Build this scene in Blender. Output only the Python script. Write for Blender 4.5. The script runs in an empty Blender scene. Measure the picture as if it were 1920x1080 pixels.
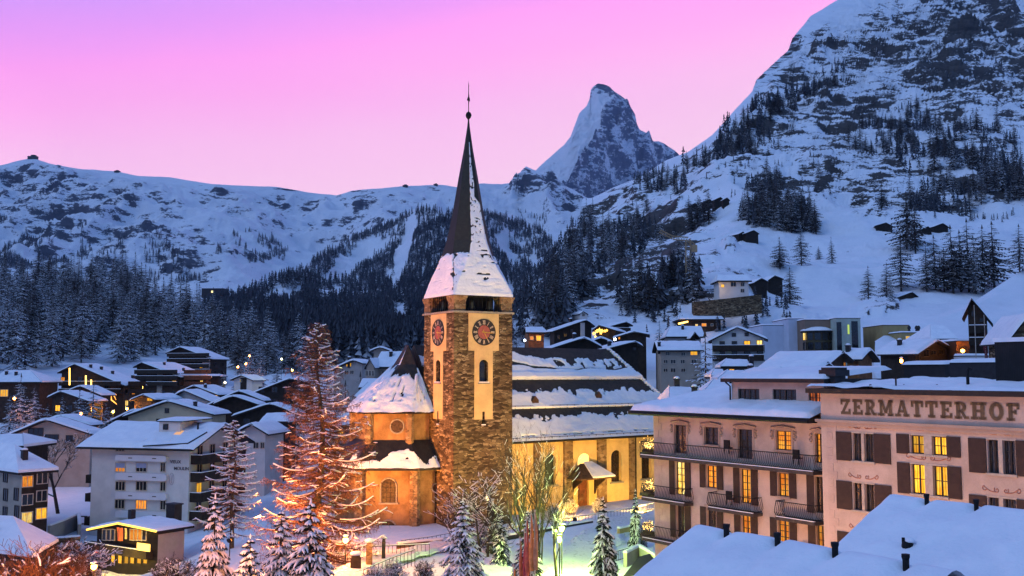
import bpy, bmesh, math, random
import numpy as np
from mathutils import Vector, Matrix, noise as mnoise
random.seed(7)
SC = bpy.context.scene
COL = SC.collection
PI = math.pi

# ---------------------------------------------------------------- camera
CAM_H, FPX, HZ = 17.0, 1866.67, 702.0          # eye height, focal length in photo pixels, horizon row
PITCH = math.atan((HZ - 540) / FPX)
SP, CP = math.sin(PITCH), math.cos(PITCH)
cam_data = bpy.data.cameras.new('camera')
cam_data.sensor_width = 36.0
cam_data.lens = 35.0
cam_data.clip_start = 0.5
cam_data.clip_end = 60000
cam = bpy.data.objects.new('camera', cam_data)
cam.location = (0, 0, CAM_H)
cam.rotation_euler = (PI / 2 + PITCH, 0, 0)
COL.objects.link(cam)
SC.camera = cam

# ---------------------------------------------------------------- world: dusk sky, magenta ahead, deep blue overhead and behind
SUN_EL, SUN_AZ = math.radians(38), math.radians(-125)   # soft glow from the left, behind the camera
world = bpy.data.worlds.new('World')
SC.world = world
world.use_nodes = True
wn, wl = world.node_tree.nodes, world.node_tree.links
wn.clear()
w_out = wn.new('ShaderNodeOutputWorld')
tc = wn.new('ShaderNodeTexCoord')
sep = wn.new('ShaderNodeSeparateXYZ')
wl.new(tc.outputs['Generated'], sep.inputs[0])
mad = wn.new('ShaderNodeMath'); mad.operation = 'MULTIPLY_ADD'
mad.inputs[1].default_value = -0.15
wl.new(sep.outputs['X'], mad.inputs[0]); wl.new(sep.outputs['Z'], mad.inputs[2])
ramp = wn.new('ShaderNodeValToRGB')
cn = wn.new('ShaderNodeTexNoise'); cn.inputs['Scale'].default_value = 2.6; cn.inputs['Detail'].default_value = 5
cmp_ = wn.new('ShaderNodeMapping'); cmp_.inputs['Scale'].default_value = (1, 1, 3.2); wl.new(tc.outputs['Generated'], cmp_.inputs[0]); wl.new(cmp_.outputs[0], cn.inputs['Vector'])
cad = wn.new('ShaderNodeMath'); cad.operation = 'MULTIPLY_ADD'; cad.inputs[1].default_value = 0.045; wl.new(cn.outputs[0], cad.inputs[0])
csb = wn.new('ShaderNodeMath'); csb.operation = 'SUBTRACT'; csb.inputs[1].default_value = 0.0225; wl.new(mad.outputs[0], csb.inputs[0])
wl.new(csb.outputs[0], cad.inputs[2]); wl.new(cad.outputs[0], ramp.inputs[0])
def srgb(r, g, b):
    f = lambda c: (c / 255 / 12.92) if c / 255 <= 0.04045 else ((c / 255 + 0.055) / 1.055) ** 2.4
    return (f(r), f(g), f(b), 1)
stops = [(0.0, srgb(248, 214, 236)), (0.20, srgb(249, 205, 242)), (0.26, srgb(251, 192, 244)), (0.305, srgb(255, 172, 245)),
         (0.34, srgb(253, 160, 247)), (0.372, srgb(228, 152, 250)), (0.415, srgb(192, 148, 255)), (0.60, srgb(120, 140, 240))]
el = ramp.color_ramp.elements
el[0].position, el[0].color = stops[0]
el[1].position, el[1].color = stops[-1]
for p, c in stops[1:-1]:
    e = el.new(p); e.color = c
for e in el: e.color = (e.color[0] * 1.36, e.color[1] * 1.30, e.color[2] * 1.20, 1)   # the dusk air dims it a little
SKY_BLUE = (0.138, 0.285, 0.69, 1)
mr = wn.new('ShaderNodeMapRange'); mr.interpolation_type = 'SMOOTHSTEP'
mr.inputs['From Min'].default_value = 0.42; mr.inputs['From Max'].default_value = 0.66
wl.new(sep.outputs['Z'], mr.inputs['Value'])
mr2 = wn.new('ShaderNodeMapRange'); mr2.interpolation_type = 'SMOOTHSTEP'
mr2.inputs['From Min'].default_value = 0.78; mr2.inputs['From Max'].default_value = 0.30
wl.new(sep.outputs['Y'], mr2.inputs['Value'])
mx = wn.new('ShaderNodeMath'); mx.operation = 'MAXIMUM'
wl.new(mr.outputs[0], mx.inputs[0]); wl.new(mr2.outputs[0], mx.inputs[1])
mixw = wn.new('ShaderNodeMix'); mixw.data_type = 'RGBA'
wl.new(mx.outputs[0], mixw.inputs[0]); wl.new(ramp.outputs[0], mixw.inputs[6]); mixw.inputs[7].default_value = SKY_BLUE
bg = wn.new('ShaderNodeBackground'); bg.inputs[1].default_value = 1.0
wl.new(mixw.outputs[2], bg.inputs[0])
sky = wn.new('ShaderNodeTexSky'); sky.sky_type = 'NISHITA'; sky.sun_disc = False
sky.sun_elevation = SUN_EL; sky.sun_rotation = SUN_AZ
bg2 = wn.new('ShaderNodeBackground'); bg2.inputs[1].default_value = 0.002
wl.new(sky.outputs[0], bg2.inputs[0])
adds = wn.new('ShaderNodeAddShader')
wl.new(bg.outputs[0], adds.inputs[0]); wl.new(bg2.outputs[0], adds.inputs[1])
wl.new(adds.outputs[0], w_out.inputs[0])

# ---------------------------------------------------------------- the last soft directional light of dusk
sl = bpy.data.lights.new('sun', 'SUN')
sl.energy = 0.62; sl.angle = math.radians(28); sl.color = (0.62, 0.74, 1.0)
sun = bpy.data.objects.new('sun', sl)
sd = Vector((math.sin(SUN_AZ) * math.cos(SUN_EL), math.cos(SUN_AZ) * math.cos(SUN_EL), math.sin(SUN_EL)))
sun.rotation_euler = (-sd).to_track_quat('-Z', 'Y').to_euler()
COL.objects.link(sun)

vs = SC.view_settings
SC.display_settings.display_device = 'sRGB'
vs.view_transform = 'Standard'; vs.look = 'None'; vs.exposure = 0.0; vs.gamma = 1.0
try: vs.use_curve_mapping = False
except Exception: pass
cy = SC.cycles
cy.use_denoising = True
try: cy.denoiser = 'OPENIMAGEDENOISE'
except Exception: pass
cy.max_bounces = 5; cy.diffuse_bounces = 3; cy.glossy_bounces = 2; cy.transmission_bounces = 2
cy.caustics_reflective = False; cy.caustics_refractive = False
cy.sample_clamp_indirect = 4.0

# ---------------------------------------------------------------- pixel <-> world helpers (photo is 1920 x 1080)
def ray(px, py):
    a, b = (px - 960) / FPX, (540 - py) / FPX
    return Vector((a, CP - b * SP, SP + b * CP))
def P(px, py, Y):
    d = ray(px, py)
    return Vector((d.x / d.y * Y, Y, CAM_H + d.z / d.y * Y))
def Pz(px, py, z):
    d = ray(px, py); k = (z - CAM_H) / d.z
    return Vector((d.x * k, d.y * k, z))
def pix(v):
    x, y, z = v[0], v[1], v[2] - CAM_H
    q = y * CP + z * SP
    return 960 + FPX * x / q, 540 - FPX * (z * CP - y * SP) / q
def at_px(p, d, px):
    """distance along p + s*d (horizontal d) where it crosses image column px"""
    a = (px - 960) / FPX
    # X = a*(Y*CP + Z*SP); treat Z constant
    zc = (p.z - CAM_H) * SP
    return (a * (p.y * CP + zc) - p.x) / (d.x - a * d.y * CP)
def on_plane(px, py, p0, n):
    d = ray(px, py); o = Vector((0, 0, CAM_H))
    return o + d * ((p0 - o).dot(n) / d.dot(n))

# ---------------------------------------------------------------- numpy noise
def _h(ix, iy, iz):
    h = (ix.astype(np.int64) * 374761393 + iy.astype(np.int64) * 668265263 + iz.astype(np.int64) * 2147483647) & 0xffffffff
    h = ((h ^ (h >> 13)) * 1274126177) & 0xffffffff
    h = (h ^ (h >> 16)) & 0xffff
    return h / 65535.0
def vnoise(x, y, z):
    x, y, z = np.broadcast_arrays(np.asarray(x, float), np.asarray(y, float), np.asarray(z, float))
    ix, iy, iz = np.floor(x), np.floor(y), np.floor(z)
    fx, fy, fz = x - ix, y - iy, z - iz
    fx, fy, fz = [f * f * f * (f * (f * 6 - 15) + 10) for f in (fx, fy, fz)]
    r = 0
    for dx in (0, 1):
        for dy in (0, 1):
            for dz in (0, 1):
                w = (fx if dx else 1 - fx) * (fy if dy else 1 - fy) * (fz if dz else 1 - fz)
                r = r + w * _h(ix + dx, iy + dy, iz + dz)
    return r
def fbm(x, y, z, o=5, lac=2.03, g=0.5):
    s, a, n = 0, 1.0, 0
    for i in range(o):
        s = s + a * (vnoise(x + 17.3 * i, y - 9.1 * i, z + 4.7 * i) * 2 - 1); n += a
        x, y, z = x * lac, y * lac, z * lac; a *= g
    return s / n
def ridged(x, y, z, o=5, g=0.5):
    s, a, n = 0, 1.0, 0
    for i in range(o):
        s = s + a * (1 - np.abs(vnoise(x + 7.3 * i, y - 3.1 * i, z + 14.7 * i) * 2 - 1)); n += a
        x, y, z = x * 2.07, y * 2.07, z * 2.07; a *= g
    return s / n
def curve(pts):
    xs = [p[0] for p in pts]; ys = [p[1] for p in pts]
    return lambda v: np.interp(v, xs, ys)
def sstep(a, b, x):
    t = np.clip((x - a) / (b - a), 0, 1); return t * t * (3 - 2 * t)

# ---------------------------------------------------------------- materials
MATS = {}
def _mat(name):
    m = bpy.data.materials.new(name); m.use_nodes = True
    return m, m.node_tree.nodes, m.node_tree.links, m.node_tree.nodes['Principled BSDF']
def N(nodes, t, **kw):
    n = nodes.new(t)
    for k, v in kw.items(): setattr(n, k, v)
    return n
def noise_node(n, l, scale, detail=6, rough=0.6, coord='Object', dist=0.0):
    t = N(n, 'ShaderNodeTexCoord'); x = N(n, 'ShaderNodeTexNoise')
    x.inputs['Scale'].default_value = scale; x.inputs['Detail'].default_value = detail
    x.inputs['Roughness'].default_value = rough; x.inputs['Distortion'].default_value = dist
    l.new(t.outputs[coord], x.inputs['Vector'])
    return x
def mixc(n, l, fac, a, b):
    m = N(n, 'ShaderNodeMix', data_type='RGBA')
    for sock, v in ((0, fac), (6, a), (7, b)):
        if hasattr(v, 'links') or hasattr(v, 'is_output'): l.new(v, m.inputs[sock])
        elif sock == 0: m.inputs[0].default_value = v
        else: m.inputs[sock].default_value = (*v[:3], 1)
    return m.outputs[2]
def mapr(n, l, v, a, b, c=0, d=1, smooth=True):
    m = N(n, 'ShaderNodeMapRange')
    if smooth: m.interpolation_type = 'SMOOTHSTEP'
    l.new(v, m.inputs[0])
    for i, q in enumerate((a, b, c, d)): m.inputs[1 + i].default_value = q
    return m.outputs[0]
def mth(n, l, op, a, b=None, c=None):
    m = N(n, 'ShaderNodeMath', operation=op)
    for i, v in enumerate((a, b, c)):
        if v is None: continue
        if hasattr(v, 'is_output'): l.new(v, m.inputs[i])
        else: m.inputs[i].default_value = v
    return m.outputs[0]
def bump(n, l, h, strength, dist, bsdf):
    b = N(n, 'ShaderNodeBump'); b.inputs['Strength'].default_value = strength; b.inputs['Distance'].default_value = dist
    l.new(h, b.inputs['Height']); l.new(b.outputs[0], bsdf.inputs['Normal'])
    return b
def plain(name, col, rough=0.8, var=0.15, scale=3.0, metallic=0.0, bmp=0.0, spec=0.3):
    """colour with soft procedural variation"""
    if name in MATS: return MATS[name]
    m, n, l, b = _mat(name)
    x = noise_node(n, l, scale)
    lo = [c * (1 - var) for c in col[:3]]; hi = [min(1, c * (1 + var)) for c in col[:3]]
    l.new(mixc(n, l, mapr(n, l, x.outputs[0], .3, .7), lo, hi), b.inputs['Base Color'])
    b.inputs['Roughness'].default_value = rough; b.inputs['Metallic'].default_value = metallic
    b.inputs['Specular IOR Level'].default_value = spec
    if bmp: bump(n, l, x.outputs[0], bmp, .05, b)
    MATS[name] = m
    return m
def glow(name, col, strength, base=(.1, .1, .1)):
    if name in MATS: return MATS[name]
    m, n, l, b = _mat(name)
    b.inputs['Base Color'].default_value = (*base, 1)
    b.inputs['Emission Color'].default_value = (*col[:3], 1)
    b.inputs['Emission Strength'].default_value = strength
    MATS[name] = m
    return m
def snow_mat():
    m, n, l, b = _mat('snow')
    x = noise_node(n, l, 0.9, 5, .55); y = noise_node(n, l, 9.0, 4, .6)
    h = mth(n, l, 'ADD', x.outputs[0], mth(n, l, 'MULTIPLY', y.outputs[0], .12))
    l.new(mixc(n, l, mapr(n, l, x.outputs[0], .3, .7), (.78, .80, .83), (.87, .88, .89)), b.inputs['Base Color'])
    b.inputs['Roughness'].default_value = .75; b.inputs['Specular IOR Level'].default_value = .25
    bump(n, l, h, .55, .30, b)
    return m
SNOW = snow_mat()
def terrain_mat(name, s1, s2, lo, hi, slope_k, noise_k, rock=(.055, .052, .055), bump_d=2.0, dip=(0, 0, 0), strata=(1, 1, 1)):
    """snow lying on the flatter ground, dark rock where the slope is steep or the rock mask says so"""
    m, n, l, b = _mat(name)
    a = N(n, 'ShaderNodeAttribute', attribute_name='rock')
    x1 = noise_node(n, l, s1, 10, .72); x2 = noise_node(n, l, s2, 10, .80)
    mp = N(n, 'ShaderNodeMapping'); mp.inputs['Rotation'].default_value = dip; mp.inputs['Scale'].default_value = strata
    l.new(x2.inputs['Vector'].links[0].from_socket, mp.inputs[0]); l.new(mp.outputs[0], x2.inputs['Vector'])
    g = N(n, 'ShaderNodeNewGeometry'); s = N(n, 'ShaderNodeSeparateXYZ'); l.new(g.outputs['Normal'], s.inputs[0])
    steep = mth(n, l, 'SUBTRACT', 1.0, s.outputs['Z'])
    nz = mth(n, l, 'ADD', mth(n, l, 'MULTIPLY', mth(n, l, 'SUBTRACT', x1.outputs[0], .5), noise_k),
             mth(n, l, 'MULTIPLY', mth(n, l, 'SUBTRACT', x2.outputs[0], .5), noise_k * 1.15))
    wob = mth(n, l, 'MULTIPLY_ADD', x2.outputs[0], 1.5, .0)
    v = mth(n, l, 'ADD', mth(n, l, 'ADD', mth(n, l, 'MULTIPLY', a.outputs['Fac'], wob), nz), mth(n, l, 'MULTIPLY', steep, slope_k))
    fac = mapr(n, l, v, lo, hi)
    rc = mixc(n, l, mapr(n, l, x2.outputs[0], .35, .65), [c * .55 for c in rock], [c * 1.7 for c in rock])
    sn = mixc(n, l, mapr(n, l, x1.outputs[0], .3, .7), (.74, .77, .81), (.86, .87, .89))
    l.new(mixc(n, l, fac, sn, rc), b.inputs['Base Color'])
    b.inputs['Roughness'].default_value = .85; b.inputs['Specular IOR Level'].default_value = .15
    bump(n, l, mth(n, l, 'ADD', x1.outputs[0], mth(n, l, 'MULTIPLY', x2.outputs[0], .5)), .6, bump_d, b)
    return m
def foliage_mat(name, dark, light, snow_lo, snow_hi, nscale=.6, snow=(.8, .82, .86)):
    """needles and twigs; snow lies on what faces up"""
    m, n, l, b = _mat(name)
    g = N(n, 'ShaderNodeNewGeometry'); s = N(n, 'ShaderNodeSeparateXYZ'); l.new(g.outputs['Normal'], s.inputs[0])
    x = noise_node(n, l, nscale, 4, .7)
    v = mth(n, l, 'ADD', s.outputs['Z'], mth(n, l, 'MULTIPLY', mth(n, l, 'SUBTRACT', x.outputs[0], .5), 1.1))
    oi = N(n, 'ShaderNodeObjectInfo')
    v = mth(n, l, 'ADD', v, mth(n, l, 'MULTIPLY', mth(n, l, 'SUBTRACT', oi.outputs['Random'], .5), .25))
    base = mixc(n, l, mapr(n, l, x.outputs[0], .35, .65), dark, light)
    l.new(mixc(n, l, mapr(n, l, v, snow_lo, snow_hi), base, snow), b.inputs['Base Color'])
    b.inputs['Roughness'].default_value = .9; b.inputs['Specular IOR Level'].default_value = .1
    return m
BARK = plain('bark', (.055, .042, .034), .95, .4, 6.0, bmp=.5)
SPRUCE = foliage_mat('snowy_spruce_needles', (.030, .029, .028), (.066, .062, .058), .52, 1.0)
LARCH = foliage_mat('bare_larch_twigs', (.042, .036, .034), (.088, .075, .068), .72, 1.35)
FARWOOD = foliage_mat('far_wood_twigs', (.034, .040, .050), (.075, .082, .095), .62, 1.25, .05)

# ---------------------------------------------------------------- object helpers
class MB:
    """collects faces, then links ONE mesh object"""
    def __init__(s): s.v, s.f, s.m = [], [], []
    def face(s, pts, m=0):
        i = len(s.v); s.v.extend([tuple(p) for p in pts]); s.f.append(tuple(range(i, i + len(pts)))); s.m.append(m)
    def box(s, x0, x1, y0, y1, z0, z1, m=0, M=None):
        c = [Vector((x, y, z)) for z in (z0, z1) for y in (y0, y1) for x in (x0, x1)]
        if M is not None: c = [M @ p for p in c]
        i = len(s.v); s.v.extend([tuple(p) for p in c])
        for q in ((0, 2, 3, 1), (4, 5, 7, 6), (0, 1, 5, 4), (2, 6, 7, 3), (0, 4, 6, 2), (1, 3, 7, 5)):
            s.f.append(tuple(i + k for k in q)); s.m.append(m)
    def prism(s, poly, ext, m=0):
        """closed solid: polygon (3-D points) pushed along ext"""
        ext = Vector(ext); a = [Vector(p) for p in poly]; b = [p + ext for p in a]; k = len(a)
        i = len(s.v); s.v.extend([tuple(p) for p in a + b])
        s.f.append(tuple(i + j for j in range(k))[::-1]); s.m.append(m)
        s.f.append(tuple(i + k + j for j in range(k))); s.m.append(m)
        for j in range(k):
            j2 = (j + 1) % k
            s.f.append((i + j, i + j2, i + k + j2, i + k + j)); s.m.append(m)
    def tube(s, pts, rad, n=5, m=0, cap=True, flat=1.0):
        pts = [Vector(p) for p in pts]
        if not hasattr(rad, '__len__'): rad = [rad] * len(pts)
        i0 = len(s.v)
        for k, p in enumerate(pts):
            d = (pts[min(k + 1, len(pts) - 1)] - pts[max(k - 1, 0)])
            d = d.normalized() if d.length > 1e-9 else Vector((0, 0, 1))
            ref = Vector((0, 0, 1)) if abs(d.z) < .9 else Vector((1, 0, 0))
            u = d.cross(ref).normalized(); w = u.cross(d)
            for j in range(n):
                a = 2 * PI * j / n
                s.v.append(tuple(p + u * (math.cos(a) * rad[k]) + w * (math.sin(a) * rad[k] * flat)))
        for k in range(len(pts) - 1):
            for j in range(n):
                j2 = (j + 1) % n; a = i0 + k * n
                s.f.append((a + j, a + j2, a + n + j2, a + n + j)); s.m.append(m)
        if cap and n > 2:
            s.f.append(tuple(i0 + j for j in range(n))[::-1]); s.m.append(m)
            e = i0 + (len(pts) - 1) * n
            s.f.append(tuple(e + j for j in range(n))); s.m.append(m)
    def lathe(s, prof, n=12, c=(0, 0, 0), m=0):
        i0 = len(s.v)
        for r, z in prof:
            for j in range(n):
                a = 2 * PI * j / n
                s.v.append((c[0] + r * math.cos(a), c[1] + r * math.sin(a), c[2] + z))
        for k in range(len(prof) - 1):
            for j in range(n):
                j2 = (j + 1) % n; a = i0 + k * n
                s.f.append((a + j, a + j2, a + n + j2, a + n + j)); s.m.append(m)
        s.f.append(tuple(i0 + j for j in range(n))[::-1]); s.m.append(m)
        e = i0 + (len(prof) - 1) * n
        s.f.append(tuple(e + j for j in range(n))); s.m.append(m)
    def mesh(s, name, mats, smooth=False):
        me = bpy.data.meshes.new(name)
        me.from_pydata(s.v, [], s.f)
        if not isinstance(mats, (list, tuple)): mats = [mats]
        for q in mats: me.materials.append(q)
        if len(mats) > 1: me.polygons.foreach_set('material_index', s.m)
        if smooth: me.polygons.foreach_set('use_smooth', [True] * len(s.f))
        me.update()
        return me
    def build(s, name, mats, parent=None, smooth=False):
        return link(name, s.mesh(name, mats, smooth), parent)
def link(name, me, parent=None):
    o = bpy.data.objects.new(name, me); COL.objects.link(o)
    if parent is not None: o.parent = parent
    return o
def tag(o, label=None, cat=None, group=None, kind=None):
    if label: o['label'] = label
    if cat: o['category'] = cat
    if group: o['group'] = group
    if kind: o['kind'] = kind
    return o
def thing(name, loc, label, cat, rz=0.0, group=None):
    o = bpy.data.objects.new(name, None); COL.objects.link(o)
    o.location = loc; o.rotation_euler = (0, 0, rz); o.empty_display_size = .3
    return tag(o, label, cat, group)
def grid_mesh(name, pts, mat, attr=None, smooth=True):
    """pts: (rows, cols, 3) array"""
    r, c, _ = pts.shape
    me = bpy.data.meshes.new(name)
    idx = np.arange(r * c).reshape(r, c)
    q = np.stack([idx[:-1, :-1], idx[:-1, 1:], idx[1:, 1:], idx[1:, :-1]], -1).reshape(-1, 4)
    me.vertices.add(r * c); me.vertices.foreach_set('co', pts.reshape(-1).astype(np.float32))
    me.loops.add(q.size); me.loops.foreach_set('vertex_index', q.reshape(-1).astype(np.int32))
    me.polygons.add(len(q)); me.polygons.foreach_set('loop_start', np.arange(0, q.size, 4, dtype=np.int32))
    me.polygons.foreach_set('use_smooth', np.full(len(q), smooth))
    me.materials.append(mat)
    if attr is not None:
        a = me.attributes.new('rock', 'FLOAT', 'POINT'); a.data.foreach_set('value', attr.reshape(-1).astype(np.float32))
    me.update(); me.validate()
    return me
def tri_soup(name, V, F, mat, smooth=False, M=None, mats=None):
    me = bpy.data.meshes.new(name)
    k = F.shape[1]
    me.vertices.add(len(V)); me.vertices.foreach_set('co', V.reshape(-1).astype(np.float32))
    me.loops.add(F.size); me.loops.foreach_set('vertex_index', F.reshape(-1).astype(np.int32))
    me.polygons.add(len(F)); me.polygons.foreach_set('loop_start', np.arange(0, F.size, k, dtype=np.int32))
    for q in (mats or [mat]): me.materials.append(q)
    if M is not None: me.polygons.foreach_set('material_index', M.astype(np.int32))
    me.update()
    return me
# ================================================================= TERRAIN
def RBF(ctrl):
    xs = np.array([c[0] for c in ctrl], float); ys = np.array([c[1] for c in ctrl], float); zs = np.array([c[2] for c in ctrl], float)
    def f(X, Y):
        X = np.asarray(X, float); Y = np.asarray(Y, float)
        d2 = (X[..., None] - xs) ** 2 + (Y[..., None] - ys) ** 2 + 30.0
        w = d2 ** -1.6
        return (w * zs).sum(-1) / w.sum(-1)
    return f
_c = []
for px, py, Y in [(640, 1078, 82), (900, 1070, 86), (1060, 1062, 92), (700, 1015, 104), (860, 985, 112), (1000, 960, 121), (1100, 952, 124), (1225, 940, 131),
                  (1150, 1000, 105), (560, 1010, 104), (450, 1000, 112)]:
    p = P(px, py, Y); _c.append((p.x, p.y, p.z))
_c += [(0, 40, -1), (30, 50, -1), (20, 72, -.5), (60, 60, 0), (-40, 60, -3.5), (-20, 70, -2), (-50, 85, -4), (-70, 80, -4),
       (-40, 108, -4), (-50, 125, -3.8), (-65, 120, -3.6), (-80, 140, -2.5), (-45, 145, -2), (-25, 150, 0), (-75, 170, -1), (-40, 180, 1), (-10, 165, 2), (-20, 200, 5),
       (-95, 215, 3), (-60, 215, 4), (-110, 250, 6), (-85, 255, 7), (-60, 245, 6.5), (-105, 285, 9), (-70, 300, 12), (-130, 325, 13), (-170, 300, 11),
       (-90, 350, 9), (-20, 300, 14), (0, 260, 12), (-40, 400, 12), (30, 420, 14), (-150, 400, 8), (-220, 360, 8),
       (15, 160, 4), (30, 150, 4), (40, 180, 9), (25, 200, 11), (10, 220, 15), (30, 240, 19), (50, 220, 16), (45, 260, 23), (10, 270, 21),
       (35, 110, 1.5), (55, 95, 2), (55, 120, 5), (75, 110, 7), (50, 150, 7.5), (75, 140, 10), (75, 170, 15), (60, 190, 14), (95, 160, 17), (85, 210, 20), (70, 230, 20.5),
       (105, 140, 16), (130, 180, 21), (130, 240, 30), (100, 255, 26), (80, 280, 25), (160, 300, 24), (60, 300, 26), (200, 200, 30), (110, 100, 10), (-120, 110, -3), (-110, 170, -1)]
_gz = RBF(_c)
def gz(x, y): return float(_gz(np.array([x]), np.array([y]))[0])
xs = np.concatenate([np.linspace(-16000, -400, 14), np.linspace(-330, 330, 200), np.linspace(400, 16000, 14)])
ys = np.concatenate([np.linspace(-8000, -60, 8), np.linspace(0, 460, 170), np.linspace(520, 26000, 18)])
GX, GY = np.meshgrid(xs, ys)
GZ = _gz(GX, GY) + .18 * fbm(GX / 5, GY / 5, 0 * GX, 4) + .5 * fbm(GX / 22, GY / 22, 0 * GX + 3, 3)
far = sstep(380, 900, np.hypot(GX, GY)); GZ = GZ * (1 - far) + far * (-30)
TOWN = terrain_mat('town_ground', .35, 2.2, .62, .78, .5, .7, (.05, .045, .04), .25)
ground = link('ground', grid_mesh('ground', np.stack([GX, GY, GZ], -1), TOWN, np.zeros_like(GX)))
tag(ground, 'snow covered ground of the village', kind='structure')

class Patch:
    """a hillside given by its skyline, its foot and how far away each height of it is; a real sheet in the landscape"""
    def __init__(s, name, pxs, bot, top, depth, rows, mat, amp, scale, rock, back, label, seed=0, rid=.5, tilt=(0, -.55, .83), power=1.0, edge=.02, lock=.0):
        s.pxs = np.asarray(pxs, float); s.bot, s.top, s.rows = bot, top, rows
        PX, T = np.meshgrid(s.pxs, np.linspace(0, 1, rows) ** power)
        s.power = power
        B, TT = bot(PX), top(PX)
        k_ = np.exp(-np.linspace(-2, 2, 17) ** 2); k_ /= k_.sum(); tp = top(s.pxs)
        ts = np.convolve(np.pad(tp, 8, mode='edge'), k_, 'valid')[None, :] + 0 * TT
        PY = B + (ts + (TT - ts) * sstep(.80, 1.0, (T)) - B) * T
        Yd = depth(PX, PY)
        a = (PX - 960) / FPX; b = (540 - PY) / FPX
        k = Yd / (CP - b * SP)
        pos = np.stack([a * k, Yd, CAM_H + (SP + b * CP) * k], -1)
        sc = scale
        n1 = fbm(pos[..., 0] / sc + seed, pos[..., 1] / sc, pos[..., 2] / sc, 6, g=.55)
        n2 = ridged(pos[..., 0] / sc * 1.7 + seed, pos[..., 1] / sc * 1.7, pos[..., 2] / sc * 1.7, 5)
        rk = rock(PX, PY) if rock else np.zeros_like(PX)
        A = amp * (Yd / np.max(Yd)) ** .75
        d = A * ((1 - rid) * n1 + rid * (n2 - .6) * 2) * (1 + 1.2 * np.clip(rk, 0, 1)) * sstep(0, .06, T + .02)
        dz = d * (1 - .93 * sstep(.88, 1, T))
        nrm = np.array(tilt)
        pos = pos + nrm * dz[..., None]
        s.pos = pos; s.rk = rk
        # back of the hill, falling away behind the skyline
        bk = []
        for i, (dy, drop) in enumerate(back):
            q = pos[-1].copy(); q[:, 1] += dy; q[:, 0] *= (pos[-1, :, 1] + dy) / pos[-1, :, 1]; q[:, 2] -= drop
            bk.append(q)
        fr = pos[0].copy(); fr[:, 1] -= 14; fr[:, 2] -= 16
        full = np.concatenate([fr[None], pos, np.array(bk)], 0)
        rkf = np.concatenate([rk[:1], rk] + [rk[-1:]] * len(bk), 0)
        s.obj = link(name, grid_mesh(name, full, mat, rkf))
        tag(s.obj, label, kind='structure')
    def at(s, px, py):
        i = np.interp(px, s.pxs, np.arange(len(s.pxs)))
        b, t = float(s.bot(px)), float(s.top(px))
        T = min(max((py - b) / (t - b), 0), 1) ** (1 / s.power) * (s.rows - 1)
        i0, j0 = int(min(i, len(s.pxs) - 2)), int(min(T, s.rows - 2))
        u, v = i - i0, T - j0
        p = s.pos
        q = (p[j0, i0] * (1 - u) + p[j0, i0 + 1] * u) * (1 - v) + (p[j0 + 1, i0] * (1 - u) + p[j0 + 1, i0 + 1] * u) * v
        return Vector(q)
def blobs(lst):
    """rock mask: soft ellipses (px, py, rx, ry, angle, strength)"""
    def f(PX, PY):
        wx = fbm(PX / 35, PY / 35, 0 * PX + 1, 4) * 22; wy = fbm(PX / 35, PY / 35, 0 * PX + 9, 4) * 14
        r = np.zeros_like(PX)
        for (x, y, rx, ry, ang, st) in lst:
            c, s_ = math.cos(math.radians(ang)), math.sin(math.radians(ang))
            dx, dy = PX + wx - x, PY + wy - y
            u, v = (dx * c + dy * s_) / rx, (-dx * s_ + dy * c) / ry
            r = np.maximum(r, st * (1 - sstep(.55, 1.15, np.sqrt(u * u + v * v))))
        return r
    return f

# far left mountain with its long ridge
M_FAR = terrain_mat('far_mountain_snow', .0065, .018, .50, .60, .62, 2.0, (.048, .052, .064), 24, (.1, .12, 0), (.6, .6, 1.9))
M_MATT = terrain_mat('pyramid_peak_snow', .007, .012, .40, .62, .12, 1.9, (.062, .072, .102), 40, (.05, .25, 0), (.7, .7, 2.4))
topD = curve([(-250, 335), (-120, 330), (0, 312), (30, 303), (62, 297), (92, 308), (150, 318), (220, 322), (260, 331), (320, 334), (400, 345), (460, 348), (520, 352), (570, 361), (630, 367),
              (660, 357), (720, 352), (780, 349), (830, 347), (860, 352), (905, 345), (940, 346), (968, 342), (975, 325), (986, 313), (998, 318), (1010, 322), (1050, 345), (1110, 375), (1180, 400), (1300, 430)])
botD = lambda px: np.full_like(np.asarray(px, float), 610.)
depD0 = curve([(290, 5200), (360, 4700), (420, 3900), (480, 3300), (540, 2900), (610, 2600)])
def depD(PX, PY):
    v = depD0(PY)
    # shallow valley in the middle, spurs to the left
    return v * (1 + .16 * np.exp(-((PX - 590) / 120) ** 2) * sstep(330, 420, PY) + .12 * sstep(700, 1000, PX))
rockD = blobs([(120, 420, 230, 110, 8, .36), (330, 470, 180, 50, 15, .34), (480, 400, 200, 50, 15, .16), (760, 375, 120, 26, 0, .2), (1030, 370, 90, 40, 20, .34), (70, 400, 120, 70, 10, .42), (140, 350, 90, 25, 15, .34), (20, 350, 50, 20, 0, .4), (240, 430, 130, 40, 12, .34), (300, 400, 60, 25, 20, .3), (420, 395, 70, 14, 25, .25),
               (330, 470, 120, 30, 15, .40), (420, 460, 60, 22, 40, .3), (140, 480, 150, 30, 14, .36), (350, 508, 70, 10, 5, .36), (480, 430, 60, 30, 35, .15), (985, 330, 22, 18, 30, .6), (960, 372, 45, 9, 8, .40),
               (1010, 350, 50, 16, 25, .42), (1060, 380, 60, 18, 20, .3), (800, 360, 40, 8, 10, .3), (700, 380, 60, 10, -15, .2), (560, 340, 60, 10, 10, .12), (700, 420, 120, 30, -30, .12)])
LEFT_MTN = Patch('mountain', np.linspace(-250, 1300, 520), botD, topD, depD, 210, M_FAR, 190, 620, rockD, [(300, 60), (1500, 700), (2500, 1500)],
                 'broad snowy mountain ridge with scattered rock bands', 3, .55)

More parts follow.
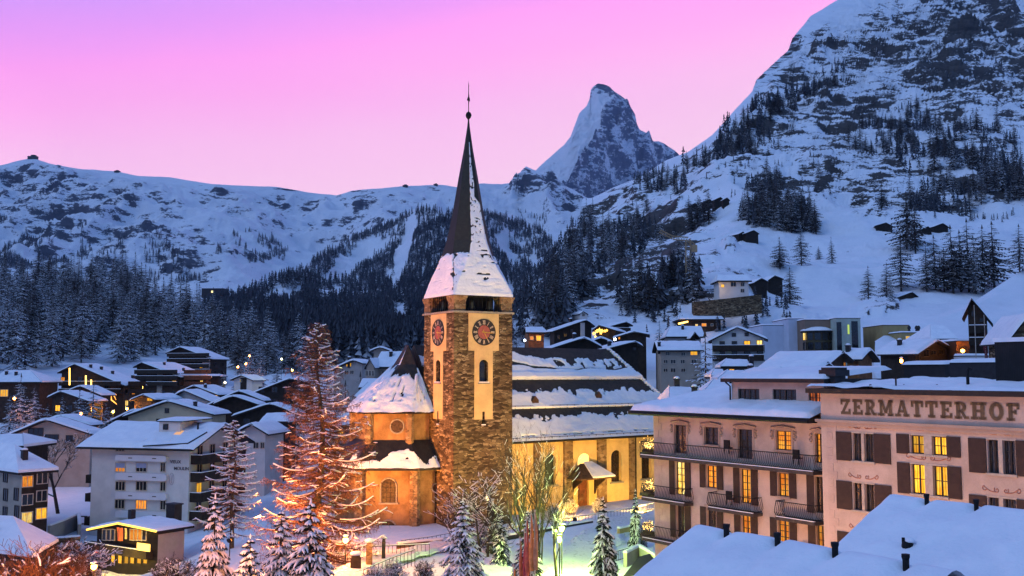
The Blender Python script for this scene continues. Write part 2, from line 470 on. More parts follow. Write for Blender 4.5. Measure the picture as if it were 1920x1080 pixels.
# the pyramid peak
topE = curve([(880, 425), (960, 360), (1006, 318), (1022, 303), (1040, 287), (1058, 272), (1070, 256), (1079, 232), (1086, 213), (1092, 206), (1100, 199), (1106, 184), (1107, 170), (1113, 163), (1121, 158), (1130, 159),
              (1142, 164), (1152, 173), (1160, 178), (1175, 190), (1184, 203), (1191, 215), (1194, 232), (1199, 243), (1215, 253), (1225, 266), (1236, 265), (1246, 269), (1270, 287), (1300, 318), (1420, 400)])
botE = lambda px: np.full_like(np.asarray(px, float), 470.)
ridE = curve([(150, 1122), (165, 1118), (190, 1143), (223, 1131), (253, 1126), (285, 1104), (307, 1090), (340, 1062), (380, 1030), (470, 980)])
def depE(PX, PY):
    dx = PX - ridE(PY)
    base = np.interp(PY, [150, 300, 470], [9500, 8900, 8000])
    return base + np.where(dx > 0, dx * 7.5, -dx * 4.5)
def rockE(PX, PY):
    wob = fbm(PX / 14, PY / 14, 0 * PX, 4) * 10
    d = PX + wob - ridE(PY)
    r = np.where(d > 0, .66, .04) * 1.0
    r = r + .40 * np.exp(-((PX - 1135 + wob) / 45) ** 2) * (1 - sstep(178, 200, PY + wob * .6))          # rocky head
    # snow gullies on the right face
    for (x0, y0, x1, y1, w, st) in ((1150, 250, 1205, 330, 7, .40), (1195, 270, 1240, 320, 6, .30), (1225, 262, 1262, 290, 7, .45), (1130, 300, 1180, 345, 8, .3), (1165, 185, 1195, 235, 4, .18)):
        tx, ty = x1 - x0, y1 - y0; L = math.hypot(tx, ty)
        u = ((PX - x0) * tx + (PY - y0) * ty) / L / L; v = np.abs((PX - x0) * ty - (PY - y0) * tx) / L + wob * .35
        r = r - st * np.exp(-(v / w) ** 2) * sstep(-.1, .1, u) * (1 - sstep(.9, 1.1, u))
    r = r + np.where((d < 0), .20 * np.exp(-((PY - 330 + .35 * (PX - 1090)) / 14) ** 2), 0)
    return r
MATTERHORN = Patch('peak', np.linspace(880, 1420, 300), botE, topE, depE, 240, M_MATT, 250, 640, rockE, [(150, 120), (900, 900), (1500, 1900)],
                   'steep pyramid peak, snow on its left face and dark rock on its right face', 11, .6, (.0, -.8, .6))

# dark wooded spurs in the middle distance
M_MID = terrain_mat('wooded_spur_snow', .012, .06, .50, .70, .45, 1.1, (.03, .032, .036), 8)
topC = curve([(380, 575), (420, 560), (470, 545), (520, 528), (560, 510), (600, 478), (650, 450), (700, 432), (740, 415), (770, 396), (790, 388), (830, 398), (880, 404), (920, 398), (960, 402), (1000, 424), (1030, 442), (1060, 470), (1110, 520), (1180, 560), (1300, 600)])
botC = lambda px: np.full_like(np.asarray(px, float), 690.)
depC0 = curve([(380, 2500), (450, 2100), (520, 1600), (580, 1050), (640, 640), (690, 460)])
def depC(PX, PY): return depC0(PY) * (1 + .14 * np.sin(PX / 48.0) * sstep(640, 480, PY))
MID_HILL = Patch('hill', np.linspace(380, 1300, 300), botC, topC, depC, 150, M_MID, 60, 260,
                 blobs([(820, 410, 60, 22, 40, .25)]), [(120, 30), (900, 500)], 'dark wooded spur in the middle of the valley', 21, .5)

# wooded hillside on the left
M_LEFT = terrain_mat('left_slope_snow', .08, .5, .62, .8, .45, .8, (.045, .04, .038), 1.2)
topB = curve([(-220, 525), (-100, 520), (0, 525), (60, 520), (150, 520), (240, 523), (300, 560), (380, 598), (440, 622), (500, 648), (560, 668), (640, 690), (720, 700)])
botB = lambda px: np.full_like(np.asarray(px, float), 735.)
depB0 = curve([(520, 560), (560, 500), (600, 440), (650, 385), (700, 325), (735, 285)])
def depB(PX, PY): return depB0(PY) * (1 + .0004 * (PX - 150))
LEFT_HILL = Patch('hillside', np.linspace(-220, 720, 220), botB, topB, depB, 100, M_LEFT, 7, 40, None, [(60, 10), (300, 120)],
                  'snowy hillside under the dense wood on the left', 31, .35)

# the great slope on the right
M_RIGHT = terrain_mat('right_slope_snow', .03, .085, .50, .58, .72, 2.1, (.050, .046, .044), 2.2, (0, .45, .3), (.45, .45, 1.5))
topF = curve([(940, 640), (960, 600), (1000, 535), (1030, 495), (1060, 445), (1083, 425), (1092, 372), (1110, 372), (1150, 352), (1200, 332), (1250, 300), (1290, 285), (1335, 255), (1352, 236), (1375, 210), (1410, 172), (1418, 150),
              (1445, 125), (1478, 95), (1486, 72), (1520, 30), (1570, 0), (1640, -45), (1760, -110), (1900, -150), (2200, -230)])
botF = lambda px: np.full_like(np.asarray(px, float), 690.)
depF0 = curve([(-230, 2400), (-100, 2050), (0, 1700), (100, 1330), (200, 980), (270, 760), (330, 620), (400, 500), (470, 415), (530, 350), (590, 300), (640, 262), (690, 225)])
def depF(PX, PY):
    v = depF0(PY) * (1 + .55 * sstep(1420, 1080, PX) * sstep(600, 420, PY))
    # low bluff: the rocky knoll steps towards the village
    v = v * (1 - .10 * sstep(1500, 1350, PX) * sstep(1000, 1060, PX) * np.exp(-((PY - 530) / 60) ** 2))
    return v
rockF = blobs([(1030, 540, 30, 120, 25, .62), (985, 600, 26, 50, 20, .55), (1170, 500, 200, 115, -20, .60), (1300, 550, 110, 60, 0, .46), (1640, 150, 330, 120, -30, .42), (1850, 120, 210, 140, 0, .52), (1580, 330, 200, 60, -10, .40), (1800, 330, 190, 90, 0, .36), (1330, 320, 150, 40, -25, .34), (1470, 160, 130, 40, -40, .36), (1150, 390, 110, 40, -25, .40), (1640, 600, 60, 16, 0, .4), (1400, 612, 120, 16, 0, .34), (1190, 500, 34, 14, -35, .75), (1168, 520, 22, 26, 10, .95), (1258, 505, 28, 24, 20, .85), (1220, 410, 44, 18, -30, .75), (1255, 395, 28, 14, -35, .7), (1180, 380, 40, 13, -12, .65), (1100, 420, 14, 40, 10, .85),
               (1130, 440, 30, 10, -20, .5), (1160, 450, 40, 30, -30, .55), (1250, 600, 60, 18, 5, .42), (1150, 580, 60, 22, -10, .42), (1110, 545, 40, 12, -35, .6), (1350, 480, 40, 12, 10, .6), (1290, 460, 60, 18, 15, .42),
               (1380, 525, 60, 10, 0, .4), (1260, 480, 60, 16, -5, .45), (1170, 470, 60, 30, -30, .36), (1230, 540, 70, 30, 0, .42), (1100, 500, 50, 30, -35, .42),
               (1490, 85, 24, 14, -50, .9), (1430, 140, 60, 10, -32, .75), (1500, 90, 90, 9, -32, .55), (1540, 95, 70, 7, -28, .7), (1470, 205, 140, 12, -32, .42), (1640, 90, 80, 16, -28, .52), (1720, 60, 60, 20, -25, .7),
               (1800, 70, 40, 24, -8, 1.0), (1880, 35, 44, 30, 20, .85), (1760, 15, 90, 14, -15, .45), (1870, 100, 60, 22, -10, .5), (1700, 165, 70, 12, -18, .55), (1650, 195, 60, 13, -20, .6), (1760, 140, 60, 20, -22, .85), (1570, 200, 24, 14, 0, .7),
               (1630, 205, 36, 10, -8, .8), (1530, 220, 60, 10, -25, .35), (1700, 255, 26, 12, 20, .6), (1530, 310, 40, 18, 10, .6), (1600, 300, 60, 16, 12, .45), (1560, 370, 30, 14, 30, .55), (1550, 345, 14, 34, 0, .7), (1625, 372, 40, 12, 10, .5),
               (1750, 385, 50, 12, 0, .55), (1880, 320, 60, 30, 0, .5), (1390, 330, 60, 8, -15, .3), (1300, 340, 60, 20, -15, .38), (1620, 415, 60, 4, 0, .35), (1330, 575, 70, 12, -6, .45), (1650, 590, 40, 8, -8, .5), (1345, 270, 60, 10, -35, .5), (1300, 290, 30, 12, -35, .4), (1270, 330, 70, 30, -20, .3),
               (1420, 340, 40, 14, -10, .45), (1490, 370, 50, 12, -6, .35), (1410, 600, 80, 8, 0, .4), (1480, 615, 60, 8, 10, .38)])
RIGHT_HILL = Patch('slope', np.linspace(940, 2200, 560), botF, topF, depF, 300, M_RIGHT, 46, 110, rockF, [(80, 20), (500, 300), (1200, 1200)],
                   'high snowy slope with rock bands rising on the right', 41, .5)
# near snow shoulder at the right edge
topG = curve([(1640, 640), (1700, 602), (1760, 590), (1820, 570), (1880, 530), (1920, 505), (1990, 470), (2150, 420)])
botG = lambda px: np.full_like(np.asarray(px, float), 700.)
depG0 = curve([(420, 330), (500, 290), (570, 250), (640, 205), (700, 170)])
NEAR_SHOULDER = Patch('knoll', np.linspace(1640, 2150, 120), botG, topG, lambda PX, PY: depG0(PY), 60, M_RIGHT, 3.0, 30, None, [(10, 1), (60, 30), (200, 120)],
                      'smooth snow shoulder behind the houses at the right edge', 51, .3)
# ================================================================= TREES IN THE LANDSCAPE
def conifer_arrays(seed, h, r, whorls, per, droop, tw, dens, bare=.12, taper=.9, snowcap=0.0):
    """crown of many drooping fronds with side twigs, as triangles; unit metres"""
    rnd = random.Random(seed); V, F = [], []
    def tri(a, b, c):
        i = len(V); V.extend((a, b, c)); F.append((i, i + 1, i + 2))
    for k in range(whorls):
        u = k / (whorls - 1)
        z = h * (bare + (1 - bare) * u ** .92)
        L0 = r * (1 - u) ** taper * (.72 + .28 * min(1, u * 6)) + .12 * r * (1 - u) + .08
        for j in range(per if u < .8 else max(3, per - 2)):
            if rnd.random() > dens: continue
            a = 2 * PI * (j + rnd.random() * .8) / per + k * 1.7
            L = L0 * rnd.uniform(.55, 1.15)
            zz = z + rnd.uniform(-.4, .4) * h / whorls
            ca, sa = math.cos(a), math.sin(a)
            d1 = -droop * rnd.uniform(.5, 1.3) * (1 - .5 * u)
            pt = lambda t: (ca * L * t, sa * L * t, zz + L * (d1 * t + .32 * abs(droop) * t * t * 1.2 + .1 * (1 - t)))
            nseg = 5
            for q in range(nseg):
                t0, t1 = q / nseg, (q + 1) / nseg
                p0, p1 = pt(t0), pt(t1)
                w = tw * L * (1 - .6 * t0)
                for sgn in (-1, 1):
                    if rnd.random() < .12: continue
                    ln = w * rnd.uniform(.6, 1.3)
                    ex = (p0[0] * .3 + p1[0] * .7 - sa * sgn * ln + ca * ln * .5, p0[1] * .3 + p1[1] * .7 + ca * sgn * ln + sa * ln * .5, p1[2] - ln * rnd.uniform(.1, .8))
                    tri(p0, p1, ex)
            tri(pt(0), (pt(.5)[0] - sa * .05, pt(.5)[1] + ca * .05, pt(.5)[2]), pt(1))
    # leader
    for a in (0, 2.1, 4.2):
        tri((math.cos(a) * .12 * r * .5, math.sin(a) * .12 * r * .5, h * .96), (math.cos(a + 2.1) * .06 * r, math.sin(a + 2.1) * .06 * r, h * .96), (0, 0, h * 1.03))
    return np.array(V, float), np.array(F, int)
def far_tree_mesh(name, seed, mats, **kw):
    V, F = conifer_arrays(seed, **kw)
    h = kw['h']; mb = MB()
    mb.tube([(0, 0, -.8), (0, 0, h * .5), (0, 0, h * .98)], [h * .016, h * .010, h * .002], 5)
    tv = np.array(mb.v); tf = np.array([f for f in mb.f if len(f) == 4])
    tt = np.concatenate([tf[:, [0, 1, 2]], tf[:, [0, 2, 3]]])
    allF = np.concatenate([F, tt + len(V)]); allV = np.concatenate([V, tv])
    M = np.concatenate([np.zeros(len(F)), np.ones(len(tt))])
    return tri_soup(name, allV, allF, None, M=M, mats=mats)
SPR = [far_tree_mesh('spruce_tree', 100 + i, [SPRUCE, BARK], h=20, r=4.0 + .45 * (i % 3), whorls=18, per=8, droop=.6, tw=.27, dens=.92, bare=.08, taper=.78) for i in range(5)]
LAR = [far_tree_mesh('larch_tree', 200 + i, [LARCH, BARK], h=18, r=4.5 + .45 * (i % 3), whorls=19, per=9, droop=.26, tw=.24, dens=.88, bare=.12, taper=.66) for i in range(5)]
rt = random.Random(5)
def place(meshes, name, pos, s, label, group, sx=None):
    o = link(name, rt.choice(meshes))
    o.location = (pos.x, pos.y, pos.z - .3); w = sx or rt.uniform(.85, 1.2)
    o.scale = (s * w, s * w, s); o.rotation_euler = (rt.uniform(-.03, .03), rt.uniform(-.03, .03), rt.uniform(0, 6.28))
    return tag(o, label, 'tree', group)
def in_poly(x, y, poly):
    c = False; j = len(poly) - 1
    for i in range(len(poly)):
        (xi, yi), (xj, yj) = poly[i], poly[j]
        if (yi > y) != (yj > y) and x < (xj - xi) * (y - yi) / (yj - yi) + xi: c = not c
        j = i
    return c
def scatter(poly, n, mind, rnd, tries=40):
    x0, x1 = min(p[0] for p in poly), max(p[0] for p in poly); y0, y1 = min(p[1] for p in poly), max(p[1] for p in poly)
    out = []
    for _ in range(n * tries):
        if len(out) >= n: break
        x, y = rnd.uniform(x0, x1), rnd.uniform(y0, y1)
        if not in_poly(x, y, poly): continue
        if all((x - a) ** 2 + ((y - b) * 1.5) ** 2 > mind * mind for a, b in out): out.append((x, y))
    return out
# wood on the left hillside: foot of each tree in picture pixels
LG = 'trees of the dense wood above the chalets'
wood = [(-60, 525), (60, 530), (160, 528), (240, 530), (300, 566), (380, 602), (470, 642), (560, 676), (610, 692), (560, 712), (470, 706), (430, 690), (380, 664), (310, 668), (250, 682), (130, 690), (20, 704), (-60, 704)]
feet = scatter(wood, 255, 13, rt)
clear = [(105, 652), (240, 652), (240, 676), (110, 690)]
for (x, y) in sorted(feet, key=lambda q: q[1]):
    if in_poly(x, y, clear) and rt.random() < .6: continue
    p = LEFT_HILL.at(x, y); p.z = max(p.z, gz(p.x, p.y))
    tree = place(SPR if rt.random() < .62 else LAR, 'spruce_tree', p, rt.uniform(.8, 1.12), 'snow dusted conifer standing in the dense wood above the chalets', LG)
    if tree.data.name.startswith('larch'): tree.name = 'larch_tree'
# stands on the right slope
RG = 'trees in the crowded stands on the rocky slope'
stands = [([(1385, 400), (1420, 372), (1480, 385), (1525, 395), (1538, 432), (1460, 432), (1400, 425)], 34, 9, .95),
          ([(1290, 405), (1330, 400), (1335, 425), (1295, 425)], 6, 8, .9),
          ([(1650, 300), (1690, 250), (1800, 235), (1890, 260), (1920, 300), (1930, 380), (1880, 380), (1830, 330), (1760, 330), (1700, 330)], 42, 11, 1.05),
          ([(1700, 380), (1760, 350), (1830, 345), (1860, 300), (1930, 330), (1930, 390), (1880, 380), (1800, 390), (1740, 410), (1700, 405)], 26, 11, 1.0),
          ([(1350, 270), (1420, 230), (1500, 190), (1570, 145), (1580, 160), (1500, 215), (1430, 255), (1370, 290)], 64, 5, .85),
          ([(1300, 300), (1360, 280), (1450, 255), (1470, 275), (1400, 305), (1320, 330), (1260, 330)], 20, 10, .8),
          ([(1590, 270), (1640, 215), (1720, 210), (1770, 220), (1730, 260), (1660, 290)], 26, 9, .95),
          ([(1690, 120), (1740, 100), (1830, 85), (1830, 110), (1750, 130)], 12, 9, .9),
          ([(1180, 350), (1250, 320), (1290, 330), (1290, 370), (1200, 375)], 14, 10, .75),
          ([(1100, 460), (1180, 420), (1220, 400), (1230, 460), (1180, 500), (1090, 560), (1060, 590), (1020, 560), (1060, 500)], 40, 9, .9),
          ([(1010, 600), (1040, 560), (1080, 600), (1060, 640), (1010, 640)], 12, 9, .8),
          ([(1150, 590), (1220, 560), (1300, 560), (1310, 600), (1260, 600), (1170, 610)], 14, 10, .8),
          ([(1400, 350), (1440, 330), (1480, 345), (1480, 365), (1410, 370)], 10, 8, .8)]
for poly, n, md, sc in stands:
    for (x, y) in sorted(scatter(poly, n, md, rt), key=lambda q: q[1]):
        p = RIGHT_HILL.at(x, y)
        tree = place(LAR if rt.random() < .8 else SPR, 'larch_tree', p, sc * rt.uniform(.75, 1.1), 'dark slender tree in one of the crowded stands on the rocky slope', RG)
        if tree.data.name.startswith('spruce'): tree.name = 'spruce_tree'
# named single trees on the open snow: (foot px, foot py, height in px, kind, label)
singles = [(1460, 522, 62, 'L', 'bare larch left of its twin on the open snow above the white hillside house'),
           (1500, 520, 70, 'L', 'broad bare larch, right one of the twin larches on the open snow'),
           (1478, 598, 78, 'L', 'tall bare larch at the foot of the open snow above the white gabled chalet'),
           (1560, 494, 52, 'S', 'dark compact conifer alone in the middle of the open snow'),
           (1537, 478, 26, 'L', 'small bare larch just left of the dark compact conifer'),
           (1625, 580, 66, 'L', 'bare larch left of the snowy hut on the open slope'),
           (1660, 575, 74, 'L', 'bare larch close beside the snowy hut, on its left'),
           (1688, 555, 110, 'L', 'tall larch rising behind the snowy hut on the right slope'),
           (1700, 470, 110, 'L', 'tallest dark larch below the upper log huts on the right'),
           (1716, 480, 92, 'L', 'dark larch at the right of the tallest one below the log huts'),
           (1735, 560, 96, 'L', 'first larch of the row right of the snowy hut'),
           (1752, 556, 105, 'L', 'second larch of the row right of the snowy hut'),
           (1768, 558, 84, 'L', 'lower larch in the row right of the snowy hut'),
           (1785, 560, 130, 'L', 'thick larch in the middle of the row right of the snowy hut'),
           (1800, 556, 118, 'L', 'larch just right of the row middle beside the snowy hut'),
           (1815, 556, 140, 'L', 'tallest larch of the row right of the snowy hut'),
           (1828, 560, 112, 'S', 'dense dark conifer in the row right of the snowy hut'),
           (1842, 556, 128, 'L', 'larch near the right end of the row'),
           (1862, 548, 126, 'L', 'last larch at the right end of the row, wide and bare'),
           (1912, 508, 92, 'L', 'larch cut by the right edge on the snow shoulder'),
           (1654, 393, 52, 'L', 'lone larch on the snow above the upper log huts'),
           (1664, 600, 52, 'S', 'small dark conifer on the rocky step above the ochre house'),
           (1238, 470, 60, 'S', 'narrow conifer on the crest of the rocky knoll beside the crane jib'),
           (1276, 433, 26, 'S', 'tiny lone conifer on the snow left of the crane top'),
           (1100, 440, 70, 'S', 'dark conifer on the cliff edge under the pyramid peak'),
           (1535, 330, 42, 'S', 'dark conifer on the rock outcrop high on the right slope'),
           (1310, 412, 60, 'L', 'larch beside the three log huts on the upper meadow')]
for (x, y, hp, k, lab) in singles:
    hill = NEAR_SHOULDER if x > 1880 and y > 450 else RIGHT_HILL
    p = hill.at(x, y)
    H_ = hp / FPX * p.y
    o = place(LAR if k == 'L' else SPR, 'larch_tree' if k == 'L' else 'spruce_tree', p, H_ / (18 if k == 'L' else 20), lab, 'single trees on the right slope', 1.15 if k == 'L' else 1.0)
# ---- far woods: one mass each
def wood_mass(name, feet, label, hgt, seed, mat):
    T = []
    for i in range(5):
        rn = random.Random(seed + i); V, F = [], []
        for k in range(6):
            u = k / 6; z = .12 + .86 * u; L = .17 * (1 - u) ** .8 + .012
            for j in range(4):
                a = 2 * PI * (j + rn.random()) / 4 + k
                ll = L * rn.uniform(.7, 1.2)
                b = len(V)
                V += [(0, 0, z + .13), (math.cos(a - .5) * ll, math.sin(a - .5) * ll, z - .05 * rn.random()), (math.cos(a + .5) * ll, math.sin(a + .5) * ll, z - .06 * rn.random())]
                F.append((b, b + 1, b + 2))
        b = len(V); V += [(-.012, 0, 0), (.012, 0, 0), (0, 0, 1.0)]; F.append((b, b + 1, b + 2))
        T.append((np.array(V), np.array(F)))
    VV, FF, off = [], [], 0
    rn = random.Random(seed)
    for p in feet:
        v, f = T[rn.randrange(5)]
        h = hgt * rn.uniform(.65, 1.15); a = rn.uniform(0, 6.28); c, s_ = math.cos(a), math.sin(a)
        q = np.stack([(v[:, 0] * c - v[:, 1] * s_) * h + p.x, (v[:, 0] * s_ + v[:, 1] * c) * h + p.y, v[:, 2] * h + p.z - .3], -1)
        VV.append(q); FF.append(f + off); off += len(v)
    o = link(name, tri_soup(name, np.concatenate(VV), np.concatenate(FF), mat))
    return tag(o, label, 'wood', kind='stuff')
def fill(poly, n, hill, rnd, holes=(), keep=1.0):
    x0, x1 = min(p[0] for p in poly), max(p[0] for p in poly); y0, y1 = min(p[1] for p in poly), max(p[1] for p in poly)
    out = []
    while n > 0:
        n -= 1
        x, y = rnd.uniform(x0, x1), rnd.uniform(y0, y1)
        if not in_poly(x, y, poly) or any(in_poly(x, y, h) for h in holes): continue
        g = vnoise(np.array([x / 26.0]), np.array([y / 20.0]), np.array([4.0]))[0]
        if g < 1 - keep: continue
        out.append(hill.at(x, y))
    return out
rf = random.Random(77)
midpoly = [(380, 585), (470, 552), (560, 520), (600, 486), (660, 452), (740, 420), (790, 392), (830, 402), (900, 404), (960, 406), (1010, 432), (1060, 475), (1110, 530), (1110, 690), (380, 690)]
holes = [[(480, 560), (520, 540), (575, 552), (560, 582), (500, 590)], [(640, 480), (700, 455), (725, 462), (690, 500), (655, 530), (600, 540)], [(740, 470), (770, 405), (782, 410), (765, 500), (735, 560)],
         [(735, 580), (760, 575), (765, 610), (740, 615)], [(900, 560), (960, 540), (970, 560), (910, 600)], [(700, 630), (790, 600), (795, 640), (720, 655)], [(925, 440), (948, 445), (985, 500), (960, 500)], [(1000, 470), (1030, 500), (1010, 520), (985, 490)], [(590, 560), (640, 545), (650, 560), (600, 580)]]
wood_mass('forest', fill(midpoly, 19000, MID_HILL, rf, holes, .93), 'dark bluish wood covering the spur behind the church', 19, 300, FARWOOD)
fl = fill([(-20, 400), (40, 425), (110, 470), (130, 500), (60, 520), (-20, 520)], 2600, LEFT_MTN, rf, (), .6)
fl += fill([(430, 440), (500, 445), (540, 470), (520, 510), (470, 515), (450, 480)], 700, LEFT_MTN, rf, (), .45)
fl += fill([(150, 430), (400, 470), (440, 520), (250, 530), (130, 490)], 1500, LEFT_MTN, rf, (), .38)
fl += fill([(960, 400), (1080, 400), (1060, 450), (1010, 440)], 260, LEFT_MTN, rf, (), .5)
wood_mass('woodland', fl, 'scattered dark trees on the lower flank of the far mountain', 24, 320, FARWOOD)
behind = fill([(-60, 524), (240, 524), (300, 560), (420, 612), (560, 672), (640, 695), (560, 705), (440, 680), (330, 650), (240, 655), (-60, 680)], 700, LEFT_HILL, rf, (), .9)
wood_mass('undergrowth', behind, 'low snowy undergrowth between the trunks of the left wood', 7, 340, SPRUCE)
fr = fill([(1040, 480), (1110, 440), (1230, 400), (1240, 470), (1180, 540), (1080, 600), (1000, 640), (1000, 600)], 260, RIGHT_HILL, rf, (), .7)
fr += fill([(1150, 600), (1230, 560), (1310, 580), (1400, 600), (1480, 600), (1480, 640), (1200, 640)], 150, RIGHT_HILL, rf, (), .7)
fr += fill([(1280, 320), (1420, 240), (1570, 150), (1600, 170), (1480, 250), (1350, 320)], 420, RIGHT_HILL, rf, (), .7)
fr += fill([(1600, 290), (1700, 210), (1920, 200), (1920, 420), (1700, 420)], 330, RIGHT_HILL, rf, (), .6)
fr += fill([(1200, 340), (1300, 320), (1560, 300), (1560, 380), (1300, 380), (1180, 400)], 160, RIGHT_HILL, rf, (), .5)
band = fill([(1335, 285), (1360, 250), (1430, 210), (1500, 172), (1572, 130), (1582, 150), (1520, 205), (1440, 245), (1390, 272), (1345, 300)], 620, RIGHT_HILL, rf, (), .95)
band += fill([(1225, 345), (1290, 300), (1350, 285), (1440, 262), (1400, 300), (1330, 330), (1240, 370)], 120, RIGHT_HILL, rf, (), .6)
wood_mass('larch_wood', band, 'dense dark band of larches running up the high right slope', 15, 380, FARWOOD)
st = fill([(958, 645), (972, 588), (1003, 535), (1040, 482), (1086, 418), (1112, 440), (1070, 520), (1030, 590), (1010, 645)], 260, RIGHT_HILL, rf, (), .9)
for poly, n_, md, sc in stands: st += fill(poly, int(abs(sum(poly[i][0] * poly[i - 1][1] - poly[i - 1][0] * poly[i][1] for i in range(len(poly)))) / 2 / 42), RIGHT_HILL, rf, (), .75)
wood_mass('thicket', st, 'thin young trees and twigs between the larger larches on the right slope', 11, 400, FARWOOD)
wood_mass('scrub', fr, 'dark scrub and brush scattered over the right slope', 5, 360, FARWOOD)
# ================================================================= BUILDING MATERIALS
def masonry(name, c1, c2, c3, mortar, sx=1.9, sz=3.6, grow=True):
    m, n, l, b = _mat(name)
    t = N(n, 'ShaderNodeTexCoord'); mp = N(n, 'ShaderNodeMapping'); mp.inputs['Scale'].default_value = (sx, sx, sz)
    ns = N(n, 'ShaderNodeTexNoise'); ns.inputs['Scale'].default_value = 1.3; l.new(t.outputs['Object'], ns.inputs[0])
    va = N(n, 'ShaderNodeVectorMath', operation='MULTIPLY_ADD'); va.inputs[1].default_value = (.5, .5, .5)
    l.new(ns.outputs['Color'], va.inputs[0]); l.new(t.outputs['Object'], va.inputs[2])
    l.new(va.outputs[0], mp.inputs[0])
    v = N(n, 'ShaderNodeTexVoronoi'); l.new(mp.outputs[0], v.inputs['Vector']); v.inputs['Scale'].default_value = 1.0
    d = N(n, 'ShaderNodeTexVoronoi', feature='DISTANCE_TO_EDGE'); l.new(mp.outputs[0], d.inputs['Vector']); d.inputs['Scale'].default_value = 1.0
    s = N(n, 'ShaderNodeSeparateColor'); l.new(v.outputs['Color'], s.inputs[0])
    a = mixc(n, l, mapr(n, l, s.outputs[0], .15, .75), c1, c2)
    a = mixc(n, l, mapr(n, l, s.outputs[1], .68, .8), a, c3)
    big = noise_node(n, l, .35, 4, .6)
    a2 = mixc(n, l, mapr(n, l, big.outputs[0], .35, .7), a, mixc(n, l, .55, a, c1))
    l.new(mixc(n, l, mapr(n, l, d.outputs[0], .02, .09), mortar, a2), b.inputs['Base Color'])
    b.inputs['Roughness'].default_value = .95; b.inputs['Specular IOR Level'].default_value = .1
    bump(n, l, mth(n, l, 'MINIMUM', d.outputs[0], .16), 1.0, .35, b)
    MATS[name] = m
    return m
def planks(name, c, scale=6.0, axis=0, var=.45, rough=.75, width=.5):
    """boards or seams running up a surface"""
    if name in MATS: return MATS[name]
    m, n, l, b = _mat(name)
    t = N(n, 'ShaderNodeTexCoord'); w = N(n, 'ShaderNodeTexWave', wave_type='BANDS', bands_direction='XYZ'[axis])
    w.inputs['Scale'].default_value = scale; w.inputs['Distortion'].default_value = .15; l.new(t.outputs['Object'], w.inputs[0])
    x = noise_node(n, l, 1.6, 5, .65)
    a = mixc(n, l, mapr(n, l, x.outputs[0], .3, .7), [q * (1 - var) for q in c], [q * (1 + var) for q in c])
    l.new(mixc(n, l, mapr(n, l, w.outputs[0], 0, .22), [q * .35 for q in c], a), b.inputs['Base Color'])
    b.inputs['Roughness'].default_value = rough; b.inputs['Specular IOR Level'].default_value = .25
    bump(n, l, mapr(n, l, w.outputs[0], 0, .3), .6, .05, b)
    MATS[name] = m
    return m
def plaster(name, c, var=.10):
    if name in MATS: return MATS[name]
    m, n, l, b = _mat(name)
    x = noise_node(n, l, .5, 6, .65); y = noise_node(n, l, 12, 3, .6)
    k = mth(n, l, 'ADD', mth(n, l, 'MULTIPLY', x.outputs[0], .8), mth(n, l, 'MULTIPLY', y.outputs[0], .2))
    l.new(mixc(n, l, mapr(n, l, k, .35, .65), [q * (1 - 1.6 * var) for q in c], [min(.85, q * (1 + var)) for q in c]), b.inputs['Base Color'])
    b.inputs['Roughness'].default_value = .92; b.inputs['Specular IOR Level'].default_value = .1
    bump(n, l, y.outputs[0], .12, .03, b)
    MATS[name] = m
    return m
def lit_glass(name, c0, c1, st):
    """a lit room behind curtains: uneven warm light"""
    if name in MATS: return MATS[name]
    m, n, l, b = _mat(name)
    x = noise_node(n, l, 1.5, 3, .6)
    l.new(mixc(n, l, mapr(n, l, x.outputs[0], .32, .68), c0, c1), b.inputs['Emission Color'])
    oi = N(n, 'ShaderNodeObjectInfo'); w = N(n, 'ShaderNodeTexWave'); w.inputs['Scale'].default_value = 1.8; w.inputs['Distortion'].default_value = 3.0
    t = N(n, 'ShaderNodeTexCoord'); l.new(t.outputs['Object'], w.inputs[0])
    s1 = mth(n, l, 'MULTIPLY_ADD', oi.outputs['Random'], .75, .45); s2 = mth(n, l, 'MULTIPLY_ADD', w.outputs[0], .65, .55)
    l.new(mth(n, l, 'MULTIPLY', mth(n, l, 'MULTIPLY', s1, s2), st * 1.25), b.inputs['Emission Strength'])
    b.inputs['Base Color'].default_value = (.03, .02, .015, 1); b.inputs['Roughness'].default_value = .5; b.inputs['Specular IOR Level'].default_value = .1
    MATS[name] = m
    return m
STONE = masonry('rubble_stone', (.050, .034, .021), (.19, .132, .072), (.34, .26, .155), (.075, .055, .035), 1.45, 4.6)
PILASTER = masonry('pilaster_stone', (.13, .085, .05), (.26, .17, .095), (.34, .25, .16), (.20, .145, .09), 1.6, 3.0)
PLASTER_CH = plaster('church_plaster', (.56, .41, .20))
PLASTER_SHADED = plaster('shaded_choir_plaster', (.25, .150, .072), .26)  # church plaster made darker: the larch's shade is put into the colour
ROOF_CH = planks('dark_sheet_roof', (.042, .033, .024), 5.2, 0, .35, .55)
DARKWOOD = planks('dark_larch_boards', (.030, .021, .015), 7.0, 0, .4)
BROWNWOOD = planks('brown_boards', (.085, .048, .026), 7.0, 0, .4)
GLASS = plain('dark_window_glass', (.012, .014, .018), .12, .3, 2.0, spec=.6)
IRON = plain('dark_iron', (.010, .010, .011), .7, .3, 5.0, spec=.2)
COPPER = plain('spire_sheet', (.0150, .0165, .0115), .6, .35, 2.5, spec=.35)
GILT = plain('gilded_metal', (.55, .33, .06), .35, .2, 6.0, metallic=.6)
LINTEL = plain('grey_lintel_stone', (.25, .23, .20), .9, .2, 4.0)

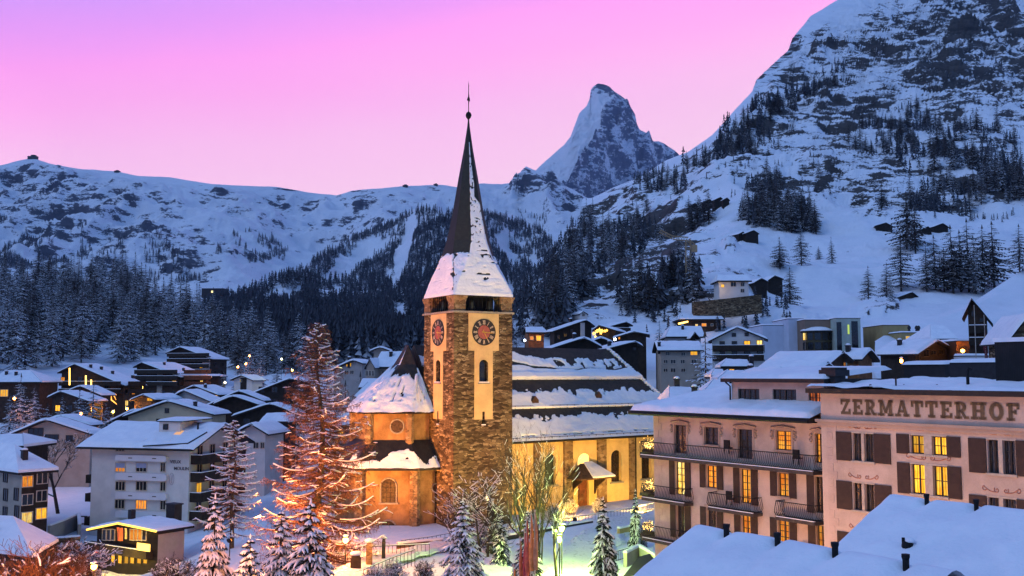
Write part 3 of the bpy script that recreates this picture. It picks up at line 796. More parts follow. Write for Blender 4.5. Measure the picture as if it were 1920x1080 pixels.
# ================================================================= CHURCH
C0 = P(851.5, 585.6, 110.0); BEL = C0.z
ROT = math.radians(31)
R_ = Vector((math.cos(ROT), math.sin(ROT), 0)); L_ = Vector((-math.sin(ROT), math.cos(ROT), 0))
CHB = Vector((C0.x, C0.y, -.6))
church = thing('church', CHB, 'old stone parish church with tall clock tower and floodlit yellow nave', 'church', ROT)
def cl(v):
    d = Vector(v) - CHB
    return Vector((d.dot(R_), d.dot(L_), d.z))
def zt(py, Y=110.0): return P(851, py, Y).z - CHB.z
S = 7.5
def wall_grid(mb, W, H, holes, depth, M, m=0, mrev=None, z0=0.0, arch=True):
    """wall in the local xz plane (facing -y) with real openings; holes: (x0, x1, z0, z1, arched)"""
    mrev = m if mrev is None else mrev
    xs = sorted({0.0, W} | {h[0] for h in holes} | {h[1] for h in holes})
    zs = sorted({z0, H} | {h[2] for h in holes} | {h[3] for h in holes})
    for i in range(len(xs) - 1):
        for j in range(len(zs) - 1):
            cx, cz = (xs[i] + xs[i + 1]) / 2, (zs[j] + zs[j + 1]) / 2
            if any(h[0] < cx < h[1] and h[2] < cz < h[3] for h in holes): continue
            mb.face([M @ Vector(p) for p in ((xs[i], 0, zs[j]), (xs[i + 1], 0, zs[j]), (xs[i + 1], 0, zs[j + 1]), (xs[i], 0, zs[j + 1]))], m)
    for h in holes:
        x0, x1, a, b = h[:4]
        for q in (((x0, 0, a), (x0, depth, a), (x0, depth, b), (x0, 0, b)), ((x1, 0, a), (x1, 0, b), (x1, depth, b), (x1, depth, a)),
                  ((x0, 0, a), (x1, 0, a), (x1, depth, a), (x0, depth, a)), ((x0, 0, b), (x0, depth, b), (x1, depth, b), (x1, 0, b))):
            mb.face([M @ Vector(p) for p in q], mrev)
        if len(h) > 4 and h[4]:
            r = (x1 - x0) / 2; xc = (x0 + x1) / 2; zc = b - r
            for sg in (-1, 1):
                arc = [(xc + sg * r * math.cos(t), -.004, zc + r * math.sin(t)) for t in np.linspace(0, PI / 2, 7)]
                poly = [M @ Vector(p) for p in [(xc + sg * r, -.004, b)] + arc]
                mb.face(poly if sg < 0 else poly[::-1], m)
I4 = Matrix.Identity(4)
def frame_m(o, ax, ang=0.0):
    return Matrix.Translation(o) @ Matrix.Rotation(ang, 4, 'Z')
FRONT = Matrix.Identity(4)                                       # tower front: local y = 0
LEFTM = Matrix.Translation((0, S, 0)) @ Matrix.Rotation(-PI / 2, 4, 'Z')   # tower left: local x = 0
# --- tower walls
tw_ = MB()
holes = [(3.18, 4.32, zt(718), zt(674), True), (3.60, 3.90, zt(798), zt(773), False)]
for Mx in (FRONT, LEFTM): wall_grid(tw_, S, BEL - CHB.z, holes, .45, Mx)
tw_.face([(S, 0, 0), (S, S, 0), (S, S, BEL - CHB.z), (S, 0, BEL - CHB.z)]); tw_.face([(S, S, 0), (0, S, 0), (0, S, BEL - CHB.z), (S, S, BEL - CHB.z)])
tower = tw_.build('tower', STONE, church)
CW = .05
for Mx in (FRONT, LEFTM):
    pb = MB(); MM = Mx @ Matrix.Translation((0, -CW, 0))
    def pl(x0, x1, a, b, hs):
        wall_grid(pb, x1 - x0, b, [(h[0] - x0, h[1] - x0, *h[2:]) for h in hs], .10, MM @ Matrix.Translation((x0, 0, 0)), 0, 0, a)
        for q in (((x0, 0, a), (x0, CW, a), (x0, CW, b), (x0, 0, b)), ((x1, 0, a), (x1, 0, b), (x1, CW, b), (x1, CW, a)), ((x0, 0, a), (x1, 0, a), (x1, CW, a), (x0, CW, a))):
            pb.face([MM @ Vector(p) for p in q])
    pl(1.80, 5.70, zt(657), BEL - CHB.z - .02, [])
    pl(2.58, 4.92, zt(788), zt(657), [(3.18, 4.32, zt(718), zt(674), True), (3.60, 3.90, zt(788) + .01, zt(773), False)])
    pb.build('plaster_panel', PLASTER_CH, tower)
    wb = MB(); wb.box(3.1, 4.4, .40, .44, zt(718) - .05, zt(674) + .05, 0, Mx)
    w_ = wb.build('window', GLASS, tower)
    fb = MB(); fb.box(3.0, 4.5, -.22, .1, zt(718) - .14, zt(718) + .02, 0, Mx); fb.build('sill', LINTEL, w_)
    sb = MB(); sb.box(3.12, 4.38, -.2, .25, zt(718) + .022, zt(718) + .12, 0, Mx); sb.build('snow', SNOW, w_)
    lb = MB(); lb.box(3.55, 3.95, .35, .40, zt(798) - .05, zt(773) + .05, 0, Mx); s_ = lb.build('slit_window', GLASS, tower)
    sb = MB(); sb.box(3.5, 4.0, -.1, .2, zt(798) - .06, zt(798) + .05, 0, Mx); sb.build('snow', SNOW, s_)
# --- clocks
CLK_D = plain('clock_black', (.022, .020, .020), .6, .2); CLK_R = plain('clock_red', (.30, .085, .07), .7, .2); CLK_W = plain('clock_pale', (.55, .45, .32), .6, .15)
def disc(mb, r0, r1, y, zc, xc, M, n=40, m=0, a0=0, a1=2 * PI):
    for k in range(n):
        t0, t1 = a0 + (a1 - a0) * k / n, a0 + (a1 - a0) * (k + 1) / n
        q = [(xc + r1 * math.cos(t0), y, zc + r1 * math.sin(t0)), (xc + r1 * math.cos(t1), y, zc + r1 * math.sin(t1)), (xc + r0 * math.cos(t1), y, zc + r0 * math.sin(t1)), (xc + r0 * math.cos(t0), y, zc + r0 * math.sin(t0))]
        mb.face([M @ Vector(p) for p in q], m)
numer = ['XII', 'I', 'II', 'III', 'IIII', 'V', 'VI', 'VII', 'VIII', 'IX', 'X', 'XI']
for Mx in (FRONT, LEFTM):
    xc, zc, R1 = 3.75, zt(621.5), 1.47
    d = MB(); disc(d, R1 * .5, R1 * .97, -.09, zc, xc, Mx); disc(d, 1.42, 1.5, -.13, zc, xc, Mx)
    d.tube([Mx @ Vector((xc + 1.46 * math.cos(t), -.09, zc + 1.46 * math.sin(t))) for t in np.linspace(0, 2 * PI, 33)], .05, 5)
    face = d.build('clock', CLK_D, tower)
    d = MB(); disc(d, 0, R1 * .53, -.10, zc, xc, Mx); d.build('dial_centre', CLK_R, face)
    for k, s in enumerate(numer):
        d = MB()
        a = PI / 2 - k * PI / 6
        B = Mx @ Matrix.Translation((xc + math.cos(a) * R1 * .755, -.11, zc + math.sin(a) * R1 * .755)) @ Matrix.Rotation(-(a - PI / 2), 4, 'Y')
        wch = {'I': .09, 'V': .16, 'X': .17}; tot = sum(wch[c] for c in s); x = -tot / 2; hh = .24
        for c in s:
            w = wch[c]; cx = x + w / 2; x += w
            bars = {'I': [((0, -hh), (0, hh))], 'V': [((-w * .38, hh), (0, -hh)), ((w * .38, hh), (0, -hh))], 'X': [((-w * .38, -hh), (w * .38, hh)), ((w * .38, -hh), (-w * .38, hh))]}[c]
            for (xa, za), (xb, zb) in bars:
                nx, nz = (zb - za), -(xb - xa); L = math.hypot(nx, nz); nx, nz = nx / L * .026, nz / L * .026
                d.face([B @ Vector(p) for p in ((cx + xa - nx, 0, za - nz), (cx + xb - nx, 0, zb - nz), (cx + xb + nx, 0, zb + nz), (cx + xa + nx, 0, za + nz))])
        d.build('numeral', CLK_W, face)
    for ang, ln, w in ((-5, 1.25, .075), (-63, 1.0, .055)):
        a = math.radians(ang); d = MB()
        B = Mx @ Matrix.Translation((xc, -.16, zc)) @ Matrix.Rotation(-a, 4, 'Y')
        d.prism([B @ Vector(p) for p in ((-.28, 0, -w), (ln * .8, 0, -w * .6), (ln, 0, 0), (ln * .8, 0, w * .6), (-.28, 0, w))], (Mx.to_3x3() @ Vector((0, .03, 0))))
        d.build('hand', GILT, face)
# --- belfry
zb = BEL - CHB.z; ze = zt(557, 111)
b = MB(); b.box(-.18, S + .18, -.18, S + .18, zb, zb + .22); b.build('cornice', LINTEL, tower)
bel = MB(); bel.box(1.6, S - 1.6, 1.6, S - 1.6, zb + .22, ze + 1.0); belfry = bel.build('belfry', DARKWOOD, church)  # solid dark core stands in for the shade inside the open bell chamber
for (x, y) in ((0, 0), (S, 0), (0, S), (S, S)):
    c = MB(); w = .72; sx, sy = (1 if x == 0 else -1), (1 if y == 0 else -1); xc, yc = x + sx * w, y + sy * w
    zz0, zz1 = zb + .22, ze + .15
    prof = [(w, zz0), (w, zz0 + (zz1 - zz0) * .55), (w * 1.28, zz1)]
    for (ra, za), (rb, zc_) in zip(prof, prof[1:]):
        q = [(-1, -1), (1, -1), (1, 1), (-1, 1)]
        for k in range(4):
            p0, p1 = q[k], q[(k + 1) % 4]
            c.face([(xc + p0[0] * ra, yc + p0[1] * ra, za), (xc + p1[0] * ra, yc + p1[1] * ra, za), (xc + p1[0] * rb, yc + p1[1] * rb, zc_), (xc + p0[0] * rb, yc + p0[1] * rb, zc_)])
    c.build('pillar', PILASTER, belfry)
BRONZE = plain('bell_bronze', (.10, .085, .05), .4, .2, metallic=.7)
for (x, y) in ((2.6, .75), (4.9, .75), (.75, 3.9)):
    q = MB(); q.lathe([(.04, 1.0), (.20, .95), (.26, .7), (.32, .35), (.46, 0.02), (.42, 0)], 14, (x, y, zb + .5)); q.build('bell', BRONZE, belfry, True)
for Mx in (FRONT, LEFTM):
    q = MB()
    for x in np.linspace(1.6, S - 1.6, 9): q.box(x - .03, x + .03, .3, .36, zb + .22, ze + .2, 0, Mx)
    q.build('louvre', IRON, belfry)
# --- spire: square flared skirt turning into an octagon
ST = [(559, 87, 0), (556, 85.5, .02), (548, 81.5, .05), (540, 78, .1), (530, 73.5, .2), (520, 68.5, .34), (508, 62, .5), (494, 55.5, .68), (476, 48, .85), (455, 41, 1), (440, 37.5, 1), (400, 29.5, 1), (335, 18.6, 1), (281, 8.8, 1), (240, 2.8, 1), (226, 1.3, 1)]
CX = S / 2
YC = (CHB + R_ * CX + L_ * CX).y
def ring(py, hw, t):
    half = hw / FPX * YC * 1.0
    sil_sq, sil_oc = 1.372, 1.075
    a = half / (sil_sq * (1 - t) + sil_oc * t); c = a * (.04 + (.586 - .04) * t)
    z = P(876, py, YC).z - CHB.z
    pts = [(-a, a - c), (-a, -(a - c)), (-(a - c), -a), (a - c, -a), (a, -(a - c)), (a, a - c), (a - c, a), (-(a - c), a)]
    return [Vector((CX + x, CX + y, z)) for x, y in pts]
rings = [ring(*s) for s in ST]
sp = MB()
for k in range(len(rings) - 1):
    for j in range(8):
        sp.face([rings[k][j], rings[k][(j + 1) % 8], rings[k + 1][(j + 1) % 8], rings[k + 1][j]])
sp.face(rings[0][::-1]); sp.face(rings[-1])
spire = sp.build('spire', COPPER, church)
# snow sticking to the spire: a sheet of uneven depth that dips below the metal where it has slid off
pys = [s[0] for s in ST]
def spire_pt(q, py):
    """q in 0..4: left face, corner, front face, right corner"""
    i = int(np.clip(np.searchsorted(pys[::-1], py), 1, len(pys) - 1)); i = len(pys) - 1 - i
    i = max(0, min(i, len(pys) - 2))
    t = (py - pys[i]) / (pys[i + 1] - pys[i]); t = min(max(t, 0), 1)
    seg = int(min(q, 3.999)); u = q - seg
    a = rings[i][seg].lerp(rings[i][(seg + 1) % 8], u); b_ = rings[i + 1][seg].lerp(rings[i + 1][(seg + 1) % 8], u)
    return a.lerp(b_, t)
qs, ps = np.linspace(0.02, 3.98, 110), np.concatenate([np.linspace(560, 480, 56), np.linspace(478, 268, 110)])
Q, PY_ = np.meshgrid(qs, ps)
nz = fbm(Q * 3.2, PY_ / 9, 0 * Q, 4); nf = fbm(Q * 5, PY_ / 5, 0 * Q + 5, 4)
streak = fbm(Q * 9, PY_ / 40, 0 * Q + 2, 3)
front = sstep(2.0, 2.12, Q) * (1 - sstep(2.80, 2.94, Q + .06 * nf))
wl_ = np.interp(PY_, [268, 300, 350, 372, 385, 440, 480], [.30, .45, .66, .55, 1.15, 1.45, 1.5])
front = sstep(2.02, 2.08, Q) * (1 - sstep(2.0 + wl_ * .88, 2.06 + wl_ * .9, Q))
up = front * (1 - .0 * Q) - 1.15 * np.clip(nf * 1.25 - np.interp(PY_, [268, 340, 365, 375, 400, 480], [.22, .18, .02, -.02, .24, .30]), 0, 1) * 1.6 - .55 * (np.abs(((PY_ - 6 * nz) % 15) - 7) < 1.2) * (nz > 0.0)
low = sstep(478, 486, PY_ - 10 * nf - 26 * (Q < 1) * 0)
lowl = low * 1.0 - .9 * np.clip((np.abs(Q - (1.05 + .25 * nz)) < .07) * (PY_ < 550) * 1.0, 0, 1) - .8 * (np.abs(PY_ - 519 - 4 * nz) < 1.4) * (np.abs(Q - 2.55) < .18) - .9 * (np.abs(PY_ - 497 - 5 * nz) < 1.6) * (Q > 2.9)
lowl = lowl - 1.5 * np.clip(nf * 1.3 - .34, 0, 1) * (PY_ < 552)
msk = np.where(PY_ > 480, lowl, np.maximum(up, low * (Q < 2.0)))
thick = np.where(PY_ > 480, .16, .10)
off = np.clip(msk, -.6, 1) * thick * (.75 + .5 * fbm(Q * 2, PY_ / 20, 0 * Q + 8, 3)) - .035
pts = np.zeros(Q.shape + (3,)); axis = Vector((CX, CX, 0))
for i in range(Q.shape[0]):
    for j in range(Q.shape[1]):
        p = spire_pt(Q[i, j], PY_[i, j]); d = Vector((p.x - CX, p.y - CX, 0)).normalized(); d.z = .45
        o_ = off[i, j]
        if PY_[i, j] > 557: d = Vector((d.x, d.y, 0)); o_ = min(o_, .02)
        p = p + d.normalized() * o_; pts[i, j] = p
link('snow', grid_mesh('spire_snow', pts, SNOW), spire)
top = spire_pt(2, 226); axp = Vector((CX, CX, 0))
f = MB(); zz = lambda py: P(876, py, YC).z - CHB.z
f.lathe([(.10, zz(232)), (.09, zz(224)), (.30, zz(220)), (.36, zz(216)), (.28, zz(212)), (.05, zz(209)), (.045, zz(158))], 10, (CX, CX, 0))
finial = f.build('finial', IRON, spire, False)
f = MB()
for (py, w, h, a) in ((180, .42, .55, .6), (186, .5, .3, 2.2), (174, .25, .4, 1.5), (162, .14, .75, .4), (190, .2, .4, .2)):
    M = Matrix.Translation((CX, CX, zz(py))) @ Matrix.Rotation(a, 4, 'Z')
    f.prism([M @ Vector(p) for p in ((-w * .4, 0, -h), (w * .5, 0, -h * .3), (w * .15, 0, h), (-w * .3, 0, h * .4))], (.02, .03, 0))
f.build('weathercock', IRON, finial)

# --- nave
NROT = math.radians(38)
V_ = Vector((math.cos(NROT), math.sin(NROT), 0)); B_ = Vector((-math.sin(NROT), math.cos(NROT), 0))
E0 = P(1100, 821, 125.0)                                   # a point of the front eave
NB = Vector((E0.x, E0.y, CHB.z)); NM = Matrix.Translation(cl(NB)) @ Matrix.Rotation(NROT - ROT, 4, 'Z')
EZ = E0.z - CHB.z; WN = 9.6
rp = NB + B_ * WN
xr = at_px(Vector((rp.x, rp.y, 20)), V_, 1060)
RZ = P(1060, 653, (rp + V_ * xr).y).z - CHB.z
xr1 = at_px(Vector((rp.x, rp.y, RZ + CHB.z)), V_, 1141)      # right end of the ridge
xr0 = at_px(Vector((rp.x, rp.y, RZ + CHB.z)), V_, 776)       # left end of the ridge
sl_ = Vector((0, WN, RZ - EZ))
pn = (V_.cross(Vector((B_.x * WN, B_.y * WN, RZ - EZ)))).normalized()
h_ = on_plane(1258, 760, E0, pn) - NB
hx, hy = h_.dot(V_), h_.dot(B_)
kk = (hx - xr1) / (WN - hy); xe1 = xr1 + kk * WN             # right corner of the eave
xe0 = xr0 - 1.0
def nl(x, y, z): return NM @ Vector((x, y, z))
nr = MB()
TH = .30
def slab(mb, a, b, c, d, t=TH):
    mb.prism([a, b, c, d] if d is not None else [a, b, c], Vector((0, 0, -t)))
slab(nr, nl(xe0, 0, EZ), nl(xe1, 0, EZ), nl(xr1, WN, RZ), nl(xr0, WN, RZ))
slab(nr, nl(xe1, 0, EZ), nl(xe1, 2 * WN, EZ), nl(xr1, WN, RZ), None)
slab(nr, nl(xe1, 2 * WN, EZ), nl(xe0, 2 * WN, EZ), nl(xr0, WN, RZ), nl(xr1, WN, RZ))
slab(nr, nl(xe0, 2 * WN, EZ), nl(xe0, 0, EZ), nl(xr0, WN, RZ), None)
nave_roof = nr.build('nave_roof', ROOF_CH, church)
# snow on the nave roof
us, ws = np.linspace(0, 1, 260), np.concatenate([np.linspace(-.012, .32, 56), np.linspace(.3215, .63, 56), np.linspace(.6315, 1.0, 70)])
U, W_ = np.meshgrid(us, ws)
left = np.maximum(0, (xe0 - 0) * (1 - W_) + xr0 * W_); x0s = xe0 + (xr0 - xe0) * W_; x1s = xe1 + (xr1 - xe1) * W_
Xn = x0s + (x1s - x0s) * U
n1 = fbm(Xn / 2.2, W_ * 9, 0 * Xn, 4); n2 = fbm(Xn / .7, W_ * 16, 0 * Xn + 4, 4); n3 = fbm(Xn / 9.0, 0 * Xn, 0 * Xn + 7, 2)
eA = .228 + .060 * n2 + .03 * n1; eB = .492 + .075 * n2 + .03 * n1; eC = .765 + .03 * n3 * 2 + .012 * n1
mA = (1 - sstep(eA - .012, eA + .012, W_)) * (W_ < .321)
mB = (1 - sstep(eB - .012, eB + .012, W_)) * (W_ > .321) * (W_ < .631)
lo2 = .80 + .055 * n3 * 2 + .012 * n2; hi2 = .905 + .05 * n3 * 2 + .03 * n2
mC = (1 - sstep(eC - .010, eC + .010, W_)) * (W_ > .631)
mD = sstep(lo2 - .012, lo2 + .012, W_) * (1 - sstep(hi2 - .012, hi2 + .012, W_)) * np.where(U > .62, (n2 + n1 * .6 > -.10), 1.0) * (U < .97)
drop = 1 - .85 * (np.abs(W_ - .045 - .01 * n1) < .008) * (n2 > -.1) * (U > .25)
hgt = (mA * .30 * drop + mB * (.34 + .10 * n1) + mC * (.36 + .12 * n1 + .14 * (W_ < .70) * (W_ > .64)) + mD * (.24 + .15 * n2)) - .07
tdir = np.array(sl_) / sl_.length
nn = np.array((0, -(RZ - EZ), WN)) / sl_.length
loc = np.stack([Xn, W_ * WN, EZ + W_ * (RZ - EZ)], -1) + nn * hgt[..., None]
m3, t3 = np.array(NM.to_3x3()), np.array(NM.translation)
link('snow', grid_mesh('nave_snow', loc @ m3.T + t3, SNOW), nave_roof)
for wg in (.0, .322, .632):                                  # snow guards
    g = MB(); x0, x1 = xe0 + (xr0 - xe0) * wg, xe1 + (xr1 - xe1) * wg
    y, z = wg * WN, EZ + wg * (RZ - EZ)
    for dz in (.18, .36): g.tube([nl(x0, y - .06, z + dz), nl(x1, y - .06, z + dz)], .025, 4)
    for x in np.arange(x0 + .3, x1, 1.2): g.box(x - .03, x + .03, y - .1, y - .04, z - .05, z + .4, 0, NM)
    if wg == 0: g.tube([nl(x0, -.14, EZ - .12), nl(x1, -.14, EZ - .12)], .11, 6)
    g.build('gutter' if wg == 0 else 'snow_guard', IRON, nave_roof)
# right hip snow
q = MB(); q.prism([nl(xe1 + .05, .3, EZ + .08), nl(xe1 + .05, 2 * WN - .3, EZ + .08), nl(xr1 + .2, WN, RZ - .1)], Vector((0, 0, .3))); q.build('snow', SNOW, nave_roof)
q = MB()
for k in range(40):
    t = k / 39; p = nl(xe1 + (xr1 - xe1) * t, WN * t, EZ + (RZ - EZ) * t)
    q.lathe([(.02, -.3), (.32 + .12 * math.sin(k * 2.3), -.1), (.3 + .1 * math.sin(k * 1.1), .18), (.05, .34)], 7, p)
q.build('snow', SNOW, nave_roof, True)
# roof dormers
for (px, py) in ((1003, 760), (1122, 750)):
    h_ = on_plane(px, py, E0, pn) - NB
    dx, dy = h_.dot(V_), h_.dot(B_); dz = EZ + dy / WN * (RZ - EZ)
    d = MB(); d.prism([nl(dx - .5, dy - .15, dz - .1), nl(dx + .5, dy - .15, dz - .1), nl(dx + .5, dy - .15, dz + .65), nl(dx, dy - .15, dz + 1.15), nl(dx - .5, dy - .15, dz + .65)], NM.to_3x3() @ Vector((0, 1.6, 0)))
    dm = d.build('dormer', BROWNWOOD, nave_roof)
# --- nave wall with arched windows, pilasters, plinth
xa, xb = at_px(E0 + B_ * .9, V_, 958), xe1 - .7
def wx(px): return at_px(Vector((E0.x, E0.y, 5)) + B_ * .9, V_, px)
def wz(px, py): return on_plane(px, py, E0 + B_ * .9, B_).z - CHB.z
nw = MB(); WM = NM @ Matrix.Translation((xa - 3, .9, 0))
def H4(pa, pb, pt, pbm): return (wx(pa) - xa + 3, wx(pb) - xa + 3, wz((pa + pb) / 2, pbm), wz((pa + pb) / 2, pt), True)
wins = [H4(1021, 1042, 851, 909), H4(1146, 1165, 844, 903), H4(1203, 1221, 838, 897)]
lun = H4(1083, 1107, 850, 872); door = (wx(1083) - xa + 3, wx(1104) - xa + 3, .4, wz(1094, 895), True)
wall_grid(nw, xb - xa + 3, EZ, wins + [lun, door], .5, WM)
nw.box(xa - 3, xb, 1.7, 2 * WN - .9, 0, EZ - .1, 0, NM)
nave = nw.build('nave', PLASTER_CH, church)
PAINTED = plain('leaded_glass', (.035, .022, .016), .25, .6, 5.0)
for wv in wins:
    g = MB(); g.box(wv[0] - .05, wv[1] + .05, .44, .48, wv[2] - .05, wv[3] + .05, 0, WM)
    wi = g.build('window', PAINTED, nave)
    g = MB()
    for t in np.linspace(.12, .88, 4): g.box(wv[0] + (wv[1] - wv[0]) * t - .02, wv[0] + (wv[1] - wv[0]) * t + .02, .38, .43, wv[2], wv[3], 0, WM)
    for t in np.linspace(.1, .9, 6): g.box(wv[0], wv[1], .39, .42, wv[2] + (wv[3] - wv[2]) * t - .02, wv[2] + (wv[3] - wv[2]) * t + .02, 0, WM)
    g.build('leading', IRON, wi)
    g = MB(); g.box(wv[0] - .25, wv[1] + .25, -.22, .2, wv[2] - .22, wv[2], 0, WM); g.build('sill', LINTEL, wi)
g = MB(); g.box(lun[0] - .02, lun[1] + .02, .3, .34, lun[2], lun[3], 0, WM); g.build('lunette', glow('lunette_glow', (1.0, .60, .16), 2.2), nave)
g = MB(); g.box(door[0], door[1], .36, .44, door[2], door[3], 0, WM); dr = g.build('door', planks('red_brown_door', (.16, .05, .025), 9, 0, .4), nave)
g = MB()
for k in range(12):
    g.box(door[0] + .12 + (k % 3) * .42, door[0] + .2 + (k % 3) * .42, .32, .36, .8 + (k // 3) * .6, .88 + (k // 3) * .6, 0, WM)
g.build('studs', IRON, dr)
for (pa, pb) in ((1000, 1012), (1056, 1072), (1119, 1135), (1179, 1191), (1226, 1236)):
    g = MB(); a_, b_ = wx(pa), wx(pb)
    g.box(a_, b_, .62, .92, 0, EZ - .28, 0, NM); g.box(a_ - .12, b_ + .12, .5, .92, 0, 1.5, 0, NM)
    g.build('pilaster', PILASTER, nave)
g = MB(); g.box(xa - 3, xb, .74, .905, 0, 1.0, 0, NM); g.build('plinth', STONE, nave)
g = MB(); px_ = wx(1188); g.tube([nl(px_, .5, EZ - .2), nl(px_, .5, 1.2)], .07, 6); g.build('downpipe', IRON, nave)
# --- porch: small hipped roof on dark brackets
pc = wx(1094); pz0 = wz(1094, 893); pz1 = wz(1094, 868)
g = MB(); w0, dpt = 2.9, 2.7
e = [nl(pc - w0, .9, pz0), nl(pc - w0, .9 - dpt, pz0), nl(pc + w0, .9 - dpt, pz0), nl(pc + w0, .9, pz0)]; r0, r1 = nl(pc - 1.0, .9 - .5, pz1), nl(pc + 1.0, .9 - .5, pz1)
for q_ in ([e[0], e[1], r0], [e[1], e[2], r1, r0], [e[2], e[3], r1]): g.prism(q_, (0, 0, -.16))
porch = g.build('porch', BROWNWOOD, church)
g = MB(); up_ = Vector((0, 0, .17)); g.prism([e[2] + Vector((0, 0, .03)), e[3] + Vector((0, 0, .03)), r1 + Vector((0, 0, .03))], up_); g.prism([p + Vector((0, 0, .03)) for p in (e[1].lerp(e[2], .35), e[2], r1, r0.lerp(r1, .3))], up_); g.build('snow', SNOW, porch)
for sx in (-1.9, 1.9):
    g = MB(); g.prism([nl(pc + sx - .12, .9, pz0 - .1), nl(pc + sx - .12, .9 - 2.0, pz0 - .1), nl(pc + sx - .12, .9 - 1.7, pz0 - .5), nl(pc + sx - .12, .9 - .3, pz0 - 1.4), nl(pc + sx - .12, .9, pz0 - 2.3)], NM.to_3x3() @ Vector((.24, 0, 0)))
    g.build('bracket', DARKWOOD, porch)
# --- choir with its two tiers (six-sided end)
APX = Vector((-13.95, 117.4, 0)); ac = cl(APX)
def hexp(r, z, xright=None):
    pts = []
    for k in range(6):
        a = math.radians(210 + 60 * k)      # vertices; faces look along 180, 240 degrees
        pts.append(Vector((ac.x + r * math.cos(a), ac.y + r * math.sin(a), z)))
    return pts
zL0, zL1, zU0, zU1 = zt(880, 110.5), zt(826, 113.2), zt(826, 113.2), zt(776, 112.6)
XT = -.15                                                    # where the choir side meets the tower
def outline(r, z):
    """six-sided end running into straight side walls towards the tower"""
    h = hexp(r, z)
    # h0:210 h1:270 h2:330 h3:30 h4:90 h5:150
    f0 = Vector((XT, h[1].y, z)); b0 = Vector((XT, h[4].y, z))
    return [b0, h[4], h[5], h[0], h[1], f0]
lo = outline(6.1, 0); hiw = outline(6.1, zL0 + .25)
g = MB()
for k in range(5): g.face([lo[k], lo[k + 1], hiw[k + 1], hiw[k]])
choir = g.build('choir', PLASTER_SHADED, church)
g = MB(); e0, e1 = outline(7.4, zL0), outline(4.75, zL1)
for k in range(5): g.prism([e0[k], e0[k + 1], e1[k + 1], e1[k]], (0, 0, -.22))
lroof = g.build('lower_roof', planks('black_sheet_roof', (.016, .016, .017), 4.0, 0, .4, .45), choir)
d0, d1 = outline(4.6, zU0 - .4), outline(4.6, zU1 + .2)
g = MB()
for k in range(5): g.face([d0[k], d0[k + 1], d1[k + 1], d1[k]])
drum = g.build('drum', PLASTER_SHADED, choir)
apex = cl((rp + V_ * (xr0 + .9))); apex.z = RZ - .3
def uring(t):
    r = [5.6, 4.75, 3.3, 1.9, .45][t]; z = [zU1, zU1 + (RZ - zU1) * .16, zU1 + (RZ - zU1) * .42, zU1 + (RZ - zU1) * .70, RZ - .05][t]
    o = outline(r, z); f_ = [0, .08, .3, .6, .93][t]
    q = []
    for p in o:
        c_ = Vector((apex.x, apex.y, p.z))
        q.append(Vector((p.x if p.x > XT - .01 else min(XT - .02, p.x + (apex.x - ac.x) * f_), p.y + (apex.y - ac.y) * f_, p.z)))
    return q
ur = [uring(t) for t in range(5)]
g = MB()
for t in range(4):
    for k in range(5): g.face([ur[t][k], ur[t][k + 1], ur[t + 1][k + 1], ur[t + 1][k]])
g.face([p for p in ur[0]])
uroof = g.build('upper_roof', ROOF_CH, choir)
def roof_sheet(name, rws, k0, k1, nu, nv, maskf, thick, parent):
    out = np.zeros((nv, nu, 3))
    T = len(rws) - 1
    for i in range(nv):
        v = i / (nv - 1) * T; a = min(int(v), T - 1); fv = v - a
        for j in range(nu):
            u = k0 + (k1 - k0) * j / (nu - 1); s = min(int(u), len(rws[0]) - 2); fu = u - s
            p = rws[a][s].lerp(rws[a][s + 1], fu).lerp(rws[a + 1][s].lerp(rws[a + 1][s + 1], fu), fv)
            ou = (p - Vector((ac.x, ac.y, p.z))); ou = ou.normalized() if ou.length > .1 else Vector((0, 0, 0)); d = (ou * .6 + Vector((0, 0, .8)))
            out[i, j] = p + d * (maskf(u, v / T, p) * thick - .06)
    return link('snow', grid_mesh(name, out, SNOW), parent)
def nzz(a, b_, c): return mnoise.fractal(Vector((a, b_, c + .37)), 1.0, 2.0, 4) * .8
roof_sheet('choir_snow', ur, 1.6, 5, 90, 60, lambda u, v, p: (1.0 if v < .66 + .22 * nzz(u * 2.2, 1, 3) else 0) * (1 - .95 * (abs(nzz(u * 6, v * 1.2, 2)) < .035) * (v > .25)) * (.8 + .5 * nzz(u * 3, v * 4, 0)), .34, uroof)
low_rows = [e0, [a.lerp(b_, .5) for a, b_ in zip(e0, e1)], e1]
roof_sheet('lower_snow', low_rows, 1.6, 5, 110, 40, lambda u, v, p: (1.0 if v < .16 + .42 * max(0, nzz(u * 1.7, 0, 6) + .42) * (u > 2.7) + .10 * nzz(u * 8, v * 3, 1) else 0) * (.6 + .5 * nzz(u * 5, v * 5, 3)), .20, lroof)
# choir: pilasters at the corners, windows
g_ = [lo[3], lo[4]]
for (p, r) in ((lo[2], .55), (lo[3], .6), (lo[4], .62)):
    g = MB(); g.lathe([(r, 0), (r, zL0)], 8, (p.x, p.y, 0)); g.build('pilaster', PILASTER, choir)
for p in (d0[2], d0[3], d0[4]):
    g = MB(); g.lathe([(.5, p.z), (.5, zU1)], 8, (p.x, p.y, 0)); g.build('pilaster', PILASTER, drum)
mid = (lo[3] + lo[4]) / 2; fd = (lo[4] - lo[3]).normalized(); fang = math.atan2(fd.y, fd.x)
def arched(mb, w, z0_, z1, M, dp, n=10):
    r = w / 2
    poly = [(-r, 0, z0_), (r, 0, z0_)] + [(r * math.cos(t), 0, z1 - r + r * math.sin(t)) for t in np.linspace(0, PI, n)]
    mb.prism([M @ Vector(p) for p in poly], M.to_3x3() @ Vector((0, dp, 0)))
def zc_(py): return zt(py, 112.2)
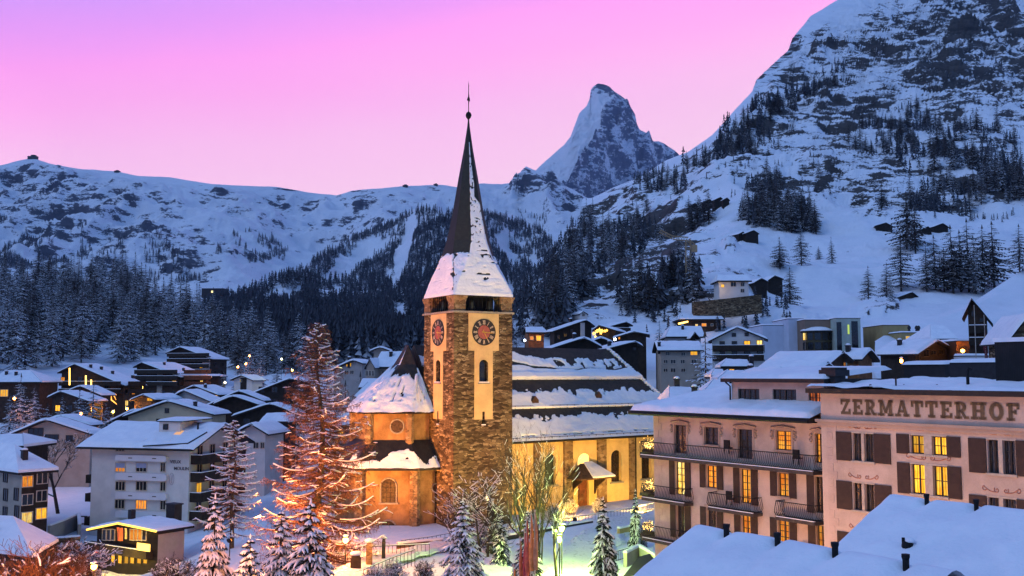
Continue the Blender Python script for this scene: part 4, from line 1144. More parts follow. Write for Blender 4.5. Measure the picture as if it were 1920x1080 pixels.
for (w, p0, p1) in ((1.75, 942, 896), (1.8, 1006, 975)):
    off = (730 - 727.5) / FPX * 112
    MW = Matrix.Translation(mid + fd * off + Vector((0, 0, 0))) @ Matrix.Rotation(fang, 4, 'Z')
    g = MB(); arched(g, w, zc_(p0), zc_(p1), MW @ Matrix.Translation((0, -.03, 0)), .2); wi = g.build('window', PAINTED, choir)
    g = MB(); ring_ = [MW @ Vector((-w / 2, -.04, zc_(p0)))] + [MW @ Vector((w / 2 * math.cos(t), -.04, zc_(p1) - w / 2 + w / 2 * math.sin(t))) for t in np.linspace(PI, 0, 12)] + [MW @ Vector((w / 2, -.04, zc_(p0)))]
    g.tube(ring_, .09, 5); g.build('frame', LINTEL, wi)
    g = MB()
    for t in np.linspace(-.35, .35, 4): g.box(w * t - .02, w * t + .02, -.07, -.035, zc_(p0), zc_(p1) - .35, 0, MW)
    for zq in np.linspace(zc_(p0), zc_(p1) - .5, 5): g.box(-w / 2, w / 2, -.065, -.04, zq - .015, zq + .015, 0, MW)
    g.build('leading', IRON, wi)
    g = MB(); g.box(-w / 2 - .2, w / 2 + .2, -.2, .05, zc_(p0) - .2, zc_(p0), 0, MW); g.build('sill', LINTEL, wi)
def oculus(c, ang, r, parent):
    M = Matrix.Translation(c) @ Matrix.Rotation(ang, 4, 'Z')
    g = MB(); g.prism([M @ Vector((r * math.cos(t), -.03, r * math.sin(t))) for t in np.linspace(0, 2 * PI, 20, endpoint=False)], M.to_3x3() @ Vector((0, .1, 0))); wi = g.build('oculus', PAINTED, parent)
    g = MB(); g.tube([M @ Vector((r * math.cos(t), -.03, r * math.sin(t))) for t in np.linspace(0, 2 * PI, 25)], .09, 5); g.build('frame', LINTEL, wi)
dm_ = (d0[3] + d0[4]) / 2; oculus(Vector((dm_.x, dm_.y, zt(800, 113))) + fd * .9, fang, .78, drum)
fr_ = lo[4]; oculus(Vector((fr_.x + 2.6, fr_.y, zt(914, 114))), 0, .48, choir)
g = MB(); g.box(fr_.x + 2.45, fr_.x + 2.75, fr_.y - .03, fr_.y + .05, zt(980, 114), zt(971, 114)); g.build('slit_window', GLASS, choir)
g = MB(); p0, p1 = lo[4], outline(6.1, 0)[5]
for a_, b_ in zip(lo[1:], lo[2:]):
    d_ = (b_ - a_).normalized(); nn_ = Vector((d_.y, -d_.x, 0)); g.prism([a_ + nn_ * .16, b_ + nn_ * .16, b_ - nn_ * .05, a_ - nn_ * .05], (0, 0, zt(992, 114)))
g.build('plinth', STONE, choir)
print('church', round(EZ, 2), round(RZ, 2), round(xr0, 1), round(xr1, 1), round(xe1, 1), round(zL0, 1), round(zU1, 1))

# ================================================================= LAMPS
def lamp(kind, name, loc, col, watts, target=None, size=.1, cone=60, blend=.6):
    ld = bpy.data.lights.new(name, kind); ld.energy = watts; ld.color = col
    if kind in ('POINT', 'SPOT'): ld.shadow_soft_size = size
    if kind == 'SPOT': ld.spot_size = math.radians(cone); ld.spot_blend = blend
    o = bpy.data.objects.new(name, ld); o.location = loc
    if target is not None: o.rotation_euler = (Vector(target) - Vector(loc)).to_track_quat('-Z', 'Y').to_euler()
    COL.objects.link(o); return o
SODIUM = (1.0, .42, .10); WARM = (1.0, .62, .22); HALO = (1.0, .68, .26)
def floodlight(loc, target, col, watts, cone, label, size=.15, grp='church floodlights'):
    """lamp housing on a short post, with its spot"""
    z0 = gz(loc[0], loc[1])
    t = thing('floodlight', (loc[0], loc[1], z0), label, 'floodlight', 0, grp)
    d = (Vector(target) - Vector(loc)).normalized()
    g = MB(); g.tube([(0, 0, -.3), (0, 0, loc[2] - z0 - .1)], .05, 6); g.build('post', IRON, t)
    q = d.to_track_quat('Y', 'Z').to_matrix().to_4x4(); q.translation = (0, 0, loc[2] - z0)
    g = MB(); g.box(-.22, .22, -.22, .04, -.16, .16, 0, q); g.build('housing', IRON, t)
    g = MB(); g.box(-.19, .19, .045, .06, -.13, .13, 0, q); g.build('lens', glow('flood_lens_%d' % int(col[1] * 100), col, 12), t)
    return lamp('SPOT', 'flood_lamp', Vector(loc) + d * .3, col, watts, target, size, cone)
tcw = CHB + R_ * 3.75 + L_ * 3.75
floodlight((-27, 97, 1.2), (tcw.x - 4, tcw.y - 1, 14), (1.0, .33, .05), 82000, 62, 'small floodlight among the trees left of the church tower')
floodlight((9, 90, .9), (-3, 110, 13), (1.0, .55, .14), 50000, 62, 'small floodlight on the snow below the tower front')
floodlight((15.5, 118, .9), (13, 128, 6), (1.0, .54, .085), 14000, 130, 'small floodlight in front of the nave wall, beside the porch', .4)
floodlight((24, 123, .9), (21, 131, 6), (1.0, .66, .12), 10000, 130, 'small floodlight in front of the far end of the nave wall', .4)
floodlight((-17, 98, .9), (-13.5, 115, 5), (1.0, .34, .055), 3600, 90, 'small floodlight behind the railing in front of the choir', .3)
floodlight((7, 113, .9), (6, 122, 6), (1.0, .46, .06), 8000, 130, 'small floodlight behind the bare trees at the nave foot', .4)
# ================================================================= HOTEL ON THE RIGHT
HROT = math.radians(-56)
HX = Vector((math.cos(HROT), math.sin(HROT), 0)); HB = Vector((-math.sin(HROT), math.cos(HROT), 0))
HO = P(1227, 900, 77.0); HO.z = -1.0
hotel = thing('hotel', HO, 'large pink plastered hotel with lit windows, iron balconies and big brown letters', 'hotel', HROT)
HPL = plaster('pink_hotel_plaster', (.52, .405, .325), .12)
SHUT = plain('brown_shutter', (.036, .021, .018), .7, .2, 4)
QUO = plaster('quoin_stone', (.50, .38, .31), .12)
SURR = plaster('window_surround', (.42, .31, .24), .10)
FRAME = plain('dark_window_frame', (.035, .024, .018), .6, .2)
FRAMEP = plain('pale_window_frame', (.45, .38, .30), .6, .15)
LIT_Y = lit_glass('lit_window_yellow', (1.0, .38, .015), (1.0, .58, .05), 1.2)
LIT_O = lit_glass('lit_window_orange', (.85, .20, .012), (1.0, .42, .045), 1.0)
LIT_W = lit_glass('lit_window_pale', (1.0, .52, .06), (1.0, .80, .28), 1.2)
SCROLL = plain('painted_scroll', (.40, .19, .13), .9, .2)
def curtain_glass():
    m, n, l, b = _mat('curtained_dark_glass')
    t = N(n, 'ShaderNodeTexCoord'); w = N(n, 'ShaderNodeTexWave'); w.inputs['Scale'].default_value = 2.2; w.inputs['Distortion'].default_value = 2.5; l.new(t.outputs['Object'], w.inputs[0])
    l.new(mixc(n, l, mapr(n, l, w.outputs[0], .45, .95), (.012, .012, .014), (.085, .075, .065)), b.inputs['Base Color']); b.inputs['Roughness'].default_value = .18
    b.inputs['Specular IOR Level'].default_value = .5
    return m
DGLASS = curtain_glass()
def window(parent, x0, x1, z0, z1, y=.22, glass=None, frame=None, cols=2, rows=3, shutters=None, sw=.6, surround=None, sill=True, M=I4, name='window', fw=.06):
    """window in a wall facing -y: frame with bars, pane, and what the photo shows around it"""
    frame = frame or FRAME; glass = glass or DGLASS
    g = MB()
    for a, b_, c, d in ((x0, x0 + fw, z0, z1), (x1 - fw, x1, z0, z1), (x0 + fw, x1 - fw, z1 - fw, z1), (x0 + fw, x1 - fw, z0, z0 + fw)): g.box(a, b_, y - .05, y + .03, c, d, 0, M)
    for k in range(1, cols):
        x = x0 + (x1 - x0) * k / cols; q = fw * (.8 if k * 2 == cols else .35); g.box(x - q, x + q, y - .045, y + .02, z0 + fw, z1 - fw, 0, M)
    for k in range(1, rows):
        z = z0 + (z1 - z0) * k / rows; g.box(x0 + fw, x1 - fw, y - .035, y + .015, z - .022, z + .022, 0, M)
    w = g.build(name, frame, parent)
    g = MB(); g.box(x0 + .01, x1 - .01, y + .005, y + .012, z0 + .01, z1 - .01, 0, M); g.build('pane', glass, w)
    if surround:
        g = MB(); t = .16
        for a, b_, c, d in ((x0 - t, x0, z0 - .1, z1), (x1, x1 + t, z0 - .1, z1), (x0 - t * 1.5, x1 + t * 1.5, z1, z1 + t * 1.5)): g.box(a, b_, -.04, .02, c, d, 0, M)
        g.build('surround', surround, w)
    if sill:
        g = MB(); g.box(x0 - .15, x1 + .15, -.12, .05, z0 - .1, z0 - .003, 0, M); g.build('sill', SURR, w)
    for sd in (shutters or ''):
        a = x0 - .06 - sw if sd == 'l' else x1 + .06
        g = MB(); g.box(a, a + sw, -.075, -.02, z0 - .04, z1 + .04, 0, M)
        for k in range(1, 4): g.box(a + .05, a + sw - .05, -.09, -.074, z0 + (z1 - z0) * k / 4 - .03, z0 + (z1 - z0) * k / 4 + .03, 0, M)
        g.build('shutter', SHUT, w)
    return w
def railing(parent, pts, h=1.0, belly=.16, step=.16, mat=None, name='railing', wave=True):
    """iron railing with bellied bars along a line of points"""
    g = MB(); pts = [Vector(p) for p in pts]
    for a, b_ in zip(pts, pts[1:]):
        d = (b_ - a); L = d.length; d.normalize(); nn_ = Vector((d.y, -d.x, 0))
        g.tube([a + Vector((0, 0, h)), b_ + Vector((0, 0, h))], .03, 4); g.tube([a + Vector((0, 0, .08)), b_ + Vector((0, 0, .08))], .025, 4)
        for k in range(int(L / step) + 1):
            p = a + d * (k * step)
            g.tube([p + Vector((0, 0, .08)), p + nn_ * belly + Vector((0, 0, .30)), p + nn_ * belly * .6 + Vector((0, 0, .6)), p - nn_ * .02 + Vector((0, 0, h))], .020, 3, cap=False)
    return g.build(name, mat or IRON, parent)
FO = HO.copy()                                              # facade of the wing: local y = 0
def hxp(px, py, yo=0.0):
    p = on_plane(px, py, HO + HB * yo, HB) - HO
    return p.dot(HX), p.z
def span(px0, px1, pyt, pyb, yo=0.0):
    a = hxp(px0, (pyt + pyb) / 2, yo)[0]; b_ = hxp(px1, (pyt + pyb) / 2, yo)[0]
    xm = (px0 + px1) / 2
    return a, b_, hxp(xm, pyb, yo)[1], hxp(xm, pyt, yo)[1]
EVZ = hxp(1300, 781)[1]; WL = hxp(1543, 850, 0)[0]
WING = {}
for (px0, px1, t, b_, k, gl) in [(1265, 1287, 797, 850, 'door', None), (1321, 1347, 801, 834, 'win', None), (1384, 1411, 805, 860, 'door', None), (1455, 1484, 808, 844, 'win', LIT_O), (1529, 1543, 813, 868, 'door', LIT_O),
                                 (1267, 1284, 866, 928, 'door', LIT_W), (1325, 1344, 873, 915, 'win', LIT_O), (1389, 1408, 880, 944, 'door', LIT_O), (1459, 1479, 887, 931, 'win', LIT_O), (1529, 1545, 894, 962, 'door', None),
                                 (1269, 1284, 946, 1008, 'door', None), (1326, 1344, 953, 997, 'win', None), (1391, 1408, 965, 1030, 'door', LIT_O), (1459, 1480, 974, 1019, 'win', LIT_O), (1532, 1548, 986, 1055, 'door', LIT_O),
                                 (1270, 1286, 1024, 1085, 'door', None)]:
    WING[(px0, t)] = (*span(px0, px1, t, b_), k, gl, t)
g = MB(); wall_grid(g, WL, EVZ, [(v[0], v[1], v[2], v[3]) for v in WING.values()], .26, I4)
g.box(0, .02, .28, 11, 0, EVZ); g.box(0, WL, 10.9, 11, 0, EVZ)
wing = g.build('wing_wall', HPL, hotel)
# left flank of the wing
for v in WING.values():
    top = v[6] < 870 - 8 and v[6] < 815
    window(wing, v[0], v[1], v[2], v[3], .20, v[5], FRAME, 2, 5 if v[4] == 'door' else 4, None if top else 'lr', .58, SURR, v[4] == 'win')
    if top:      # carved volutes beside the upper windows
        q = MB()
        for sg, xx in ((-1, v[0] - .2), (1, v[1] + .2)):
            for t in range(2):
                q.tube([(xx + sg * (.12 + .10 * math.cos(a)), -.05, v[3] - .15 + .12 * math.sin(a) - t * .3) for a in np.linspace(0, 5.2, 9)], .05, 4)
        q.tube([(v[0] - .35, -.06, v[3] + .2), ((v[0] + v[1]) / 2, -.06, v[3] + .34), (v[1] + .35, -.06, v[3] + .2)], .06, 4)
        q.build('carved_surround', SURR, wing)
# quoins
g = MB(); z = 0; k = 0
while z < EVZ - .3:
    w = .55 if k % 2 else .85
    g.box(-.012, w, -.02, .3, z, z + .50); z += .53; k += 1
g.build('quoin', QUO, wing)
# balconies of the wing
def balcony(parent, x0, x1, zf, dep=.95, h=1.0):
    g = MB(); g.box(x0, x1, -dep, -.002, zf - .22, zf)
    bb = g.build('balcony', plain('balcony_slab', (.05, .042, .04), .8, .3), parent)
    railing(bb, [(x0 + .03, -.05, zf), (x0 + .03, -dep + .05, zf), (x1 - .03, -dep + .05, zf), (x1 - .03, -.05, zf)], h)
    g = MB(); g.box(x0 + .05, x1 - .05, -dep + .02, -dep + .14, zf, zf + .05); g.build('snow', SNOW, bb)
    return bb
bz = hxp(1300, 858)[1]
b0 = balcony(wing, -.5, WL - .02, bz - .05, 1.0)
fl_h = 3.18
for (px0, px1, py) in ((1229, 1300, 937), (1345, 1430, 955), (1472, 1550, 972), (1230, 1300, 1014), (1347, 1430, 1036), (1477, 1552, 1056)):
    x0, x1 = hxp(px0, py)[0], hxp(px1, py)[0]; zf = hxp((px0 + px1) / 2, py)[1]
    if px0 < 1235: x0 = -.45
    balcony(wing, x0, min(x1, WL - .02), zf)
# parasol bags and chairs standing on the balconies
for (px, py) in ((1364, 848), (1494, 868), (1368, 944), (1365, 1018), (1503, 1045)):
    x, z = hxp(px, py, -.5)
    t = thing('balcony_chair', HO + HX * x + HB * -.55 + Vector((0, 0, z - .1)), 'dark folded chair on a hotel balcony', 'chair', HROT, 'folded chairs on the hotel balconies')
    g = MB(); g.box(-.25, .25, -.06, .06, .35, .95); g.build('backrest', IRON, t)
    g = MB(); g.box(-.27, .27, -.02, .3, .38, .44); g.build('seat', IRON, t)
    for sx in (-.22, .22):
        g = MB(); g.box(sx - .02, sx + .02, -.05, .0, 0, .4); g.build('leg', IRON, t)
# wing roof: low snowy hip with dark eave
RFD = plain('dark_eave', (.020, .017, .016), .7, .3)
ov = 1.25
g = MB(); g.box(-ov - .3, WL, -ov, 12, EVZ, EVZ + .32); eave = g.build('eave', RFD, hotel)
def snow_slab(name, corners, parent, t=.3, nu=40, nv=20, rough=.10, sag=.0, lump=1.2, edge=.25, seed=0):
    """soft snow blanket over a quadrilateral (four world/local corners, front-left, front-right, back-right, back-left)"""
    A, B2, C_, D = [np.array(c) for c in corners]
    u = np.linspace(0, 1, nu)[None, :, None]; v = np.linspace(0, 1, nv)[:, None, None]
    p = A * (1 - u) * (1 - v) + B2 * u * (1 - v) + C_ * u * v + D * (1 - u) * v
    nrm = np.cross(B2 - A, D - A); nrm = nrm / np.linalg.norm(nrm)
    Lu, Lv = np.linalg.norm(B2 - A), np.linalg.norm(D - A)
    eu = np.minimum(u, 1 - u) * Lu; ev = np.minimum(v, 1 - v) * Lv
    e = np.minimum(eu + 0 * ev, ev + 0 * eu)[..., 0]
    h = t * np.sqrt(np.clip(1 - (1 - np.clip(e / edge, 0, 1)) ** 2, 0, 1))
    h = h + rough * fbm(p[..., 0] / lump + seed, p[..., 1] / lump, p[..., 2] / lump, 4) * np.clip(e / edge, 0, 1)
    p = p + nrm * (h[..., None] - .02)
    return link('snow', grid_mesh(name, p, SNOW), parent)
zE = EVZ + .32
zR = zE + 1.9
snow_slab('wing_snow', [(-ov - .3, -ov, zE), (WL, -ov, zE), (WL, 5.0, zR), (4.2, 5.0, zR)], eave, .34, 70, 26, .12)
snow_slab('wing_snow', [(-ov - .3, 12, zE), (-ov - .3, -ov, zE), (4.2, 5.0, zR), (4.2, 7, zR)], eave, .34, 40, 26, .12)
# attic storey set back on the roof
ay = .9
ax0, az1 = hxp(1372, 740, ay)[0], hxp(1450, 717, ay)[1]; az0 = zE - .1
AW = [(*span(a, b_, c, d, ay), gl) for a, b_, c, d, gl in ((1384, 1424, 729, 771, None), (1449, 1493, 730, 774, None), (1516, 1540, 731, 776, lit_glass('lit_window_red', (.10, .015, .01), (1.0, .22, .04), .9)))]
g = MB(); MA = Matrix.Translation((0, ay, 0)); wall_grid(g, WL, az1, [(v[0], min(v[1], WL - .05), v[2], v[3]) for v in AW], .2, MA, 0, 0, az0)
g = MB(); MA2 = Matrix.Translation((ax0, ay, 0)); wall_grid(g, WL - ax0, az1, [(v[0] - ax0, min(v[1], WL - .03) - ax0, v[2], v[3]) for v in AW], .2, MA2, 0, 0, az0)
g.box(ax0, ax0 + .02, ay + .22, ay + 6, az0, az1)
attic = g.build('attic_wall', HPL, hotel)
for v in AW: window(attic, v[0], min(v[1], WL - .03), v[2], v[3], ay + .16, v[4], FRAME, 4, 3, None, .5, None, False)
g = MB(); g.box(ax0 - .5, WL, ay - .6, ay + 6.5, az1, az1 + .26); ar = g.build('attic_roof', RFD, hotel)
snow_slab('attic_snow', [(ax0 - .5, ay - .6, az1 + .26), (WL, ay - .6, az1 + .26), (WL, ay + 6.5, az1 + .9), (ax0 + .6, ay + 6.5, az1 + .9)], ar, .3, 50, 16, .08)
g = MB(); g.tube([(ax0 - .1, ay - .5, az1), (ax0 - .05, ay - .1, az1 - .3), (ax0 - .05, ay - .1, az0)], .06, 6); g.build('downpipe', IRON, attic)
g = MB(); g.tube([(-ov, -ov - .1, zE - .22), (WL, -ov - .1, zE - .22)], .12, 6); g.build('gutter', IRON, eave)
# ---- the front block with the big letters
PR = -.75                                                   # stands forward of the wing
bx0 = hxp(1541, 850, PR)[0]; bx1 = hxp(2080, 850, PR)[0]; btz = hxp(1541, 737, PR)[1]
def sp2(px0, px1, t, b_): return span(px0, px1, t, b_, PR)
groups = [((1599, 1616), (1621, 1638), 812, 864, None, 'A'), ((1600, 1617), (1622, 1640), 906, 957, None, 'A'), ((1602, 1619), (1624, 1642), 1003, 1058, None, 'A'),
          ((1707, 1733), (1748, 1774), 816, 851, LIT_Y, 'B'), ((1709, 1735), (1750, 1776), 871, 927, LIT_Y, 'B'), ((1712, 1738), (1753, 1779), 978, 1036, LIT_Y, 'B'),
          ((1852, 1873), (1881, 1904), 824, 887, None, 'C'), ((1854, 1875), (1883, 1906), 933, 996, None, 'C')]
BW = []
for a, b_, t, bt, gl, gr in groups:
    dy = {'A': (0, 2), 'B': (0, 3), 'C': (0, 3)}[gr][1]
    BW.append((sp2(*a, t, bt), sp2(*b_, t + dy, bt + dy), gl, gr))
holes = []
for w1, w2, gl, gr in BW:
    zt_, zb_ = (w1[3] + w2[3]) / 2, (w1[2] + w2[2]) / 2
    holes += [(w1[0] - bx0, w1[1] - bx0, zb_, zt_), (w2[0] - bx0, w2[1] - bx0, zb_, zt_)]
g = MB(); MBk = Matrix.Translation((bx0, PR, 0)); wall_grid(g, bx1 - bx0, btz, holes, .28, MBk)
g.box(bx0, bx0 + .02, PR + .3, 14, 0, btz); g.box(bx0, bx1, 13.9, 14, 0, btz); g.box(bx1 - .02, bx1, PR, 14, 0, btz)
block = g.build('front_wall', HPL, hotel)
for (w1, w2, gl, gr) in BW:
    zt_, zb_ = (w1[3] + w2[3]) / 2, (w1[2] + w2[2]) / 2
    sw = {'A': 1.12, 'B': .82, 'C': 1.0}[gr]
    MW = Matrix.Translation((0, PR, 0))
    for w, sd in ((w1, 'l'), (w2, 'r')):
        window(block, w[0], w[1], zb_, zt_, .22, gl, FRAME, 2, 3 if gr != 'B' else 2, sd, sw, None, False, MW)
    g = MB(); g.box(w1[1], w2[0], PR - .05, PR + .06, zb_, zt_); g.box(w1[0] - .1, w2[1] + .1, PR - .10, PR + .02, zb_ - .12, zb_ - .003); g.box(w1[0] - .1, w2[1] + .1, PR - .03, PR + .02, zt_ + .003, zt_ + .1)
    g.build('window_surround', FRAMEP, block)
    # painted scrolls above
    xm = (w1[0] + w2[1]) / 2; z0 = zt_ + .28; hw = (w2[1] - w1[0]) / 2 + .25
    for sg in (-1, 1):
        g = MB()
        arm = [(xm + sg * hw * t, PR - .012, z0 + .10 + .22 * t * t * t - .10 * math.sin(PI * t)) for t in np.linspace(.25, .92, 9)]
        arm += [(xm + sg * (hw * .92 + .12 * math.sin(a)), PR - .012, z0 + .18 + .12 * math.cos(a)) for a in np.linspace(.2, 4.2, 8)]
        g.tube(arm, .03, 4)
        g.tube([(xm + sg * (.25 + .03 * (1 + a * .6) * math.cos(a)), PR - .012, z0 + .13 + .03 * (1 + a * .6) * math.sin(a)) for a in np.linspace(0, 7, 16)], .03, 4)
        g.build('painted_scroll', SCROLL, block)
# cornice below the letters and at the roof
zc0 = hxp(1541, 787, PR)[1]; zc1 = hxp(1541, 794, PR)[1]
g = MB()
g.box(bx0 - .16, bx1, PR - .16, PR - .001, zc1 - .1, zc0 - .12); g.box(bx0 - .26, bx1, PR - .26, PR - .001, zc0 - .12, zc0 + .05)
corn = g.build('cornice', SURR, block)
g = MB(); z = .2; k = 0; qx = hxp(1553, 900, PR)[0]
while z < zc1 - .4:
    w = .42 if k % 2 else .72
    g.box(qx, qx + w, PR - .022, PR - .001, z, z + .44); z += .475; k += 1
g.build('quoin', QUO, block)
# letters, slab serif, painted brown
LET = plain('brown_sign_paint', (.115, .085, .052), .85, .15)
LETE = plain('pale_letter_edge', (.30, .22, .15), .85, .1)
def letter_bars(c):
    t, s_, f = .24, .30, .13            # stem, serif reach, serif thickness (letter height 1)
    V = lambda x, a=0, b=1, w=t: [(x - w / 2, a), (x + w / 2, a), (x + w / 2, b), (x - w / 2, b)]
    Hh = lambda a, b, z, w=f: [(a, z - w / 2), (b, z - w / 2), (b, z + w / 2), (a, z + w / 2)]
    D = lambda x0, z0, x1, z1, w=t: [(x0 - w / 2, z0), (x0 + w / 2, z0), (x1 + w / 2, z1), (x1 - w / 2, z1)]
    ser = lambda x, z: Hh(x - .24, x + .24, z)
    def arc(xc, zc, rx, rz, w, a0, a1, n=14):
        out = []
        for k in range(n):
            p, q = a0 + (a1 - a0) * k / n, a0 + (a1 - a0) * (k + 1) / n
            out.append([(xc + (rx - w) * math.cos(p), zc + (rz - w * .8) * math.sin(p)), (xc + rx * math.cos(p), zc + rz * math.sin(p)), (xc + rx * math.cos(q), zc + rz * math.sin(q)), (xc + (rx - w) * math.cos(q), zc + (rz - w * .8) * math.sin(q))])
        return out
    if c == 'Z': return .86, [Hh(.05, .80, .92, .16), Hh(.06, .82, .08, .16), D(.20, .1, .66, .9, .25), V(.11, .66, .92, .13), V(.76, .08, .34, .13)]
    if c == 'E': return .86, [V(.26), Hh(.04, .80, .92, .15), Hh(.04, .82, .08, .15), Hh(.3, .58, .5, .13), V(.74, .70, .92, .13), V(.76, .08, .30, .13), V(.56, .38, .62, .10)]
    if c == 'F': return .82, [V(.26), Hh(.04, .78, .92, .15), ser(.26, .07), Hh(.3, .58, .5, .13), V(.72, .68, .92, .13), V(.56, .38, .62, .10)]
    if c == 'R': return .95, [V(.26), ser(.26, .07), Hh(.04, .5, .93), Hh(.3, .5, .47)] + arc(.48, .70, .30, .295, .2, -PI / 2, PI / 2) + [D(.75, .04, .48, .47, .22), Hh(.66, .96, .07)]
    if c == 'M': return 1.16, [V(.22, 0, 1, .18), V(.94, 0, 1, .22), D(.58, .18, .26, 1, .20), D(.58, .18, .90, 1, .20), ser(.22, .07), Hh(.74, 1.16, .07), Hh(.02, .3, .93), Hh(.86, 1.14, .93)]
    if c == 'A': return 1.05, [D(.20, 0, .50, 1, .16), D(.84, 0, .54, 1, .24), Hh(.28, .74, .32, .13), Hh(.0, .42, .07), Hh(.62, 1.05, .07)]
    if c == 'T': return .90, [V(.45), Hh(.03, .87, .92, .15), V(.09, .64, .92, .13), V(.81, .64, .92, .13), ser(.45, .07)]
    if c == 'H': return 1.04, [V(.26), V(.78), Hh(.3, .75, .5, .14), ser(.26, .07), ser(.78, .07), ser(.26, .93), ser(.78, .93)]
    if c == 'O': return .98, arc(.49, .5, .44, .53, .23, 0, 2 * PI, 26)
wxs = hxp(1576, 762, PR)[0]; wxe = hxp(1912, 768, PR)[0]
lz1, lz0 = hxp(1576, 748.5, PR)[1], hxp(1577, 776, PR)[1]; LH = lz1 - lz0
word = 'ZERMATTERHOF'; gap = .14
tot = sum(letter_bars(c)[0] + gap for c in word) - gap
kx = (wxe - wxs) / tot; x = wxs
for c in word:
    w, bars = letter_bars(c)
    for (mat, ex, yo, nm) in ((LETE, .035, .020, 'letter_edge'), (LET, 0, .034, 'letter')):
        g = MB()
        for q in bars:
            cxm = sum(p[0] for p in q) / 4; czm = sum(p[1] for p in q) / 4
            pts = [Vector((x + (p[0] + (ex if p[0] > cxm else -ex)) * kx, PR - yo, lz0 + (p[1] + (ex if p[1] > czm else -ex)) * LH)) for p in q]
            g.face(pts)
        g.build(nm, mat, block)
    x += (w + gap) * kx
# roof of the front block
g = MB(); g.box(bx0 - .55, bx1 + .5, PR - .75, 14.5, btz, btz + .30); br = g.build('roof_edge', RFD, hotel)
us_, vs_ = np.linspace(bx0 - .5, bx1 + .5, 120), np.linspace(PR - .72, 14.4, 70)
UX, VY = np.meshgrid(us_, vs_)
hh = btz + .33 + .07 * (VY - PR) * .9 * sstep(0, 3, VY - PR) * .5 + .16 * fbm(UX / 1.6, VY / 1.6, 0 * UX, 4) + .20 * fbm(UX / 5, VY / 4, 0 * UX + 6, 3)
hh = hh * 1.0 + .22 * sstep(0, .5, VY - PR + .75) + .1 * np.sin(VY * 2.2 + fbm(UX / 6, VY / 6, 0 * UX, 2) * 4) * sstep(.5, 3, VY - PR)
link('snow', grid_mesh('block_snow', np.stack([UX, VY, hh], -1), SNOW), br)
def on_roof(px, py, z):        # world point seen at a pixel at the height z above hotel ground -> local
    p = Pz(px, py, z + HO.z) - HO
    return p.dot(HX), p.dot(HB)
rz_ = btz + .55
def rbox(name, px, py, w, d, h, mat, cap=0, zb=None, parent=None):
    x, y = on_roof(px, py, zb or rz_)
    g = MB(); g.box(x - w / 2, x + w / 2, y, y + d, (zb or rz_) - .6, (zb or rz_) + h)
    o = g.build(name, mat, parent or br)
    if cap:
        q = MB(); q.lathe([(w * .5, 0), (w * .6, .1), (w * .5, .26), (w * .2, .34)], 8, (x, y + d / 2, (zb or rz_) + h)); q.build('snow', SNOW, o, True)
    return o
DK = plain('dark_roof_metal', (.022, .020, .022), .6, .25)
# ornate chimney where the roofs meet
cxm, cym = hxp(1555, 715, .9)[0], .9; ctz = hxp(1555, 689, .9)[1]
g = MB(); g.box(cxm - .45, cxm + .45, cym, cym + 1.0, EVZ, ctz - .55); g.box(cxm - .66, cxm + .66, cym - .2, cym + 1.2, ctz - .55, ctz - .15); g.box(cxm - .54, cxm + .54, cym - .1, cym + 1.1, ctz - .15, ctz)
g.build('chimney', DK, hotel)
lx, ly = hxp(1867, 700, 4.0)[0], 4.0; ltz = hxp(1890, 641, 4.0)[1]
g = MB(); g.box(lx, lx + 6, ly, ly + 6, btz, ltz); lift = g.build('lift_house', planks('dark_lift_cladding', (.018, .017, .018), 3, 0, .25, .8), hotel)
g = MB(); g.box(lx - .1, lx + 6.1, ly - .1, ly + 6.1, ltz + .003, ltz + .25); g.build('snow', SNOW, lift)
def parapet(pa, pb, pt, pbm, yo, name='parapet'):
    x0, x1 = hxp(pa, pbm, yo)[0], hxp(pb, pbm, yo)[0]; z1 = hxp((pa + pb) / 2, pt, yo)[1]
    g = MB(); g.box(x0, x1, yo, yo + 2, btz, z1); o = g.build(name, DK, hotel)
    snow_slab('parapet_snow', [(x0 - .1, yo - .15, z1), (x1 + .1, yo - .15, z1), (x1 + .1, yo + 2, z1 + .1), (x0 - .1, yo + 2, z1 + .1)], o, .22, 30, 8, .04)
parapet(1695, 1772, 683, 698, 12.0); parapet(1781, 1868, 679, 696, 11.0)
# roof fittings
for (px, py, w, d, h) in ((1675, 706, .62, .5, 1.0), (1602, 697, .9, .4, .22), (1588, 695, .2, .2, .25)): rbox('vent', px, py, w, d, h, DK)
x, y = on_roof(1680, 722, rz_); g = MB(); g.tube([(x, y, rz_ - .4), (x, y, rz_ + .42)], .05, 6); g.tube([(x - .14, y, rz_ + .42), (x + .14, y, rz_ + .42)], .07, 6); g.build('vent_pipe', IRON, br)
x, y = on_roof(1815, 722, rz_); g = MB(); g.tube([(x, y, rz_ - .4), (x, y, rz_ + .85), (x + .12, y, rz_ + .98), (x + .25, y, rz_ + .9)], .09, 6); g.build('vent_pipe', IRON, br)
for px in range(1630, 1860, 62):
    x, y = on_roof(px, 728, rz_ - .2); g = MB(); g.tube([(x - .1, y, rz_ - .3), (x + .02, y, rz_ + .0), (x + .14, y, rz_ + .02)], .03, 4); g.build('snow_hook', IRON, br)
x, y = on_roof(1790, 712, rz_)
g = MB(); g.lathe([(2.2, -.3), (2.1, .15), (1.6, .42), (.8, .58), (.05, .62)], 18, (x, y, rz_)); dome = g.build('skylight', SNOW, br, True)
g = MB(); g.box(x + .4, x + 3.2, y - 1.2, y - .9, rz_ - .2, rz_ + .35); g.build('skylight_kerb', DK, br)
